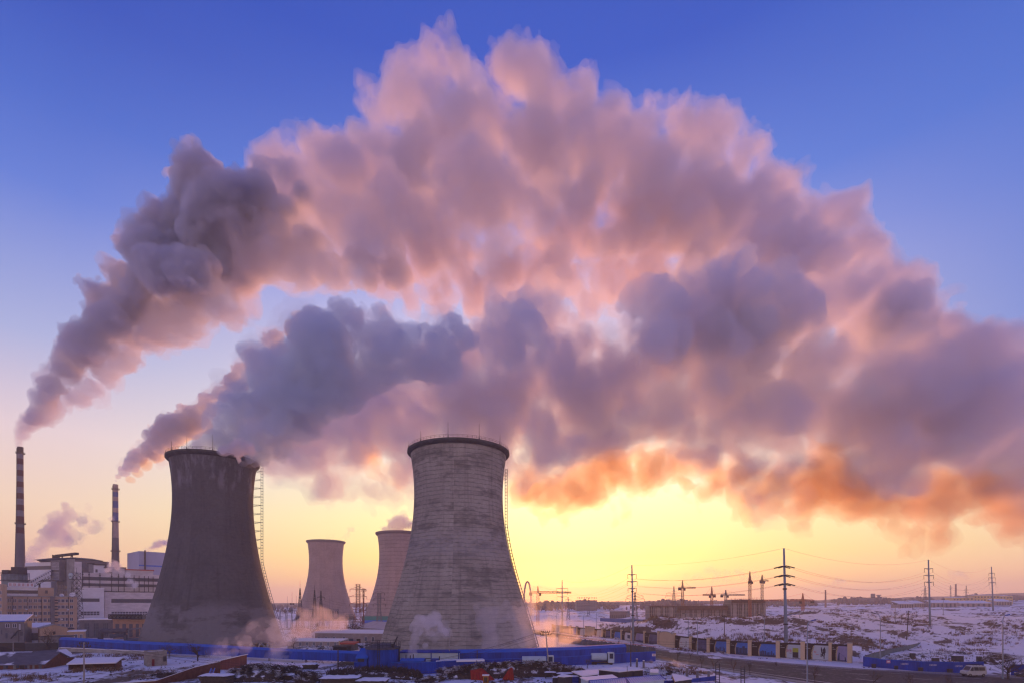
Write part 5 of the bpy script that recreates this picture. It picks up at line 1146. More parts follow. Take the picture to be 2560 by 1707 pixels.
# cement works silhouette
fz = Fr(1900+1620/6.03, 1200, 1900+1780/6.03, 1200, 12); g_ = flat('cement_works', 'hazy works block with a silo tower on the skyline right of the small chimney', fz, 30, fz.w(1340+925/6.03, 2175), M['hazegrey'], M['hazegrey'])
mb = MB(); fz.box(mb, fz.L*.72, fz.L*.88, 5, 15, 0, fz.w(1340+860/6.03, 2189)); mb.build('tower', M['hazegrey'], g_)
for a in (1790,1818,1860): mb = MB(); c_ = at(1900+a/6.03, HY, 1200); mb.cyl((c_.x,1200,12), (c_.x,1200,HC+(HY-(1340+(885+(a-1790)*.8)/6.03))/F*1200), 3.0 if a < 1850 else 1, None, 10); mb.build('silo', M['hazegrey'], g_)
mb = MB(); mb.cyl(at(1900+1755/6.03,1340+885/6.03,1199), at(1900+1825/6.03,1340+885/6.03,1199), 1.2, 1.2, 6); mb.build('bridge', M['hazegrey'], g_)
# yellow building
for i, (a, b_, yt, lab) in enumerate(((1105,1240,682,'left low wing of the yellow building, set apart by a pale stair block'),(1245,1415,676,'second stretch of the long yellow building, one storey lower than the middle'),(1415,1800,646,'tallest middle stretch of the yellow building with rows of dark windows'),(1805,2000,656,'right wing of the yellow building beside the farthest steel pole'))):
    zz = 16; fz = Fr(Z4b(a), 900, Z4b(b_), 900, zz); g_ = flat('yellow_building', lab, fz, 18, fz.w(Z4y(yt), Z4b((a+b_)/2)), M['yellow'], sn, slope=1)
    H = fz.w(Z4y(yt), Z4b((a+b_)/2)); n = int(fz.L/5)
    for j in range(2 if yt > 650 else 3):
        for k in range(n): mb = MB(); fz.box(mb, (k+.25)*fz.L/n, (k+.7)*fz.L/n, -.2, -.003, H-4.0-j*5.2, H-1.9-j*5.2); mb.build('window', M['darkband'], g_)
for i, (px0, px1, Y, yt, yb, lab) in enumerate(((2248,2284,640,1504,1513,'small snow-roofed shed left of the fourth steel pole'),(2286,2312,700,1502,1512,'pale blue-roofed shed beside the fourth steel pole'),(2330,2392,700,1500,1512,'long shed under a thick snow roof right of the fourth steel pole'),(2400,2480,720,1500,1514,'white-walled row below the yellow building'),(2490,2530,760,1497,1508,'snow-roofed hall at the right end below the yellow building'))):
    zz = zg((px0+px1)/2, Y)-1; fz = Fr(px0, Y, px1, Y, zz); g_ = flat('shed', lab, fz, 14, fz.w((yt+yb)/2, (px0+px1)/2), pale, sn, slope=3.5, cat='shed')
    n = 6
    for k in range(n): mb = MB(); fz.box(mb, (k+.3)*fz.L/n, (k+.7)*fz.L/n, -.2, -.003, 1.2, fz.w((yt+yb)/2, (px0+px1)/2)-.8); mb.build('window', M['darkband'], g_)
# long blue fence on the ridge
P = [(1500,520),(1560,470),(1640,440),(1740,420),(1850,400),(1930,392),(2000,392)]; yt = [1543.5,1546,1548.5,1547,1543,1539.5,1533]; yb = [1547,1550,1553,1552,1548,1546,1540]
mb = MB(); pts = [(at(px, a, Y), at(px, b_, Y)) for (px, Y), a, b_ in zip(P, yt, yb)]
for (a0, b0), (a1, b1) in zip(pts[:-1], pts[1:]): mb.hexa([(b0.x,b0.y,b0.z-2),(b1.x,b1.y,b1.z-2),(b1.x,b1.y+.3,b1.z-2),(b0.x,b0.y+.3,b0.z-2),(a0.x,a0.y,a0.z),(a1.x,a1.y,a1.z),(a1.x,a1.y+.3,a1.z),(a0.x,a0.y+.3,a0.z)])
mb.build('site_fence', mat('far_blue_sheet', (.05,.12,.36), .6, .1, .2), label='long low blue hoarding along the foot of the unfinished blocks', cat='fence')
# slim timber and concrete poles on the snowfield
for i, (px, y0, y1, Y, lab) in enumerate(((1811,1537,1596,262,'dark timber pole with insulators behind the picture wall'),(1999,1524,1577,330,'thin pole on the slope right of the tallest steel pole'),(2238,1506,1556,350,'slim pole at the left part of the open snowfield'),(2272,1525,1602,262,'leaning slim pole near the grey sheet fence'),(2358,1495,1530,420,'short pole with a crosspiece between the two far steel poles'),(2237.5,1508,1530,600,'tiny distant pole left of the snow-roofed shed'),(2524,1490,1513,700,'tiny pole at the right of the yellow building'),(2262,1497,1514,650,'thin tiny pole above the snow-roofed shed'))):
    c = at(px, y0, Y); zz = terr(c.x, Y, False)-.5; t_ = thing('utility_pole', (c.x, Y, zz), lab, 'pole'); mb = MB(); dx = -1.2 if i == 3 else 0
    mb.cyl((c.x+dx,Y,zz), (c.x,Y,c.z), .24, .15, 8); mb.build('shaft', M['wood'] if i in (0,3) else M['conc'], t_)
    mb = MB(); mb.box(c.x-1.3, c.x+1.3, Y-.1, Y+.1, c.z-.9, c.z-.65)
    for s_ in (-1.1, -.4, .4, 1.1): mb.cyl((c.x+s_,Y,c.z-.65), (c.x+s_,Y,c.z-.2), .1, .1, 5)
    mb.build('crossarm', M['dark'], t_)
# ------------------------------------------------------------------ picture wall along the road
chain = mat('stone_chain_print', (.45,.36,.22), .8, .3, 2)
prt = {'sky': mat('printed_sky', (.05,.17,.55), .6, .25, .25), 'night': mat('printed_dusk', (.10,.10,.20), .6, .3, .4), 'pale': mat('printed_pale', (.42,.47,.52), .7, .08, .3), 'sil': mat('printed_buildings', (.03,.05,.12), .7, .4, 1.2),
       'lilac': mat('printed_lilac', (.28,.25,.42), .7, .15, .3), 'red': mat('printed_red', (.5,.02,.02), .7, .1, 1), 'green': mat('printed_field', (.35,.38,.04), .7, .3, .8), 'ink': mat('printed_ink', (.02,.02,.03), .7, .1, 1), 'white': mat('printed_white', (.6,.6,.6), .7, .05, 1)}
wroot_h = {}
def zt_wall(px, Y): return HC+(HY-float(np.interp(px, [1380,1526,1640,1771,1870,2000,2124], [1560.5,1573.5,1581,1596,1602,1605.5,1609])))/F*Y
WP = [(px, Y) for px, Y in WALLP]
secs = [(WP[i], WP[i+1]) for i in range(len(WP)-1)]
kinds = ['night','pale','night','pale','ARCH','night','sky','lilac','pale','sky','night','ARCH','figure','night','skyline','towers','skyline','field','figure','office','blossom','end']
kinds = ['pale','night','sky','pale','arch','pale','night','sky','pale2','lilac','night','arch','figure','nightcity','skyline','towers','skyline','field','figure2','office','blossom']
desc = dict(pale='pale picture panel', night='dim dark picture panel', sky='blue picture panel', lilac='lilac sky picture panel', pale2='white picture panel with a blue square', figure='white picture panel with a small standing figure', nightcity='dark dusk city picture panel', skyline='blue city skyline picture panel', towers='picture panel of tower blocks', field='pale panel with red writing and a green field picture', figure2='pale panel with red writing and dark ink drawing', office='picture panel of a long office building', blossom='blue and white blossom picture panel')
names_ord = ['farthest', 'second farthest', 'third farthest', 'fourth farthest', '', 'sixth from the far end', 'seventh from the far end', 'eighth from the far end', 'ninth from the far end', 'tenth from the far end', 'just before the near arch', '', 'just after the near arch', 'second after the near arch', 'third after the near arch', 'fourth after the near arch', 'fifth after the near arch', 'sixth after the near arch', 'seventh after the near arch', 'next to last at the road end', 'last at the road end']
def text_mesh(body, size, m, parent, loc, fr_, name='lettering'):
    cu = bpy.data.curves.new('lettering', 'FONT'); cu.body = body; cu.size = size; cu.extrude = .01; cu.align_x = 'CENTER'; cu.align_y = 'CENTER'
    ob = bpy.data.objects.new('tmp', cu); C.objects.link(ob)
    dg = bpy.context.evaluated_depsgraph_get(); me = bpy.data.meshes.new_from_object(ob.evaluated_get(dg)); C.objects.unlink(ob); bpy.data.objects.remove(ob)
    me.materials.clear(); me.materials.append(m); o = bpy.data.objects.new(name, me); C.objects.link(o)
    rot = Matrix((fr_.ux, Vector((0,0,1)), -fr_.uv)).transposed().to_4x4()
    me.transform(Matrix.Translation(Vector(loc)-wloc(parent))@rot); o.parent = parent; return o
for i, (((pa, Ya), (pb, Yb)), kd) in enumerate(zip(secs, kinds)):
    f_ = Fr(pa, Ya, pb, Yb, 0); L = f_.L; pw = min(1.5, L*.16); Ht0 = (zt_wall(pa, Ya)+zt_wall(pb, Yb))/2
    # pillar at the left end
    c_ = f_.p(0, 0, 0); t_ = thing('pillar', c_, 'cream pillar at the %s end of the wall' % 'far' if i == 0 else 'cream pillar left of %s' % ((('%s, %s' % (desc[kd].replace(' picture',''), names_ord[i])) if kd != 'arch' else ('farther arched panel' if i < 6 else 'nearer arched panel'))), 'pillar', 'cream pillars of the picture wall')
    ph_ = Ht0+(.9 if kd == 'arch' or (i and kinds[i-1] == 'arch') else .35)
    mb = MB(); f_.box(mb, 0, pw, -.35, .6, 0, ph_); mb.build('shaft', M['cream'], t_)
    mb = MB(); f_.box(mb, -.12, pw+.12, -.47, .72, ph_+.001, ph_+.3); mb.build('cap', M['conc'], t_)
    if i == len(secs)-1:
        t_ = thing('pillar', f_.p(L, 0, 0), 'broad cream pillar ending the picture wall at the snowy bank', 'pillar', 'cream pillars of the picture wall'); mb = MB(); f_.box(mb, L, L+1.4, -.35, .6, 0, Ht0+.4); mb.build('shaft', M['cream'], t_); mb = MB(); f_.box(mb, L-.1, L+1.5, -.47, .72, Ht0+.401, Ht0+.7); mb.build('cap', M['conc'], t_)
    u0, u1 = pw+.02, L-.02; D = u1-u0
    if kd == 'arch':
        t_ = thing('arched_panel', f_.p(L/2, 0, 0), 'plain cream arched panel, %s' % ('the farther one, veiled by warm steam' if i < 6 else 'the nearer one, at the third lamp post'), 'wall panel', 'arched cream panels')
        mb = MB(); n = 14; hs = Ht0-.4; top = [(u0+D*(1-math.cos(PI*k/n))/2, hs+1.7*math.sin(PI*k/n)) for k in range(n+1)]
        vs = [f_.p(u, 0, 0) for u, _ in top]+[f_.p(u, 0, w_) for u, w_ in top]+[f_.p(u, .4, 0) for u, _ in top]+[f_.p(u, .4, w_) for u, w_ in top]; m_ = n+1
        fs = []
        for k in range(n): fs += [(k,k+1,m_+k+1,m_+k),(2*m_+k+1,2*m_+k,3*m_+k,3*m_+k+1),(m_+k,m_+k+1,3*m_+k+1,3*m_+k)]
        mb.add(vs, fs); mb.build('panel', M['cream'], t_)
        mb = MB(); mb.tube([f_.p(u, -.06, w_) for u, w_ in top], .14, 5); mb.build('moulding', M['conc'], t_); continue
    t_ = thing('picture_panel', f_.p(L/2, 0, 0), '%s, %s' % (desc[kd], names_ord[i]), 'billboard', 'picture panels of the roadside wall')
    zt0, zt1 = zt_wall(pa, Ya), zt_wall(pb, Yb)
    mb = MB(); mb.hexa([f_.p(u0,.02,.35),f_.p(u1,.02,.35),f_.p(u1,.35,.35),f_.p(u0,.35,.35),f_.p(u0,.02,zt0-.1),f_.p(u1,.02,zt1-.1),f_.p(u1,.35,zt1-.1),f_.p(u0,.35,zt0-.1)]); mb.build('board', M['brown'], t_)
    h = min(zt0, zt1)-.7; ps = u0+D*.32
    base = dict(pale='pale', night='night', sky='sky', lilac='lilac', pale2='white', figure='white', nightcity='night', skyline='sky', towers='sky', field='pale', figure2='pale', office='lilac', blossom='sky')[kd]
    # picture with a curved left edge
    n = 10; lf = [(ps-D*.05*math.sin(PI*k/n)+D*.09*(k/n), .5+(h-.5)*k/n) for k in range(n+1)]; mb = MB()
    for k in range(n): mb.add([f_.p(lf[k][0],-.02,lf[k][1]),f_.p(u1,-.02,lf[k][1]),f_.p(u1,-.02,lf[k+1][1]),f_.p(lf[k+1][0],-.02,lf[k+1][1])], [(0,1,2,3)])
    mb.build('picture', prt[base], t_)
    mb = MB(); nb_ = 9
    for k in range(nb_):
        s0 = k/nb_; uu = ps-D*.05*math.sin(PI*s0)+D*.09*s0-.05; zz = .6+(h-.8)*(k+.5)/nb_; mb.cyl(f_.p(uu,-.03,zz), f_.p(uu,-.09,zz), (h/nb_)*.42, None, 10)
    mb.build('chain_ornament', chain, t_)
    mb = MB(); wd = (ps-u0)*.62
    for k, (ww_, hh_) in enumerate(((.35,.14),(1,.16))): f_.box(mb, u0+.25, u0+.25+wd*ww_, -.012, .018, h-.7-k*.75, h-.7-k*.75+hh_+.1)
    mb.build('caption', M['conc'], t_)
    rb = random.Random(i*3+1)
    if kd in ('skyline', 'towers', 'nightcity', 'night', 'lilac'):
        mb = MB(); f_.box(mb, ps+.1, u1-.05, -.05, -.021, .5, h*.22); u = ps+.2
        while u < u1-1:
            wd_ = rb.uniform(.25,.6) if kd != 'towers' else rb.uniform(.9,1.3); hh = h*(rb.uniform(.28,.62) if kd == 'skyline' else rb.uniform(.55,.75) if kd == 'towers' else rb.uniform(.25,.4)); f_.box(mb, u, min(u1-.1,u+wd_), -.06, -.051, .5, hh); u += wd_+rb.uniform(.05,.3)
        mb.build('printed_buildings', prt['sil'], t_)
    if kd == 'office':
        mb = MB(); mb.hexa([f_.p(ps+.2,-.06,.6),f_.p(u1-.4,-.06,.6),f_.p(u1-.4,-.03,.6),f_.p(ps+.2,-.03,.6),f_.p(ps+.7,-.06,h*.62),f_.p(u1-.6,-.06,h*.33),f_.p(u1-.6,-.03,h*.33),f_.p(ps+.7,-.03,h*.62)]); mb.build('printed_office', prt['sil'], t_)
        mb = MB()
        for k in range(9): uu = ps+1+k*(u1-ps-2)/9; f_.box(mb, uu, uu+.25, -.075, -.061, .9, h*(.55-.022*k))
        mb.build('printed_windows', prt['lilac'], t_)
    if kd in ('figure', 'figure2', 'pale', 'field'):
        mb = MB(); uu = u0+D*.78
        if kd == 'field': 
            f_.box(mb, u0+D*.62, u0+D*.90, -.05, -.021, .7, h*.5); mb.build('printed_crowd', prt['ink'], t_); mb = MB(); f_.box(mb, u0+D*.62, u0+D*.90, -.051, -.021, h*.5+.01, h*.78); mb.build('printed_meadow', prt['green'], t_)
        else:
            for k in range(3 if kd != 'figure2' else 16):
                a_ = uu+rb.uniform(-.12,.12)*(1 if kd != 'figure2' else 7); z_ = .8+rb.random()*h*.55 if kd == 'figure2' else .8+k*h*.2; f_.box(mb, a_-.16, a_+.16, -.05-.001*k, -.021, z_, z_+h*.22)
            mb.build('printed_figure', prt['ink'], t_)
        if kd in ('field', 'figure', 'figure2'):
            text_mesh({'field': '\u60a6\u751f', 'figure': '\u5e74', 'figure2': '\u7ea2'}[kd], 1.25 if kd == 'field' else .95, prt['red'], t_, f_.p(u0+D*.44, -.06, h*.56), f_)
            mb = MB(); f_.box(mb, u0+D*.46, u0+D*.58, -.05, -.021, h*.40, h*.40+.14); mb.build('caption', prt['red'] if kd != 'field' else prt['ink'], t_)
    if kd == 'pale2': mb = MB(); f_.box(mb, u0+D*.62, u0+D*.9, -.05, -.021, h*.35, h*.75); mb.build('printed_square', prt['sil'], t_)
    if kd == 'blossom':
        mb = MB()
        for k in range(40): uu = ps+.3+rb.random()*(u1-ps-.6); zz = .8+rb.random()*(h*.75); mb.cyl(f_.p(uu,-.03,zz), f_.p(uu,-.06-.001*k,zz), rb.uniform(.12,.3), None, 6)
        mb.build('printed_blossoms', prt['white'], t_)
# ------------------------------------------------------------------ street lamps and saplings
def street_lamp(px, y0, Y, hx, label, double=False):
    "px pole column, y0 row of the lamp head, hx column of the head"
    c = at(px, HY, Y); z0 = terr(c.x, Y, False); h_ = at(hx, y0, Y); t_ = thing('street_lamp', (c.x, Y, z0), label, 'street lamp', 'lamp posts along the road')
    zt_ = h_.z-.5; mb = MB(); mb.cyl((c.x,Y,z0-.2), (c.x,Y,zt_-1.6), .22, .12, 8)
    n = 7; pr = Vector((c.x,Y,zt_-1.6))
    for k in range(1, n+1): a = PI/2*k/n; q = Vector((c.x+(h_.x-c.x)*(1-math.cos(a)), Y, zt_-1.6+(h_.z-zt_+1.6)*math.sin(a))); mb.cyl(pr, q, .11, .09, 6); pr = q
    mb.build('pole', M['galv'], t_)
    mb = MB(); dx = 1 if h_.x > c.x else -1
    mb.hexa([(h_.x-.1*dx,Y-.22,h_.z-.14),(h_.x+1.1*dx,Y-.22,h_.z+.12),(h_.x+1.1*dx,Y+.22,h_.z+.12),(h_.x-.1*dx,Y+.22,h_.z-.14),(h_.x-.1*dx,Y-.16,h_.z+.08),(h_.x+1.1*dx,Y-.16,h_.z+.38),(h_.x+1.1*dx,Y+.16,h_.z+.38),(h_.x-.1*dx,Y+.16,h_.z+.08)]); mb.build('lamp_head', M['bluepaint'] if Y < 180 else M['dark'], t_)
    return t_
LAMPS = [(2018,1550,140,2029,'nearest lamp post, on the yard side of the road left of the grey sheet fence'),(2507,1537,150,2514,'lamp post at the right end in front of the blurred brown bush'),(2201,1532,185,2187,'lamp post behind the left corner of the blue sheet fence'),
 (1911.5,1536,222,1902,'lamp post in front of the panel with the green field picture'),(1743.8,1544,222,1758,'pale lamp post in front of the near blue skyline panel'),(1720.6,1533,262,1711,'thin lamp post at the pillar before the dusk city panel'),(1583.5,1540,258,1594,'lamp post close beside the second steel pole'),
 (1577,1529,322,1568,'thin lamp post left of the second steel pole'),(1459,1532,330,1468,'lamp post near the farther arched panel, head to the right'),(1491,1526,420,1484,'far lamp post whose head points left above the snow'),(1391,1530,430,1398,'faint lamp post in the warm steam')]
for p, y0, Y, hx, lab in LAMPS: street_lamp(p, y0, Y, hx, lab)
sap = [(1783,1629,1672,'first'),(1835,1636,1680,'second'),(1875,1644,1687,'third'),(1941,1650,1665,'fourth'),(2037,1655,1712,'fifth'),(1694,1619,1650,'sixth'),(1726,1622,1646,'seventh'),(1754,1630,1668,'eighth'),(1634,1612,1627,'ninth'),(1604,1606,1620,'tenth'),(2184,1665,1722,'eleventh'),(2278,1672,1725,'twelfth'),(2366,1680,1725,'thirteenth'),(1547,1597,1608,'fourteenth'),(1511,1592,1604,'fifteenth')]
saplab = {'first':'bare roadside sapling below the panel of tower blocks','second':'bare sapling right of the sapling below the tower block panel','third':'leaning bare sapling near the twin black posts','fourth':'round tufted sapling in the middle of the far verge','fifth':'tall thin sapling right of the nearest yard-side lamp post','sixth':'small sapling in front of the dusk city panel','seventh':'small sapling in front of the first blue skyline panel','eighth':'sapling left of the one below the tower block panel','ninth':'tiny sapling at the nearer arched panel, right side','tenth':'tiny sapling at the nearer arched panel, left side','eleventh':'sapling in front of the left end of the blue sheet fence','twelfth':'sapling in front of the middle of the blue sheet fence','thirteenth':'sapling just left of the white van','fourteenth':'tiny distant sapling at the kerb near the lilac panel','fifteenth':'tiniest distant sapling on the far kerb'}
for i, (px, yt, yb, k) in enumerate(sap):
    p = gnd(px, yb, .1); h = (yb-yt)/F*p.y*1.12; bare_tree(px, p.y, h, saplab[k], z=0.1, seed=30+i, depth=4, spread=.42, r0=.11, name='sapling', n0=4, group='roadside saplings')
# ------------------------------------------------------------------ right yard: blue and grey sheet fences, van, car
Z7 = lambda a: 2140+a/5.6
Z7y = lambda a: 1560+a/5.6
def sheet_fence(name, label, pts, m, ridges=1.2, post=True, th=.12, group=None, capm=None):
    "pts: (px, y_base, y_top) on flat ground z=0.1"
    P = [gnd(px, yb, .1) for px, yb, yt in pts]; H = [HC+(HY-yt)/F*p.y for p, (px, yb, yt) in zip(P, pts)]
    t_ = thing(name, tuple(P[0]), label, 'fence', group); mb = MB(); rb_ = MB()
    for a, b_, ha, hb in zip(P[:-1], P[1:], H[:-1], H[1:]):
        d_ = (b_-a); L = d_.length; d_.normalize(); nv = Vector((-d_.y, d_.x, 0))*th
        mb.hexa([a, b_, b_+nv, a+nv, (a.x,a.y,ha), (b_.x,b_.y,hb), (b_.x+nv.x,b_.y+nv.y,hb), (a.x+nv.x,a.y+nv.y,ha)])
        n = max(1, int(L/ridges))
        for k in range(n):
            q = a.lerp(b_, k/n); hq = ha+(hb-ha)*k/n; s_ = -nv.normalized()*.07
            rb_.hexa([q+s_, q+s_+d_*.28, q+d_*.28-nv*.02, q-nv*.02]+[Vector((v.x, v.y, hq-.03)) for v in (q+s_, q+s_+d_*.28, q+d_*.28-nv*.02, q-nv*.02)])
    mb.build('sheets', m, t_); rb_.build('ribs', m, t_)
    if capm:
        c_ = MB()
        for a, b_, ha, hb in zip(P[:-1], P[1:], H[:-1], H[1:]): c_.cyl((a.x,a.y,ha+.06), (b_.x,b_.y,hb+.06), .1, .1, 5)
        c_.build('top_rail', capm, t_)
    return t_
sheet_fence('sheet_fence', 'long blue sheet fence on the far side of the road behind the white van', [(Z7(100),Z7y(585),Z7y(452)),(Z7(312),Z7y(602),Z7y(480)),(Z7(355),Z7y(606),Z7y(490)),(Z7(930),Z7y(660),Z7y(520)),(Z7(1420),Z7y(678),Z7y(530)),(Z7(1790),Z7y(690),Z7y(525))], bl, 1.0, capm=blt)
sheet_fence('sheet_fence', 'short blue sheet fence at the right edge behind the dark car', [(Z7(2170),Z7y(715),Z7y(560)),(Z7(2460),Z7y(730),Z7y(562))], bl, 1.0)
gsh = mat('grey_sheet', (.10,.15,.18), .6, .3, .5)
sheet_fence('sheet_fence', 'tall grey sheet fence climbing away to the corner of the right yard', [(Z7(105),Z7y(570),Z7y(448)),(Z7(245),Z7y(520),Z7y(400)),(Z7(480),Z7y(435),Z7y(345)),(Z7(820),Z7y(360),Z7y(275)),(Z7(1130),Z7y(290),Z7y(205)),(Z7(1260),Z7y(252),Z7y(162)),(Z7(1390),Z7y(246),Z7y(158))], gsh, 2.2, capm=M['dark'])
# picket fence behind the yard
P = [gnd(Z7(1400), Z7y(238), .1), gnd(Z7(1900), Z7y(248), .1), gnd(2590, Z7y(262), .1)]; t_ = thing('picket_fence', tuple(P[0]), 'ragged picket fence of bare stakes behind the right yard', 'fence'); mb = MB(); rp = random.Random(5)
for a, b_ in zip(P[:-1], P[1:]):
    L = (b_-a).length; n = int(L/.62)
    for k in range(n): q = a.lerp(b_, k/n); h = rp.uniform(3.0, 4.6); mb.cyl(q, q+Vector((rp.gauss(0,.1), 0, h)), .13, .07, 4)
    mb.cyl(a+Vector((0,.1,1.0)), b_+Vector((0,.1,1.0)), .08, .08, 4); mb.cyl(a+Vector((0,.1,2.6)), b_+Vector((0,.1,2.6)), .08, .08, 4)
mb.build('stakes', M['wood'], t_)
# kennel openings in the blue fence
ffz = None
for i, (a, ya, b_, yb_) in enumerate(((222,550,268,600),(540,575,578,620),(873,600,925,655),(1280,620,1335,670))):
    p = gnd(Z7((a+b_)/2), Z7y(yb_)+1.0, .1); w_ = (b_-a)/5.6/F*p.y; h = (yb_-ya)/5.6/F*p.y; t_ = thing('crate', (p.x, p.y, .1), ['smallest dark crate at the left end of the blue sheet fence','dark crate with a white bundle at the blue sheet fence','largest black crate against the middle of the blue sheet fence','dark crate at the fence left of the white van'][i], 'crate', 'dark crates along the blue fence')
    mb = MB(); mb.box(p.x-w_/2, p.x+w_/2, p.y-.5, p.y+.2, .1, .1+h); mb.build('box', M['dark'], t_); mb = MB(); mb.box(p.x-w_/2-.1, p.x+w_/2+.1, p.y-.6, p.y+.25, .101+h, .1+h+.12); mb.build('lid', M['wood'], t_)
for i, a in enumerate((660, 1065, 1425)):
    p = gnd(Z7(a), Z7y(665+i*8), .1); f_ = Fr(Z7(a)-8, p.y-.6, Z7(a)+8, p.y-.6, 0); t_ = thing('sign', (p.x, p.y-.6, 0), 'faint white painted line of lettering on the blue sheet fence, ' + ['leftmost', 'middle', 'rightmost beside the van'][i], 'painted sign', 'painted phone numbers on the blue fence')
    zz = HC+(HY-Z7y(550+i*16))/F*p.y; text_mesh('1385901', .75, M['frame'], t_, (p.x, p.y-.62+[0,.2,.25][i], zz), f_)
p = gnd(Z7(432), Z7y(640), .1); t_ = thing('notice', (p.x, p.y-.4, 0), 'small pink and white notice on the blue sheet fence', 'sign'); zz = HC+(HY-Z7y(517))/F*p.y; mb = MB(); mb.box(p.x-.65, p.x+.65, p.y-.75, p.y-.70, zz-.5, zz+.5); mb.build('board', mat('pink_print', (.5,.2,.3), .7, .1, 1), t_); mb = MB(); mb.box(p.x-.4, p.x+.4, p.y-.79, p.y-.751, zz-.15, zz+.2); mb.build('print', M['white'], t_)
# vehicles ---------------------------------------------------------------
def vehicle(px, yb, length, height, width, profile, cabin, body_m, label, name, cat, yaw=0, facing=-1):
    "profile: side outline (x 0..1 from the nose, z 0..1); cabin: side windows as (x0,x1,z0,z1)"
    p = gnd(px, yb, .31); root = thing(name, (p.x, p.y, .31), label, cat); L, H, Wd = length, height, width
    def pt(x, y_, z): xx = (x-.5)*L*(-facing)*-1*(-1); return (p.x+(x-.5)*L*(1 if facing < 0 else -1), p.y+y_, .31+z*H)
    n = len(profile); mb = MB(); vs = []
    for y_, ins in ((-Wd/2+.12, .0), (-Wd/2, .0), (Wd/2, .0), (Wd/2-.12, 0)): pass
    rings = [(-Wd/2+.10, 1.0), (-Wd/2, .985), (Wd/2, .985), (Wd/2-.10, 1.0)]
    def yoff(z, y_): return y_*(1-.16*max(0, z-.52)/.48)
    for y_ in (-Wd/2, Wd/2): vs += [pt(x, yoff(z, y_), z) for x, z in profile]
    mb.add(vs, [tuple(range(n)), tuple(range(2*n-1, n-1, -1))]+[(i, (i+1) % n, n+(i+1) % n, n+i) for i in range(n)])
    o = mb.build('body', body_m, root); bv = o.modifiers.new('bevel', 'BEVEL'); bv.width = .07; bv.segments = 2; bv.limit_method = 'ANGLE'
    for s_ in (-1, 1):
        for x0, x1, x2, x3, z0, z1 in cabin:
            q = [(x0,z0),(x1,z0),(x2,z1),(x3,z1)]; mb = MB(); vs = [pt(x, yoff(z, s_*(Wd/2+.012)), z) for x, z in q]+[pt(x, yoff(z, s_*(Wd/2-.06)), z) for x, z in q]
            mb.hexa([vs[4],vs[5],vs[6],vs[7],vs[0],vs[1],vs[2],vs[3]]); mb.build('side_window', M['glass'], root)
    return root, pt
vp = [(0,.18),(0,.42),(.02,.50),(.14,.56),(.26,.93),(.32,1.0),(.93,1.0),(.985,.92),(1,.45),(1,.18),(.93,.14),(.06,.14)]
vm = mat('van_white_paint', (.45,.48,.52), .4, .12, .8, spec=.5)
van, pt = vehicle(Z7(1642), Z7y(722), 6.0, 3.2, 2.5, vp, [(.16,.35,.35,.275,.56,.88),(.375,.60,.60,.375,.56,.88),(.625,.92,.90,.625,.56,.88)], vm, 'parked dusty white van facing left with a roof rack', 'parked_van', 'van')
def wheels(root, pt, xs, r, Wd, H):
    for x in xs:
        for s_ in (-1, 1):
            q = Vector(pt(x, s_*(Wd/2-.14), 0)); q.z = .31+r; mb = MB(); mb.cyl(q-Vector((0,.16,0)), q+Vector((0,.16,0)), r, r, 20); w_ = mb.build('wheel', M['tyre'], root)
            mb = MB(); mb.cyl(q+Vector((0,s_*.165,0)), q+Vector((0,s_*.19,0)), r*.55, r*.5, 14); mb.build('rim', M['steel'], w_)
wheels(van, pt, (.17, .83), .46, 2.5, 3.2)
mb = MB(); 
for x in (.34,.5,.66,.82): mb.cyl(pt(x,-1.0,1.0), pt(x,-1.0,1.07), .05, .05, 4); mb.cyl(pt(x,-1.0,1.07), pt(x,1.0,1.07), .05, .05, 4); mb.cyl(pt(x,1.0,1.0), pt(x,1.0,1.07), .05, .05, 4)
for s_ in (-1, 1): mb.cyl(pt(.3,s_,1.07), pt(.88,s_,1.07), .05, .05, 4)
mb.build('roof_rack', M['dark'], van)
for s_ in (-1, 1):
    mb = MB(); a = pt(-.003, s_*.85, .40); mb.box(a[0]-.04, a[0]+.12, a[1]-.22, a[1]+.22, a[2]-.16, a[2]+.16); mb.build('headlight', M['frame'], van)
    mb = MB(); a = pt(.24, s_*1.35, .60); mb.box(a[0]-.08, a[0]+.08, a[1]-.14, a[1]+.14, a[2]-.16, a[2]+.2); mb.build('mirror', M['dark'], van)
mb = MB(); a0 = pt(.145,0,.575); a1 = pt(.262,0,.92); mb.hexa([(a0[0]-.05,p_[1]-1.05,a0[2]) for p_ in [van.location]]+[(a0[0]-.05,van.location.y+1.05,a0[2]),(a0[0]+.05,van.location.y+1.05,a0[2]),(a0[0]+.05,van.location.y-1.05,a0[2]),(a1[0]-.06,van.location.y-.92,a1[2]),(a1[0]-.06,van.location.y+.92,a1[2]),(a1[0]+.04,van.location.y+.92,a1[2]),(a1[0]+.04,van.location.y-.92,a1[2])]); mb.build('windscreen', M['glass'], van)
mb = MB(); a = pt(0, 0, .2); mb.box(a[0]-.1, a[0]+.06, a[1]-1.2, a[1]+1.2, a[2]-.18, a[2]+.12); mb.build('bumper', M['dark'], van)
cp_ = [(0,.25),(0,.5),(.04,.56),(.27,.64),(.40,.97),(.48,1.0),(.74,1.0),(.88,.70),(1,.64),(1,.25),(.95,.18),(.05,.18)]
car, pt = vehicle(Z7(2410), Z7y(732), 6.2, 2.2, 2.4, cp_, [(.31,.50,.50,.415,.66,.93),(.52,.72,.70,.52,.66,.93)], mat('car_dark_paint', (.05,.06,.09), .35, .15, .8, spec=.5), 'dark saloon car cut by the right edge, with snow on its roof', 'parked_car', 'car')
wheels(car, pt, (.18, .80), .42, 2.4, 2.2)
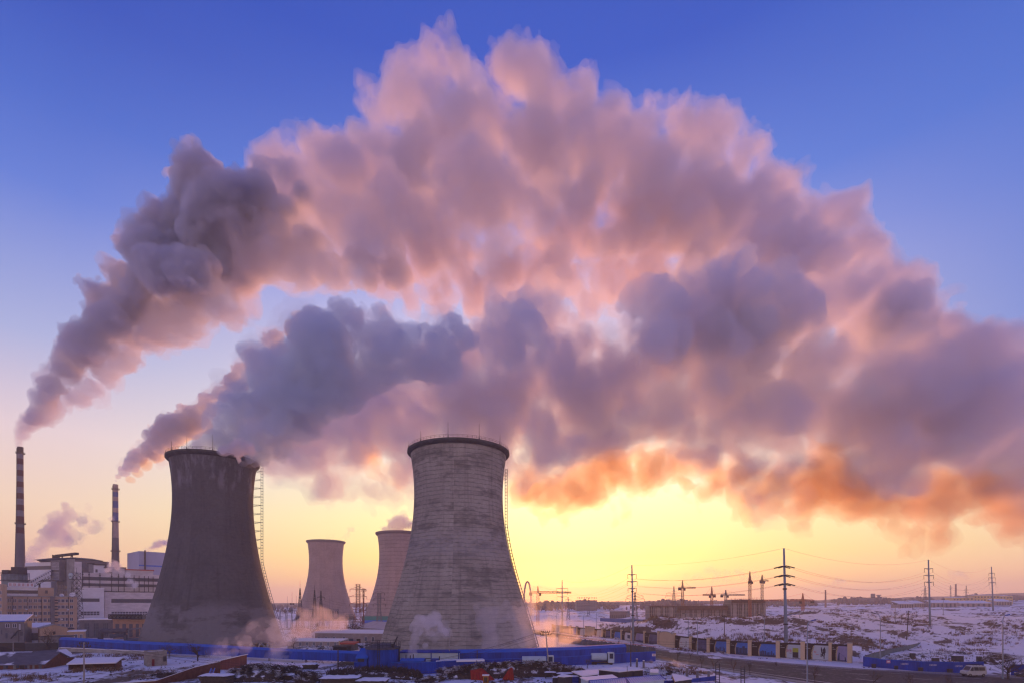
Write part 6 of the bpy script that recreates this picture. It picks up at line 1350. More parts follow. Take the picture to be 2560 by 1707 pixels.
mb = MB(); a = pt(.44,0,1.0); b_ = pt(.77,0,1.0); mb.box(min(a[0],b_[0]), max(a[0],b_[0]), car.location.y-.95, car.location.y+.95, a[2]+.004, a[2]+.12); mb.build('snow_cover', sn, car)
for s_ in (-1, 1): mb = MB(); a = pt(-.003, s_*.8, .52); mb.box(a[0]-.04, a[0]+.12, a[1]-.25, a[1]+.25, a[2]-.12, a[2]+.12); mb.build('headlight', M['frame'], car)
# ------------------------------------------------------------------ yard in front of the pale tower
Z8 = lambda a: 900+a/4.704
Z8y = lambda a: 1380+a/4.704
Z5c = lambda a: 1400+a/5.88
Z5cy = lambda a: 1540+a/5.88
sheet_fence('sheet_fence', 'long blue sheet fence in front of the round blue tank', [(Z6(1152),Z6y(862),Z6y(755)),(Z8(300),Z8y(1392),Z8y(1293)),(Z8(700),Z8y(1432),Z8y(1290)),(1091,1682,1654)], bl, .9, capm=blt)
sheet_fence('sheet_fence', 'right-hand blue sheet fence rising to the road beside the wood pile', [(1091.5,1682,1653.5),(1160,1673,1649),(1260,1669,1646),(1340,1667,1644),(1420,1662,1640.5),(1500,1659.5,1636),(1560,1657,1631.5),(Z5c(1405),Z5cy(662),Z5cy(515))], bl, .9, capm=blt)
p = gnd(Z5c(1375), 1655, .1); zz = HC+(HY-Z5cy(562))/F*p.y; t_ = thing('notice', (p.x, p.y-.4, 0), 'small red and white notice on the road end of the blue sheet fence', 'sign'); mb = MB(); mb.box(p.x-.7, p.x+.7, p.y-.55, p.y-.50, zz-.45, zz+.45); mb.build('board', M['white'], t_); mb = MB(); mb.box(p.x-.5, p.x+.5, p.y-.59, p.y-.551, zz-.15, zz+.15); mb.build('print', M['redroof'], t_)
# round tank
Yt = 172; xa, xb = at(Z6(1328), HY, Yt).x, at(Z6(1782), HY, Yt).x; cx, r_ = (xa+xb)/2, (xb-xa)/2; zt_ = HC+(HY-Z6y(545))/F*Yt
t_ = thing('storage_tank', (cx, Yt, 0), 'round blue tank with a railed dark roof beside the mint-panelled shed', 'tank')
mb = MB(); mb.lathe([(r_,0),(r_,zt_)], (cx,Yt,0), 48); mb.build('shell', bl, t_, smooth=True)
mb = MB(); mb.lathe([(r_-.05,zt_-.1),(r_+.35,zt_-.35),(r_+.35,zt_+.15),(r_*.5,zt_+1.3),(.01,zt_+1.7)], (cx,Yt,0), 48); mb.build('roof', M['rooftile'], t_)
mb = MB()
for h in (1.1, 2.0): mb.tube([(cx+(r_+.2)*math.cos(2*PI*i/28), Yt+(r_+.2)*math.sin(2*PI*i/28), zt_+h) for i in range(29)], .05, 4)
for i in range(28): mb.cyl((cx+(r_+.2)*math.cos(2*PI*i/28), Yt+(r_+.2)*math.sin(2*PI*i/28), zt_), (cx+(r_+.2)*math.cos(2*PI*i/28), Yt+(r_+.2)*math.sin(2*PI*i/28), zt_+2.0), .05, .05, 4, False)
mb.build('railing', M['dark'], t_)
mb = MB(); 
for s_ in (-.35,.35): mb.cyl((cx+s_,Yt-r_-.4,0), (cx+s_,Yt-r_-.4,zt_+2.6), .09, .09, 5)
for k in range(16): mb.cyl((cx-.35,Yt-r_-.4,.5+k*.65), (cx+.35,Yt-r_-.4,.5+k*.65), .06, .06, 4)
mb.build('ladder', M['dark'], t_)
mb = MB(); mb.cyl((cx+r_*.75,Yt-r_*.6,zt_+.6), (cx+r_*1.02,Yt-r_*.6,zt_+3.8), .28, .2, 6); mb.cyl((cx+r_*.75,Yt-r_*.6,zt_), (cx+r_*.75,Yt-r_*.6,zt_+1.5), .6, .6, 8); mb.build('vent_arm', M['dark'], t_)
mb = MB(); mb.cyl((xb+.2,Yt-1,0), (xb+.2,Yt-1,zt_+.4), .22, .22, 6); mb.build('pipe', M['dark'], t_)
# mint shed
fm = Fr(998, 178, 1148, 178, 0); hM = fm.w(1631, 1070); t_ = building('panelled_shed', 'mint-panelled shed with blue trim between the tank and the right conveyor', fm, 'shed')
simple_box('wall', fm, 0, fm.L, 0, 8, 0, hM, M['mint'], t_)
mb = MB(); fm.box(mb, -.2, fm.L+.2, -.3, 8.2, hM+.003, hM+.45); mb.build('roof', M['bluepaint'], t_)
for px in (1078, 1146.5): mb = MB(); uu = fm.u(px); fm.box(mb, uu-.15, uu+.15, -.2, -.003, 0, hM); mb.build('trim', M['bluepaint'], t_)
mb = MB(); fm.box(mb, fm.u(1056), fm.u(1078)-.16, -.15, -.003, fm.w(1645.5,1060), fm.w(1644,1060)); mb.build('trim', M['dark'], t_)
fl = Fr(893, 168, 917, 168, 0); t_ = flat('blue_lean_to', 'small blue lean-to with a dark opening left of the round tank', fl, 5, fl.w(Z6y(700), 900), bl, blt, cat='shed', slope=2.6)
panel(fl, t_, Z6(1200), Z6(1290), Z6y(705), Z6y(745), M['dark'], 'opening')
# blue tarpaulin roof and small machinery in the enclosure
fl = Fr(1000, 168, 1058, 168, 0); t_ = gable('blue_canopy', 'low bright blue canopy between the round tank and the mint shed', fl, 5, fl.w(1652,1030), fl.w(1645.5,1030,v=2.5), bl, blt, over=.1)
p = at(1090, 1650, 170); t_ = thing('pump', (p.x, 170, 0), 'small blue pump unit in front of the mint shed', 'pump'); mb = MB(); mb.cyl((p.x-1.3,170,p.z), (p.x+1.0,170,p.z), .75, .75, 12); mb.build('drum', bl, t_); mb = MB(); mb.cyl((p.x+1.1,170,0), (p.x+1.1,170,p.z+1.4), .2, .2, 6); mb.box(p.x-1.2,p.x+1.0,169.4,170.6,0,p.z-.7); mb.build('stand', M['dark'], t_)
p = at(1025, 1641, 170); t_ = thing('vent_stack', (p.x, 170, 0), 'black U-shaped vent pipes steaming beside the round tank', 'pipes'); mb = MB(); mb.tube([(p.x-1.3,170,0),(p.x-1.3,170,p.z+.8)], .16, 6); mb.tube([(p.x-2.4,170,p.z-.9),(p.x+1.2,170,p.z-.9)], .16, 6); mb.tube([(p.x+.1,170,p.z-.9),(p.x+.1,170,p.z+.5)], .16, 6); mb.tube([(p.x+1.1,170,p.z-.9),(p.x+1.1,170,p.z+.9)], .16, 6); mb.build('pipes', M['dark'], t_)
fl = Fr(1093, 169, 1208, 172, 0); t_ = flat('snowy_canopy', 'thin snow-covered canopy along the inside of the blue fence', fl, 3, fl.w(1653,1150), bl, sn, cat='canopy', th=.55)
# tanker lorry and white vans inside the fence
p = gnd(1335, 1657, 0); 
def tanker(px, Y, ztop_y, L, label):
    x = (px-1280)/F*Y; zt2 = HC+(HY-ztop_y)/F*Y; t_ = thing('tanker_lorry', (x, Y, 0), label, 'lorry'); r = 1.35
    mb = MB(); mb.cyl((x-L/2,Y,zt2-r), (x+L/2,Y,zt2-r), r, r, 20); mb.build('tank', M['mint'], t_, smooth=False)
    mb = MB(); mb.box(x+L/2+.4,x+L/2+2.6,Y-1.3,Y+1.3,.8,zt2+.2); mb.build('cab', M['mint'], t_); mb = MB(); mb.box(x+L/2+2.61,x+L/2+2.7,Y-1.1,Y+1.1,2.2,zt2-.1); mb.box(x+L/2+.9,x+L/2+2.2,Y-1.36,Y-1.301,2.3,zt2-.1); mb.build('window', M['glass'], t_)
    mb = MB(); mb.box(x-L/2,x+L/2+2.4,Y-1,Y+1,.7,1.1); mb.build('chassis', M['dark'], t_)
    for dx in (-L*.4,-L*.25,L/2+1.5):
        for s_ in (-1,1): mb = MB(); mb.cyl((x+dx,Y+s_*1.1-.18,.55), (x+dx,Y+s_*1.1+.18,.55), .55, .55, 14); mb.build('wheel', M['tyre'], t_)
    return t_
tanker(1335, 176, 1639, 8.0, 'pale tanker lorry parked behind the blue fence left of the utility pole')
tk2 = tanker(1497, 188, 1631, 5.5, 'white tanker lorry parked behind the blue fence near the road')
# poles
def pole(px, ytop, ybase, label, Y=None, cross=True, wood=False, r=.2, lean=0):
    p = gnd(px, ybase, 0) if Y is None else Vector(((px-1280)/F*Y, Y, 0)); zt2 = HC+(HY-ytop)/F*p.y; t_ = thing('utility_pole', (p.x, p.y, 0), label, 'pole')
    mb = MB(); mb.cyl((p.x,p.y,0), (p.x+lean,p.y,zt2), r*1.25, r*.8, 10); mb.build('shaft', M['wood'] if wood else M['conc'], t_)
    if cross:
        mb = MB(); x = p.x+lean
        for dz, w_ in ((-.55,1.2),(-1.35,1.7)): mb.box(x-w_,x+w_,p.y-.1,p.y+.1,zt2+dz-.1,zt2+dz+.1)
        mb.build('crossarm', M['dark'], t_)
        for dz, w_ in ((-.55,1.2),(-1.35,1.7)):
            for s_ in (-1,-.5,.5,1): mb = MB(); mb.cyl((x+s_*w_,p.y,zt2+dz+.1), (x+s_*w_,p.y,zt2+dz+.55), .16, .13, 6); mb.build('insulator', M['insul'], t_)
    return (p.x+lean, p.y, zt2)
P0 = pole(1373, 1575, 1683, 'leaning concrete utility pole with crossarms and cables in front of the tanker', lean=-1.1)
P1 = pole(1193, 1624, 1666, 'dark plain post standing in front of the blue fence below the pale tower', cross=False, wood=True, r=.16)
P2 = pole(210, 1604, 1709, 'concrete utility pole in the snowy yard at the lower left', r=.18)
P3 = pole(1577, 1603, 1666, 'black post standing near the road end of the blue fence', cross=False, wood=True, r=.16)
P4 = pole(845, 1622, 1676, 'short dark post with stay wires left of the blue fence', cross=False, wood=True, r=.2)
P5 = pole(1123.5, 1578, None, 'thin mast on the blue conveyor in front of the pale tower', Y=181, cross=False, r=.13)
P6 = pole(1568, 1664, 1705, 'thin bare post beside the snowy shed roofs', cross=False, wood=True, r=.08)
P7 = pole(33, 1602, 1632, 'thin pale post beside the yard wall at the far left', cross=False, r=.14)
mb = MB()
for dz, dx in ((-.1,-1.2),(-.1,-.6),(-.9,-1.7),(-.9,1.2)):
    wire((P0[0]+dx,P0[1],P0[2]+dz), (P1[0]-24+dx,P1[1]-16,P1[2]-3.2+dz*.4), 1.6, mb, .035, 20)
mb.build('cables', M['wire'], label='cables dropping left from the leaning utility pole across the pale tower', cat='cables')
mb = MB()
for dz, dx in ((-.1,1.2),(-.9,1.7)): wire((P0[0]+dx,P0[1],P0[2]+dz), (at(2080,1552,215).x,215,at(2080,1552,215).z-2+dz), 5, mb, .04, 24)
mb.build('cables', M['wire'], label='cables running right from the leaning utility pole over the road', cat='cables')
mb = MB()
for dz in (-.1,-.9):
    wire((P2[0],P2[1],P2[2]+dz), (at(1120,1690,120).x*1.0, 135, 4.5+dz*.5), 2.5, mb, .04, 24); wire((P2[0],P2[1],P2[2]+dz), (-190, 190, 7.5), 2.0, mb, .04, 16)
mb.build('cables', M['wire'], label='black cables sagging both ways from the lower left utility pole', cat='cables')
# ------------------------------------------------------------------ snow roofs, wood piles, debris in the yard
def tilted_roof(name, pts, th, label, wallm=None, hgt=None, roofm=None):
    "pts: four (px, py, Y) roof corners in order near-left, near-right, far-right, far-left"
    q = [at(px, py, Y) for px, py, Y in pts]; c_ = sum(q, Vector())/4; t_ = thing(name, (c_.x, c_.y, 0), label, 'shed')
    mb = MB(); mb.hexa([v-Vector((0,0,th)) for v in q]+q); mb.build('roof', roofm or sn, t_)
    mb = MB(); ins = [v.lerp(c_, .06)-Vector((0,0,th+.01)) for v in q]; mb.hexa([Vector((v.x,v.y,0)) for v in ins]+ins); mb.build('wall', wallm or M['dark'], t_); return t_
def G(px, py, z):   # pixel on a plane at height z -> (px, py, Y)
    return (px, py, (HC-z)*F/(py-HY))
A5 = lambda a, b_, z: G(Z5c(a), Z5cy(b_), z)
tilted_roof('shed', [A5(290,890,3.2)]+[A5(400,935,3.4),A5(860,900,3.4),A5(770,850,3.4)][0:3], .25, 'shed with a smooth white snow roof left of the two ribbed blue-edged roofs', M['mint'])
def ribbed(pts, label):
    t_ = tilted_roof('shed', pts, .22, label, M['mint'], roofm=mat('ribbed_snowy_roof', (.50,.55,.70), .8, .1, .5)); q = [at(*p_) for p_ in pts]
    mb = MB(); n = 16
    for k in range(n+1): mb.cyl(q[0].lerp(q[1], k/n)+Vector((0,0,.05)), q[3].lerp(q[2], k/n)+Vector((0,0,.05)), .09, .09, 4)
    mb.build('ribs', M['bluelight'], t_); mb = MB(); mb.cyl(q[0], q[3], .16, .16, 4); mb.cyl(q[1], q[2], .16, .16, 4); mb.cyl(q[3], q[2], .14, .14, 4); mb.build('edge_trim', M['bluepaint'], t_)
ribbed([A5(445,990,3.2),A5(985,985,3.2),A5(965,900,3.4),A5(430,942,3.4)], 'left ribbed blue-edged shed roof dusted with snow at the bottom')
ribbed([A5(1020,975,3.2),A5(1545,920,3.2),A5(1470,860,3.4),A5(965,898,3.4)], 'right ribbed blue-edged shed roof dusted with snow at the bottom')
tilted_roof('shed', [A5(170,800,2.6),A5(330,868,2.6),A5(565,835,2.8),A5(560,775,2.8)], .3, 'dark shack under a patchy snow roof left of the long snow-roofed shack')
tilted_roof('shed', [A5(555,770,2.8),A5(870,805,2.6),A5(1080,782,2.8),A5(870,738,3.0)], .3, 'long dark shack with a broad snow roof beside the blue fence')
tilted_roof('shed', [A5(905,760,2.2),A5(1080,790,2.2),A5(1230,775,2.4),A5(1050,735,2.4)], .25, 'low shack with a pale blue snow roof behind the long snow-roofed shack')
tilted_roof('shed', [A5(-40,872,2.4),A5(60,880,2.4),A5(190,868,2.5),A5(30,838,2.6)], .25, 'low snow-roofed lean-to just right of the wood pile')
tilted_roof('shed', [A5(1690,945,2.0),A5(1945,912,2.0),A5(1810,865,2.0),A5(1645,835,2.2)], .2, 'triangular snowy roof near the lower blue fence')
tilted_roof('shed', [A5(1320,815,2.0),A5(1445,820,2.0),A5(1450,775,2.0),A5(1330,765,2.0)], .25, 'small pale flat-roofed box with a chimney smoking beside the road', M['mint'])
sheet_fence('sheet_fence', 'lower blue sheet fence at the bottom edge near the twin black posts', [(Z5c(1480),1712,Z5cy(950)),(Z5c(1700),1708,Z5cy(935)),(Z5c(2060),1703,Z5cy(900)),(Z5c(2295),1700,Z5cy(870))], bl, .9)
for i, (a, ya, b_) in enumerate(((1130,625,745),(1230,650,760),(1870,755,880),(2020,790,900),(2185,800,900),(1720,760,850))):
    p = gnd(Z5c(a), Z5cy(b_), 0); h = HC+(HY-Z5cy(ya))/F*p.y; t_ = thing('concrete_post', tuple(p), ['thick round post left of the steaming box by the road','second round post right next to the first by the steaming box','squat grey post below the pale roadside steam','grey post in front of the nearest lamp post','rightmost grey post above the lower blue fence','narrow grey post under the roadside steam'][i], 'post', 'grey stub posts in the yard')
    mb = MB(); mb.cyl(p, (p.x,p.y,h), .38, .34, 10); mb.build('shaft', M['grey'], t_); mb = MB(); mb.cyl((p.x,p.y,h+.001), (p.x,p.y,h+.18), .40, .32, 10); mb.build('snow_cap', sn, t_)
for i, (px, yt_, yb_) in enumerate(((1794,1657,1704),(1857,1664,1706))):
    p = gnd(px, yb_+3, 0); h = HC+(HY-yt_)/F*p.y; t_ = thing('scaffold_post', tuple(p), ['left twin-legged black post at the bottom by the road','right twin-legged black post at the bottom by the road'][i], 'post', 'twin black posts'); mb = MB()
    for s_ in (-.5,.5): mb.cyl((p.x+s_,p.y,0), (p.x+s_,p.y,h), .12, .12, 6)
    mb.build('legs', M['dark'], t_); mb = MB()
    for k in range(8): mb.cyl((p.x-.5,p.y,h*(k+.5)/8), (p.x+.5,p.y,h*(k+.5)/8), .06, .06, 4)
    mb.build('rungs', M['dark'], t_)
# stick piles
wd_m = snow_top(mat('old_sticks', (.075,.055,.045), .95, .6, 4), lo=.5, hi=.75, patch=.56, scale=.5)
rs = random.Random(11)
def stick_pile(name, label, poly, hmax, nst, ls, dirz=.15, stand=False, m=None, r=.07, ridge=True):
    "poly: list of (px, py_base, width_m) marking the crest line footprint on the ground; sticks heaped on a mound"
    P = [gnd(px, py, 0) for px, py, _ in poly]; Wd = [w_ for _, _, w_ in poly]; mb = MB()
    tot = sum((b_-a).length for a, b_ in zip(P[:-1], P[1:])); m_ = m or wd_m
    for k in range(nst):
        s_ = rs.random()*(len(P)-1); i = min(int(s_), len(P)-2); c_ = P[i].lerp(P[i+1], s_-i); wd_ = Wd[i]*(1-(s_-i))+Wd[i+1]*(s_-i)
        o_ = max(-1, min(1, rs.gauss(0, .5))); hh = hmax*(1-o_*o_)*(.55+.45*math.sin(PI*min(1, max(0, (s_+.3)/(len(P)-.4)))))*rs.uniform(.55,1.05)
        q = c_+Vector((rs.gauss(0,.4), o_*wd_, max(.1, hh)))
        if stand: d_ = Vector((rs.gauss(0,.35), rs.gauss(0,.3), rs.uniform(.4,1))).normalized()
        else: d_ = Vector((rs.gauss(0,1), rs.gauss(0,.7), rs.gauss(0,dirz))).normalized()
        L = ls*rs.uniform(.5,1.2); bend = Vector((rs.gauss(0,.12), rs.gauss(0,.12), rs.gauss(0,.1)))*L
        mb.cyl(q-d_*L/2, q+bend*.5, r*rs.uniform(.7,1.4), r*.8, 4, False); mb.cyl(q+bend*.5, q+d_*L/2, r*.8, r*.5, 4, False)
    # solid heart of the heap
    n = 9; rows_ = []
    for i in range(len(P)):
        e = math.sin(PI*(i+.35)/(len(P)-.3)); rows_.append([P[i]+Vector((rs.gauss(0,.2), math.cos(PI*j/(n-1))*-Wd[i]*1.0, hmax*.78*max(.25,e)*math.sin(PI*j/(n-1))*rs.uniform(.85,1.1))) for j in range(n)])
    vs = [v for r2 in rows_ for v in r2]; fs = [(i*n+j, (i+1)*n+j, (i+1)*n+j+1, i*n+j+1) for i in range(len(P)-1) for j in range(n-1)]+[tuple(range(n)), tuple(range((len(P)-1)*n, len(P)*n))[::-1]]
    mb.add(vs, fs)
    return mb.build(name, m_, label=label, cat='wood pile', kind='stuff')
Z4x = lambda a: 340+a/4.795
Z4yy = lambda a: 1380+a/4.795
stick_pile('brushwood_pile', 'large brown heap of brushwood in front of the long blue conveyor', [(Z4x(1150),1700,3),(Z4x(1300),1699,5),(Z4x(1500),1697,5.5),(Z4x(1700),1697,5),(Z4x(1780),1698,3)], 4.6, 1100, 3.2)
stick_pile('brushwood_pile', 'smaller dark brushwood heap behind the large brown one', [(Z4x(1750),1684,3),(Z4x(1850),1682,4),(Z4x(1950),1684,3)], 2.6, 380, 2.4)
stick_pile('brushwood_pile', 'snow-flecked stick heap left of the bristling heap', [(Z6(380),1706,3),(Z6(500),1702,4),(Z6(640),1703,3)], 2.8, 520, 2.2)
stick_pile('brushwood_pile', 'long bristling heap of upright snow-flecked sticks below the round tank', [(Z6(800),1692,3),(Z6(1000),1692,4),(Z6(1250),1691,4.5),(Z6(1500),1691,4.5),(Z6(1750),1692,4.5),(Z6(1950),1695,4),(Z6(2080),1698,2)], 2.9, 2200, 1.9, stand=True, r=.075)
stick_pile('brushwood_pile', 'pile of flat poles lying on snow left of the red tarpaulins', [(Z8(720),1700,4),(Z8(850),1700,5),(Z8(960),1700,4)], 1.0, 300, 4.5, dirz=.03)
stick_pile('brushwood_pile', 'long dark wood stack with a snowy crest behind the red tarpaulins', [(Z8(940),1693,2.5),(Z8(1150),1693,4),(Z8(1380),1691,4.5),(Z8(1600),1690,4.5),(Z8(1800),1689,4.5),(Z8(2050),1686,4.5),(Z8(2250),1686,4.5),(Z8(2400),1690,4),(Z5c(330),1692,2.5)], 4.4, 2600, 3.0)
stick_pile('brushwood_pile', 'dark tangle of branches beside the rusty brick wall', [(Z4x(150),1694,1.5),(Z4x(270),1692,2),(Z4x(400),1691,2),(Z4x(520),1690,1)], 1.4, 260, 2.0)
stick_pile('brushwood_pile', 'dark scrap heap in the right yard near the picket fence', [(Z7(1850),1612,4),(Z7(1950),1613,6),(Z7(2100),1614,4)], 3.4, 380, 4)
stick_pile('rubble_heap', 'dark rubble heap behind the corner of the white van', [(Z7(1800),1658,3),(Z7(1950),1650,5),(Z7(2080),1645,4)], 2.0, 260, 3)
snowy = snow_top(mat('snowed_scrap', (.06,.05,.05), .95, .6, 2), lo=.3, hi=.6, patch=.44, scale=.4)
stick_pile('rubble_heap', 'low snowy rubble ridge running through the right yard', [(Z7(450),1646,3),(Z7(700),1643,4),(Z7(1000),1640,4),(Z7(1300),1636,4),(Z7(1550),1634,3)], 1.6, 700, 1.8, m=snowy, r=.12)
stick_pile('rubble_heap', 'snow-covered scrap scattered behind the dark crates of the right yard', [(Z7(900),1625,4),(Z7(1250),1622,5),(Z7(1600),1620,5),(Z7(1800),1622,3)], 1.5, 700, 1.8, m=snowy, r=.12)
stick_pile('rubble_heap', 'snowy clutter between the long snow-roofed shack and the road', [(Z5c(1260),1683,2),(Z5c(1400),1681,3),(Z5c(1600),1684,3),(Z5c(1750),1688,2)], 1.3, 420, 1.6, m=snowy, r=.08)
stick_pile('rubble_heap', 'snowy clutter in front of the row houses near the black container', [(Z6(330),1624,3),(Z6(500),1623,4),(Z6(700),1624,4),(Z6(850),1625,3)], 2.0, 420, 2.2, m=snowy, r=.12)
stick_pile('rubble_heap', 'snowy clutter right of the red-roofed kiosk', [(Z6(1160),1618,3),(Z6(1240),1619,4),(Z6(1320),1619,3)], 1.6, 260, 2.2, m=snowy, r=.12)
# snow-topped dark stacks
def slab_stack(px0, px1, yb, yt, label, dep=4):
    a = gnd(px0, yb, 0); b_ = gnd(px1, yb, 0); zt2 = HC+(HY-yt)/F*(a.y+dep); t_ = thing('timber_stack', tuple(a), label, 'timber stack'); n = max(2, int(zt2/.35))
    mb = MB(); L = b_.x-a.x
    for k in range(n): mb.box(a.x+rs.uniform(-.3,.3), b_.x+rs.uniform(-.3,.3), a.y+rs.uniform(0,.5), a.y+dep+rs.uniform(-.3,.3), zt2*k/n+.01, zt2*(k+.8)/n)
    mb.build('planks', M['wood'], t_)
    mb = MB(); nx, ny = 12, 6; vs = []
    for j in range(ny):
        for i in range(nx):
            ed = min(i, nx-1-i, j, ny-1-j); vs.append((a.x-.4+(L+.8)*i/(nx-1)+rs.gauss(0,.15), a.y-.3+(dep+.5)*j/(ny-1)+rs.gauss(0,.1), zt2+(.0 if ed == 0 else .35)+rs.uniform(0,.15)))
    mb.add(vs, [(j*nx+i, j*nx+i+1, (j+1)*nx+i+1, (j+1)*nx+i) for j in range(ny-1) for i in range(nx-1)])
    mb.build('snow_cap', sn, t_, smooth=True)
slab_stack(Z6(415), Z6(590), Z6y(852), Z6y(768), 'low black timber stack under snow in front of the blue conveyor', 4)
slab_stack(Z6(670), Z6(1175), Z6y(1065), Z6y(945), 'long dark timber stack with a thick snow cap at the bottom centre', 5)
slab_stack(Z6(1185), Z6(1570), Z6y(1070), Z6y(975), 'snow-capped timber stack right of the long one at the bottom', 6)
slab_stack(Z4x(760), Z4x(1080), 1712, Z4yy(1460), 'black snow-topped crate stack between the brick wall and the large brushwood heap', 4)
slab_stack(Z4x(1730), Z4x(1850), Z4yy(1530), Z4yy(1462), 'small plank stack at the foot of the large brushwood heap', 2)
# leaning blue-grey ladder frame near the brick wall
p = gnd(Z4x(850), 1709, 0); t_ = thing('leaning_frame', tuple(p), 'blue-grey metal frame leaning on the black crate stack', 'frame'); mb = MB(); q = at(Z4x(925), Z4yy(1385), p.y+2)
for s_ in (-.5,.5): mb.cyl((p.x+s_,p.y,0), (q.x+s_,q.y,q.z), .12, .12, 5)
for k in range(1,8): a = Vector((p.x-.5,p.y,0)).lerp(Vector((q.x-.5,q.y,q.z)), k/8); mb.cyl(a, a+Vector((1,0,0)), .08, .08, 4)
mb.build('frame', M['bluelight'], t_)
# diagonal rusty brick wall
P = [gnd(Z4x(-420), 1722, 0), gnd(Z4x(240), 1712, 0), gnd(Z4x(700), 1694, 0), gnd(Z4x(1000), 1683, 0)]; tops = [Z4yy(1600)+8, Z4yy(1560), Z4yy(1378), Z4yy(1310)]
t_ = thing('brick_wall', tuple(P[0]), 'long rust-red brick wall cutting diagonally across the snowy yard', 'wall'); mb = MB(); cp2 = MB()
for i in range(3):
    a, b_ = P[i], P[i+1]; ha, hb = [min(4.2, max(1.2, HC+(HY-q)/F*v.y)) for q, v in ((tops[i], a), (tops[i+1], b_))]
    mb.hexa([a, b_, b_+Vector((0,.5,0)), a+Vector((0,.5,0)), (a.x,a.y,ha), (b_.x,b_.y,hb), (b_.x,b_.y+.5,hb), (a.x,a.y+.5,ha)])
    cp2.hexa([(a.x,a.y-.1,ha+.002),(b_.x,b_.y-.1,hb+.002),(b_.x,b_.y+.6,hb+.002),(a.x,a.y+.6,ha+.002),(a.x,a.y-.1,ha+.16),(b_.x,b_.y-.1,hb+.16),(b_.x,b_.y+.6,hb+.16),(a.x,a.y+.6,ha+.16)])
mb.build('brickwork', M['brick'], t_); cp2.build('snow_coping', sn, t_)
a, b_ = gnd(Z4x(940), 1672, 0), gnd(Z4x(1255), 1674, 0); t_ = thing('red_shed', tuple(a), 'red plank shed with a steep snowy mono-pitch roof at the end of the brick wall', 'shed'); ha, hb = HC+(HY-Z4yy(1312))/F*a.y, HC+(HY-Z4yy(1240))/F*b_.y
mb = MB(); mb.hexa([a, b_, b_+Vector((0,4,0)), a+Vector((0,4,0)), (a.x,a.y,ha), (b_.x,b_.y,hb), (b_.x,b_.y+4,hb), (a.x,a.y+4,ha)]); mb.build('wall', mat('red_planks', (.16,.05,.045), .85, .3, .6, stretch=(3,1,.2)), t_)
mb = MB(); mb.hexa([(a.x-2,a.y-.3,ha-.5),(b_.x+.3,b_.y-.3,hb+.05),(b_.x+.3,b_.y+4.3,hb+.05),(a.x-2,a.y+4.3,ha-.5),(a.x-2,a.y-.3,ha-.25),(b_.x+.3,b_.y-.3,hb+.3),(b_.x+.3,b_.y+4.3,hb+.3),(a.x-2,a.y+4.3,ha-.25)]); mb.build('roof', sn, t_)
# red tarpaulins
def tarp(label, base, apex, seed):
    "base: (px, py) points along the foot; apex: top points"
    rr_ = random.Random(seed); n = 26; nb = 10; t = MB(); B = [gnd(px, py, .05) for px, py in base]; yA = B[0].y+1.6; A_ = [at(px, py, yA) for px, py in apex]
    def samp(P, s_): s_ *= len(P)-1; i = min(int(s_), len(P)-2); return P[i].lerp(P[i+1], s_-i)
    vs = []
    for j in range(nb+1):
        v = j/nb
        for i in range(n+1):
            u = i/n; a = samp(B, u); b_ = samp(A_, u); q = a.lerp(b_, v); fold = math.sin(u*38+seed)*.22*(1-v*.6)+rr_.gauss(0,.03); q = q+Vector((0, -fold-.5*math.sin(PI*v)*(.4), .15*math.sin(PI*v))); vs.append(q)
    t.add(vs, [(j*(n+1)+i, j*(n+1)+i+1, (j+1)*(n+1)+i+1, (j+1)*(n+1)+i) for j in range(nb) for i in range(n)])
    o = t.build('tarpaulin', M['redcloth'], smooth=True, label=label, cat='tarpaulin', group='red tarpaulins on the wood stack'); md = o.modifiers.new('thickness', 'SOLIDIFY'); md.thickness = .05; return o
tarp('wide red tarpaulin hanging over the left of the wood stack beside the yellow cabinet', [(Z8(1305),1698),(Z8(1400),1699),(Z8(1480),1701),(Z8(1590),1699)], [(Z8(1298),Z8y(1382)),(Z8(1380),Z8y(1370)),(Z8(1425),Z8y(1358)),(Z8(1440),Z8y(1362))], 1)
tarp('pointed red tarpaulin draped like a tent on the right of the wood stack', [(Z8(1670),1698),(Z8(1740),1699),(Z8(1800),1699),(Z8(1812),1697)], [(Z8(1755),Z8y(1365)),(Z8(1775),Z8y(1352)),(Z8(1788),Z8y(1350)),(Z8(1795),Z8y(1360))], 2)
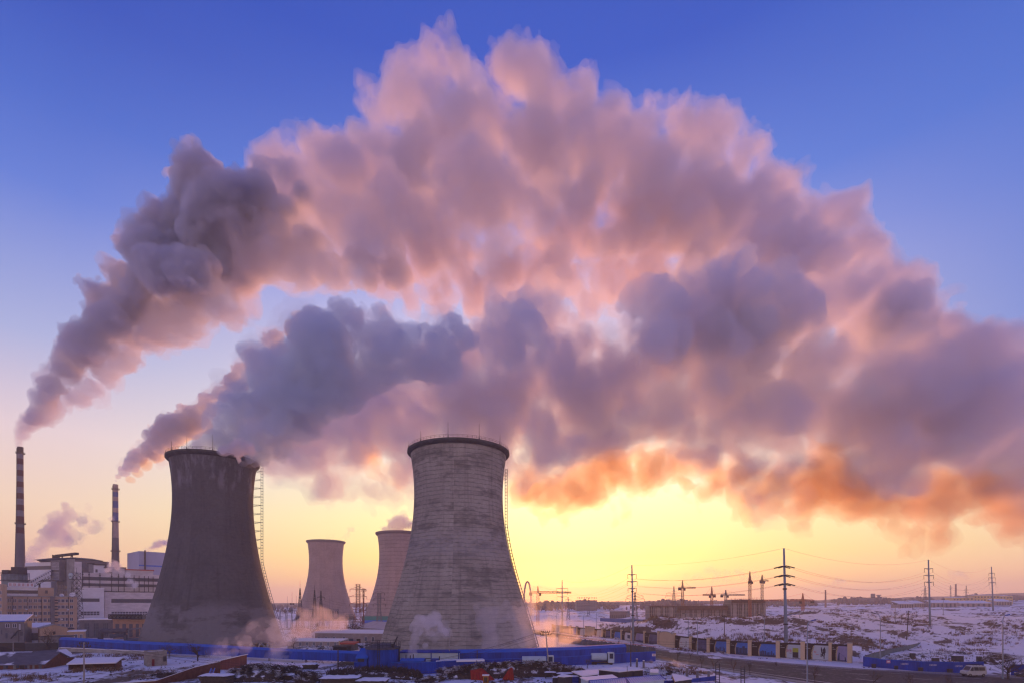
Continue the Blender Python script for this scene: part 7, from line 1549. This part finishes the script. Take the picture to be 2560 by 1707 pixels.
# cabinet, snowy tables and bits
p = gnd(Z8(1478), 1709, 0); t_ = thing('cabinet', tuple(p), 'yellow wooden cabinet with a snow-covered top before the wide red tarpaulin', 'cabinet'); h = HC+(HY-Z8y(1450))/F*p.y
mb = MB(); mb.box(p.x-.75,p.x+.75,p.y,p.y+1.2,0,h); mb.build('body', mat('yellow_wood', (.36,.18,.04), .8, .2, 1), t_); mb = MB(); mb.box(p.x-.95,p.x+.95,p.y-.15,p.y+1.35,h+.002,h+.25); mb.build('snow_cap', sn, t_); mb = MB(); mb.box(p.x-.45,p.x+.45,p.y-.06,p.y-.003,.5,h-.4); mb.build('door', M['wood'], t_)
for i, (px, yt_, w_, lab) in enumerate(((Z8(2240),1681.5,1.7,'snow-covered square table at the foot of the leaning utility pole'),(Z8(2300),1694,.9,'small snow-topped barrel right of the leaning utility pole'),(1413,1684.5,2.4,'broad snow-covered bench table right of the leaning utility pole'),(1405,1692,1.4,'lower snow-covered table in front of the broad bench table'),(Z5c(95),1692,1.6,'snow-covered box beside the white shed at the bottom'),(Z5c(235),1692,1.5,'blue handcart heaped with snow next to the white shed'),(Z6(1100),1690,1.2,'low snowy board beside the bristling heap'),(Z7(805),1632,1.0,'black box with a tilted snowy lid in the right yard'),(Z7(1130),1644,1.2,'dark open box with snow on top in the middle of the right yard'),(Z7(1450),1639,1.9,'hump-backed dark cabin in the right yard left of the van'),(Z7(1740),1640,.9,'snow-topped crate above the white van'))):
    p = gnd(px, yt_+14 if px < 1700 else yt_+14, 0); h = max(.8, HC+(HY-yt_)/F*p.y); t_ = thing('snowy_table' if 'table' in lab else 'box', tuple(p), lab, 'table' if 'table' in lab else 'box')
    mb = MB()
    if 'table' in lab:
        for sx in (-1,1):
            for sy in (0,1): mb.cyl((p.x+sx*w_*.8,p.y+sy*w_,0), (p.x+sx*w_*.8,p.y+sy*w_,h), .12, .12, 5)
        mb.box(p.x-w_,p.x+w_,p.y-.1,p.y+w_+.1,h,h+.12)
    else: mb.box(p.x-w_*.85,p.x+w_*.85,p.y,p.y+w_,0,h)
    mb.build('legs' if 'table' in lab else 'body', M['bluepaint'] if 'blue' in lab else M['dark'], t_)
    mb = MB(); nx = 6; vs = []
    for j in range(nx):
        for k in range(nx): ed = min(k, nx-1-k, j, nx-1-j); vs.append((p.x-w_+2*w_*k/(nx-1), p.y-.15+(w_+.3)*j/(nx-1), h+.13+(0 if ed == 0 else .22)+rs.uniform(0,.08)))
    mb.add(vs, [(j*nx+k, j*nx+k+1, (j+1)*nx+k+1, (j+1)*nx+k) for j in range(nx-1) for k in range(nx-1)]); mb.build('snow_cap', sn, t_, smooth=True)
# bushes
bare_tree(Z4x(740), 200, 10.5, 'frosted round bare bush in front of the blue conveyor', z=0, seed=51, depth=7, spread=.6, r0=.28, n0=7, name='bare_bush')
bare_tree(Z4x(395), 212, 9, 'bare shrub showing above the blue conveyor behind the hut', z=0, seed=52, depth=6, spread=.6, r0=.2, n0=6, name='bare_bush')
bare_tree(X2(560), 240, 12, 'bare tree in front of the tan gable at the left', z=0, seed=53, depth=7, spread=.5, r0=.3, n0=6)
bare_tree(X2(600), 205, 8, 'dark bare tree between the two brick sheds', z=0, seed=54, depth=6, spread=.55, r0=.25, n0=6)
bare_tree(2520, 150, 10, 'big tangled brown bush at the lower right near the dark car', z=0, seed=55, depth=8, spread=.66, r0=.25, n0=8, name='bare_bush')
bare_tree(Z7(1560), 262, 6, 'reddish bush at the near end of the picket fence', z=0, seed=56, depth=6, spread=.6, r0=.16, n0=7, name='bare_bush')
bare_tree(Z5c(410), 176, 4.5, 'small dark shrub in front of the right-hand blue fence', z=0, seed=57, depth=5, spread=.6, r0=.1, n0=7, name='bare_bush')
# dry grass and weeds: uncountable
gr = MB(); rgw = random.Random(21)
def tuft(px, Y, h, n, w_):
    x = (px-1280)/F*Y; z = terr(x, Y)
    for _ in range(n):
        a = rgw.uniform(0, 2*PI); o_ = rgw.gauss(0, w_); bx, by = x+math.cos(a)*o_, Y+math.sin(a)*o_; l_ = Vector((rgw.gauss(0,.25), rgw.gauss(0,.2), 1))*h*rgw.uniform(.5,1.2); wv = .05+Y*.00016
        gr.add([(bx-wv,by,z-.1),(bx+wv,by,z-.1),(bx+l_.x,by+l_.y,z+l_.z)], [(0,1,2)])
patches = [(1760,2000,232,262,1.7,520),(1690,1800,236,250,1.2,90),(2010,2250,235,262,1.4,330),(2040,2150,290,330,1.5,240),(2205,2325,330,380,1.5,330),(2280,2330,300,330,1.3,120),(2380,2560,250,300,1.3,260),(2470,2560,300,360,1.4,200),(2430,2480,262,280,1.2,90),(2220,2300,232,250,1.0,70),(2330,2480,205,240,1.0,200),(2180,2400,178,215,.9,260),
 (150,380,200,226,.9,420),(160,250,166,178,1.1,150),(230,300,168,176,1.2,90),(0,130,146,160,1.0,200),(290,440,150,175,.7,80),(1500,1640,420,520,2,200),(1640,1960,318,345,1.3,420),(2060,2300,380,470,1.6,260),(700,960,330,480,1.6,500),(1440,1640,330,420,1.4,260),(1090,1150,165,172,.8,80),(1650,2120,196,240,.5,60),(1620,1760,160,185,1.0,160)]
for a, b_, y0, y1, h, n in patches:
    for _ in range(int(n*.8)):
        px = rgw.uniform(a, b_); Y = rgw.uniform(y0, y1)
        if mn.noise(Vector((px/30, Y/9, 2))) < -.1: continue
        tuft(px, Y, h*rgw.uniform(.6,1.2), 9, .8)
me = bpy.data.meshes.new('dry_grass'); me.from_pydata(gr.v, [], gr.f); me.materials.append(mat('dry_grass', (.16,.095,.055), .95, .4, .3)); o = bpy.data.objects.new('dry_grass', me); C.objects.link(o)
setp(o, label='dry brown grass and weeds poking out of the snow', cat='grass', kind='stuff')
# scattered stones and clods
cl = MB()
for _ in range(2600):
    rgn = rgw.choice([(1640,2100,250,345),(2100,2560,170,330),(560,1250,143,165),(100,500,145,200),(2150,2480,170,215),(1100,1700,143,165),(700,960,190,300)])
    px = rgw.uniform(rgn[0], rgn[1]); Y = rgw.uniform(rgn[2], rgn[3]); x = (px-1280)/F*Y; z = terr(x, Y); s_ = rgw.uniform(.12,.55)
    if mn.noise(Vector((px/40, Y/14, 5))) < -.05: continue
    vs = [(x+math.cos(a)*s_*rgw.uniform(.6,1.3), Y+math.sin(a)*s_*rgw.uniform(.6,1.3), z-.05) for a in [2*PI*k/5 for k in range(5)]]+[(x+rgw.gauss(0,.1), Y, z+s_*rgw.uniform(.4,1))]
    cl.add(vs, [(k,(k+1)%5,5) for k in range(5)])
me = bpy.data.meshes.new('clods'); me.from_pydata(cl.v, [], cl.f); me.materials.append(mat('dark_soil', (.045,.035,.03), .95, .4, 1)); o = bpy.data.objects.new('soil_clods', me); C.objects.link(o); setp(o, label='dark clods and stones strewn over the snow', cat='clods', kind='stuff')
# tree-lined wall by the road left of the arch: mixed grey boards seen through the steam
fw_ = Fr(1395, 300, 1640, 222, 0); t_ = thing('board_fence', tuple(fw_.o), 'patchy grey and blue board fence along the near side of the road, half in steam', 'fence'); hh_ = 3.2
mb = MB(); n = int(fw_.L/1.0)
for k in range(n): fw_.box(mb, k*1.0, k*1.0+.94, 0, .15, 0, hh_+rs.uniform(-.25,.25))
mb.build('boards', mat('mixed_boards', (.17,.18,.20), .8, .5, .35, stretch=(1,1,.2), col2=(.05,.10,.22), mask=.58), t_); mb = MB(); fw_.box(mb, 0, fw_.L, -.05, .2, hh_+.3, hh_+.5); mb.build('top_rail', M['redroof'], t_)
# ------------------------------------------------------------------ build the plumes
def keep_large(pts, quads, tris, frac=.03):
    lab = np.arange(len(pts)); q = [np.asarray(quads)] if len(quads) else []
    e = np.concatenate([np.asarray(quads)[:, [i, (i+1) % 4]] for i in range(4)]+([np.asarray(tris)[:, [i, (i+1) % 3]] for i in range(3)] if len(tris) else []))
    for _ in range(400):
        m = np.minimum(lab[e[:,0]], lab[e[:,1]]); new = lab.copy(); np.minimum.at(new, e[:,0], m); np.minimum.at(new, e[:,1], m); new = new[new]
        if (new == lab).all(): break
        lab = new
    ids, cnt = np.unique(lab, return_counts=True); ok = ids[cnt >= (cnt.max() if frac >= 1 else frac*len(pts))]
    keep = np.isin(lab, ok); remap = np.cumsum(keep)-1
    f = lambda a: remap[np.asarray(a)[keep[np.asarray(a)[:,0]]]] if len(a) else np.asarray(a).reshape(0, 3)
    return pts[keep], f(quads), f(tris)
def hull2(name, Fd, lo, vox, iso, m, parent, frac=1.0):
    g = openvdb.FloatGrid(200.0); g.copyFromArray(np.ascontiguousarray(-Fd)); pts, tris, quads = g.convertToPolygons(-iso)
    if len(pts) == 0: return None
    pts, quads, tris = keep_large(pts, quads, tris, frac); o3 = np.array(wloc(parent)) if parent else np.zeros(3)
    me = bpy.data.meshes.new(name); me.vertices.add(len(pts)); me.vertices.foreach_set('co', (pts*vox+lo-o3).astype(np.float32).ravel())
    loops = np.concatenate([quads.ravel(), tris.ravel()]).astype(np.int32); me.loops.add(len(loops)); me.loops.foreach_set('vertex_index', loops)
    nq, nt = len(quads), len(tris); me.polygons.add(nq+nt); me.polygons.foreach_set('loop_start', np.concatenate([np.arange(nq)*4, nq*4+np.arange(nt)*3]).astype(np.int32)); me.update(calc_edges=True); me.validate()
    me.materials.append(m); o = bpy.data.objects.new(name, me); C.objects.link(o); o.parent = parent; return o
def billow(parent, name, rows, Y, seed, layers, vox, spec, child=7, jit=.06, thick=1.0, levels=2, wp=None, rag=None):
    "layers: list of (part name, iso, material[, ragged])"
    pf = puffs_px(rows, Y, jit, seed)
    mg = 1.7*sum(a for _, a, _ in spec)+max(abs(min(0, l[1])) for l in layers)+2*vox+(sum(a for _, a in wp)*1.2 if wp else 0)
    Fd, lo, shape, rng, av = plume_field(pf, vox, seed, child, 1, thick, levels, mg)
    if name == 'w': av = 1.0
    if wp: Fd = warp(Fd, shape, rng, vox, wp, av)
    Fr_ = fbm(Fd, shape, rng, vox, rag, av) if rag else None
    if rag and name in 'ce': add_billow(Fr_, shape, rng, vox, [(22,5,1),(10,3,1)], av)
    add_billow(Fd, shape, rng, vox, spec, av)
    for l in layers: hull2(l[0], Fr_ if (len(l) > 3 and rag) else Fd, lo, vox, l[1], l[2], parent, .03)
S3 = [(20,4.0,1),(9,2.8,1),(4.2,1.7,1),(2.2,.8,1)]
B3 = [(36,8,1),(16,5.4,1),(8,3.2,1),(4.4,1.4,1)]
vGrey = vol_mat('dense_grey_smoke', .12, .25, (.80,.81,.885)); vPink = vol_mat('pale_smoke', .06, .3, (.80,.80,.88)); vThin = vol_mat('thin_smoke', .020, .35, (.94,.91,.95)); vBody = vol_mat('smoke_body', .030, .3, (.87,.86,.945)); vCore = vol_mat('smoke_core', .022, .3, (.86,.83,.92))
vBlue = vol_mat('dense_steam', .13, .2, (.78,.86,.96)); vBlue2 = vol_mat('drifting_steam', .07, .2, (.80,.84,.95)); vSt = vol_mat('steam_body', .036, .3, (.87,.865,.95)); vStC = vol_mat('steam_core', .026, .3, (.81,.83,.94)); vVeil = vol_mat('glow_tinted_thin_steam', .032, .6, (.99,.78,.54)); vOr = vol_mat('glow_tinted_steam', .026, .6, (.995,.78,.48)); vOr2 = vol_mat('glow_tinted_smoke', .09, .6, (.995,.80,.50)); vThin2 = vol_mat('gauzy_smoke', .026, .35, (.95,.86,.88)); vSec = vol_mat('chimney_smoke', .17, .45, (.86,.86,.92))  # dense steam: skylight blue, orange veils: sun glow, both put into the colour
W1 = [(34,6),(13,3.2),(6,1.5)]
WB = [(60,12),(24,9),(10,4.2),(5,1.8)]
RG = [(26,6),(12,5),(6,3.2),(3.4,1.6)]
c1 = at(50, 1112, 480); p1_ = thing('smoke_plume', tuple(c1), 'immense smoke plume from the red and white chimney arching across the whole sky', 'smoke plume')
YU = 480
billow(p1_, 'a', [(x, y_, r*(.82 if x < 330 else .92)) for x, y_, r in UP_DARK], YU-8, 1, [('dense_smoke', 0, vGrey), ('thin_veil', -1.5, vPink, 1)], 1.5, S3, wp=W1, rag=RG)
billow(p1_, 'b', [(44,1021,4),(46,1012,6),(49,1003,8)]+[(x, y_, r*(.86 if x < 400 else .98)) for x, y_, r in UP_LIGHT], YU+12, 2, [('pale_smoke', 0, vPink), ('thin_veil', -1.5, vThin, 1)], 1.5, S3, wp=W1, rag=RG)
billow(p1_, 'c', [(x, y_+(22 if y_ < 300 else 8), r*(.84 if y_ < 300 else .92)) for x, y_, r in UP_BODY], YU+10, 3, [('thin_veil', -3.5, vThin, 1), ('smoke_body', 1.5, vBody, 1), ('smoke_core', 7.0, vCore, 1)], 2.2, B3, child=6, wp=WB, rag=RG+[(50,5)])
billow(p1_, 'v', UP_VEIL, YU+20, 13, [('thin_veil', 0, vThin2, 1), ('thin_veil', 5, vThin2)], 2.4, B3, child=6, wp=WB, rag=RG)
billow(p1_, 's', [(44,1025,5),(44,1018,6),(45,1011,7),(47,1003,9),(50,994,12),(55,985,14),(62,976,17),(56,1000,9),(70,968,20)], YU, 41, [('smoke_stem', 0, vPink), ('thin_veil', -1.2, vPink)], .8, [(4,.7,1),(2,.4,1)], jit=.001, child=6)
c1 = at(289, 1205, 540); p2_ = thing('smoke_plume', tuple(c1), 'smaller smoke plume from the blue-banded chimney, orange glow painted into its underside', 'smoke plume')
billow(p2_, 'g', SEC, 540, 7, [('dense_smoke', 0, vSec), ('thin_veil', -1.2, vThin, 1)], 1.2, [(16,2.4,1),(7,1.8,1),(3.4,1.1,1)], jit=.03, wp=[(14,2.5),(6,1.2)], rag=RG)
billow(p2_, 'o', [(x+14, y_+17, r*.72) for x, y_, r in SEC if 280 < x < 470], 548, 43, [('glow_tinted_underside', 0, vOr2)], 1.2, [(7,1.2,1),(3.4,.8,1)], jit=.01, wp=[(14,2),(6,1)])  # underside glow is orange put into the smoke's own colour
c1 = at(535, 1118, 265); p3_ = thing('steam_plume', tuple(c1), 'blue-grey steam billowing from the dark cooling tower and drifting to the right edge', 'steam plume')
for i, rows_ in enumerate(LOW_BLUE): billow(p3_, 'd', rows_, [262, 300, 320, 335, 350][i], 4+i*17, [('dense_steam', 0, vBlue if i == 0 else vBlue2), ('thin_veil', -1.5, vThin, 1)], 1.1 if i == 0 else 1.4, S3, jit=.04, wp=[(26,4.5),(10,2.4),(4.5,1.1)] if i == 0 else W1, rag=RG)  # blue of the sky is put into the colour of this dense steam
billow(p3_, 'e', LOW_BODY, 365, 5, [('thin_veil', -5.0, vThin, 1), ('steam_body', 1.0, vSt, 1), ('steam_core', 4.0, vStC, 1)], 2.0, B3, child=6, wp=WB, rag=RG+[(50,7)])
billow(p3_, 'f', [r for r in LOW_VEIL if r[0] >= 1850], 385, 6, [('glow_tinted_veil', 0, vVeil, 1), ('glow_tinted_wisps', 5, vVeil, 1)], 2.0, B3, child=6, wp=WB, rag=RG)  # orange sun glow sits in the colour of these veils
billow(p3_, 'f', [(x, y_+(34 if x > 1100 else 4), r*1.12) for x, y_, r in ORANGE]+[(x, y_+62, r*.8) for x, y_, r in ORANGE if 1200 < x < 1900], 400, 19, [('glow_tinted_veil', -1, vOr, 1), ('glow_tinted_wisps', 5, vOr, 1)], 2.0, B3, child=6, wp=WB, rag=RG)
billow(p3_, 'f', [r for r in LOW_VEIL if r[0] < 1850], 405, 29, [('glow_tinted_wisps', 2, vVeil, 1)], 2.0, B3, child=6, wp=WB, rag=RG)
# drips of steam over the rim of the dark tower
W3 = [(5,1.1,1),(2.2,.7,1),(1.0,.35,1)]
def wisp(rows_, Y, seed, dens, label, vox=.5, spec=W3, col=(.93,.9,.92), an=.3, cat='steam', child=7, veil=True, jit=.02):
    sm = spec[0][1]
    px, py, r = rows_[0][:3]; p = at(px, py, Y); t_ = thing('steam_puff' if cat == 'steam' else 'smoke_plume', tuple(p), label, cat)
    rows2 = [(a/k_, b_/k_, c_/k_) for a, b_, c_ in rows_]
    m1 = vol_mat('wisp', dens, an, col); m2 = vol_mat('wisp_veil', dens*.3, an, col)
    billow(t_, 'w', rows2, Y, seed, [('steam', 0, m1)]+([('veil', -vox*1.6, m2, 1)] if veil else []), vox, spec, child=child, jit=jit, wp=[(spec[0][0]*1.6, sm*1.3), (spec[1][0], sm*.7)], rag=[(c_, a_*1.3) for c_, a_, _ in spec])
wisp([(560,1128,9),(575,1118,14),(596,1136,10),(600,1150,6),(610,1128,12),(630,1132,8),(620,1120,12),(590,1110,16)], 236, 61, .5, 'thin steam spilling over the front rim of the dark cooling tower', .45)
wisp([(68,1404,7),(78,1390,11),(92,1372,15),(104,1352,16),(112,1335,20),(122,1318,16),(118,1300,10),(135,1330,20),(152,1318,18),(160,1300,14),(150,1345,18),(170,1340,14),(180,1350,14),(165,1360,10),(200,1350,10),(180,1290,12),(176,1270,8),(200,1300,8)], 500, 62, .07, 'grey steam cloud rising behind the boiler house roof', 1.0, [(14,3,1),(6,2,1),(2.6,1,1)], (.88,.85,.9))
wisp([(205,1310,7),(225,1308,10),(245,1305,12),(262,1300,9),(280,1290,7),(255,1318,8),(235,1325,7),(218,1285,6),(220,1268,5)], 520, 63, .05, 'faint wisp of steam drifting past the blue-banded chimney', 1.0, [(14,3,1),(6,2,1),(2.6,1,1)])
wisp([(366,1378,4),(378,1370,6),(390,1364,7),(402,1360,7),(414,1356,8),(426,1358,8)], 560, 64, .2, 'small pale steam tuft above the far blue-white block', .9, [(9,1.4,1),(4,1,1),(2,.5,1)])
wisp([(268,1425,4),(276,1417,6),(285,1410,8),(296,1420,6),(305,1432,6),(318,1440,7),(330,1452,7),(340,1460,6)], 405, 65, .2, 'white steam leaking along the turbine hall roof', .7, [(6,1.4,1),(3,.9,1)])
wisp([(962,1322,8),(978,1310,12),(992,1300,14),(1004,1296,14),(1018,1302,14),(1030,1308,12),(1000,1312,14)], 615, 66, .12, 'mauve steam tuft at the mouth of the hazy banded tower', 1.2, [(12,2.5,1),(5,1.6,1)])
wisp([(858,1346,3),(868,1336,6),(878,1326,7),(872,1332,5),(826,1340,5)], 700, 67, .02, 'barely visible wisp leaving the smooth far tower', 1.4, [(12,2,1),(5,1.6,1)])
# warm ground steam between and around the towers
wisp([(520,1655,9),(540,1640,12),(555,1625,10),(566,1610,9),(575,1632,12),(600,1610,13),(620,1598,14),(640,1580,16),(655,1570,18),(675,1560,17),(665,1590,18),(690,1590,23),(700,1620,20),(715,1605,18),(690,1640,16)], 192, 71, .06, 'drift of warm steam climbing across the foot of the dark cooling tower', .55, [(6,1.8,1),(2.6,1.1,1),(1.2,.5,1)], jit=.03)
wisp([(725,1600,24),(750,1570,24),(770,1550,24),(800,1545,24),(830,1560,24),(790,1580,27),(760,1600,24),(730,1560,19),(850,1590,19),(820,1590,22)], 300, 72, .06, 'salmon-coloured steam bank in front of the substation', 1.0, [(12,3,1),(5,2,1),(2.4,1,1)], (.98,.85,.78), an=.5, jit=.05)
wisp([(1031,1642,4),(1036,1630,6),(1042,1616,9),(1050,1600,11),(1052,1585,12),(1046,1568,11),(1042,1552,10),(1060,1560,14),(1080,1560,14),(1095,1555,13),(1105,1565,12),(1110,1575,9),(1075,1580,12),(1065,1605,10)], 172, 73, .22, 'white steam column rising from the vent pipes before the pale tower', .45, [(4,1.4,1),(2,.9,1),(.9,.4,1)], (.96,.94,.96))
wisp([(1205,1528,13),(1190,1520,13),(1215,1540,18),(1230,1530,16),(1225,1560,16),(1240,1590,16),(1235,1610,13),(1270,1540,18),(1300,1520,16),(1290,1560,23),(1300,1590,23),(1270,1600,21),(1320,1610,21)], 196, 74, .08, 'thin veil of steam over the lower right of the pale tower', .8, [(8,2.4,1),(3.6,1.4,1)], jit=.02)
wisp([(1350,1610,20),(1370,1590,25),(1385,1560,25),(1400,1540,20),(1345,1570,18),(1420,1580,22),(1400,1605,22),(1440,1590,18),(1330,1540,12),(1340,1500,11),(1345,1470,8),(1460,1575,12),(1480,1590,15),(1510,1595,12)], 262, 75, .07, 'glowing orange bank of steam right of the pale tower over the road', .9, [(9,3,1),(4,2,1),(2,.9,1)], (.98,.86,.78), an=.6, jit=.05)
wisp([(Z4x(1180),Z4yy(1360),6),(Z4x(1220),Z4yy(1340),7),(Z4x(1250),Z4yy(1350),5)], 176, 76, .14, 'small white puff behind the red plank shed', .35, [(2.5,.8,1),(1.2,.5,1)])
wisp([(Z4x(1690),Z4yy(1345),5),(Z4x(1720),Z4yy(1325),7),(Z4x(1770),Z4yy(1305),7),(Z4x(1800),Z4yy(1300),5)], 182, 77, .14, 'small white puff above the smaller dark brushwood heap', .35, [(2.5,.8,1),(1.2,.5,1)])
wisp([(Z4x(800),Z4yy(1330),4),(Z4x(850),Z4yy(1305),6),(Z4x(920),Z4yy(1265),7),(Z4x(980),Z4yy(1230),7),(Z4x(1040),Z4yy(1180),6),(Z4x(1090),Z4yy(1110),5)], 184, 78, .16, 'slanting wisp of steam before the blue conveyor behind the brick wall', .4, [(3,1,1),(1.4,.6,1)])
wisp([(Z5c(1255),Z5cy(705),3),(Z5c(1285),Z5cy(703),4),(Z5c(1320),Z5cy(700),4),(Z5c(1350),Z5cy(708),3.5)], 168, 79, .20, 'left of two pink steam tufts near the road end of the blue fence', .3, [(2,.6,1),(1,.4,1)])
wisp([(Z5c(1625),Z5cy(730),3),(Z5c(1660),Z5cy(715),5),(Z5c(1700),Z5cy(715),6),(Z5c(1760),Z5cy(715),6),(Z5c(1810),Z5cy(720),6),(Z5c(1850),Z5cy(740),4)], 164, 80, .20, 'right of two pink steam tufts beside the road, the larger one', .3, [(2.4,.8,1),(1.1,.5,1)])
wisp([(2065,1472,2),(2075,1465,4),(2085,1457,5),(2095,1452,7),(2108,1452,6)], 900, 81, .03, 'little mauve smoke trail from the small brick chimney on the skyline', 1.2, [(6,1.4,1),(3,.9,1)], cat='smoke')
wisp([(2385,1440,7),(2400,1435,9),(2415,1440,8),(2378,1430,5)], 1200, 82, .012, 'faint lilac smoke patch above the distant chimney', 2.0, [(14,3,1),(6,2,1)], cat='smoke')
wisp([(1720,1436,8),(1745,1434,10),(1770,1424,12),(1790,1435,14),(1820,1438,12),(1850,1434,12),(1880,1438,10)], 1300, 83, .006, 'faint pink cloud bank above the tower cranes', 2.4, [(24,6,1),(10,3,1)], cat='smoke')
# ------------------------------------------------------------------ haze
mb = MB(); mb.box(-3600, 3600, -60, 5200, -2.5, 172); hz_m = vol_mat('air_haze', .00023, .25, (.99,.92,.87))
mb.build('haze', hz_m, kind='stuff')
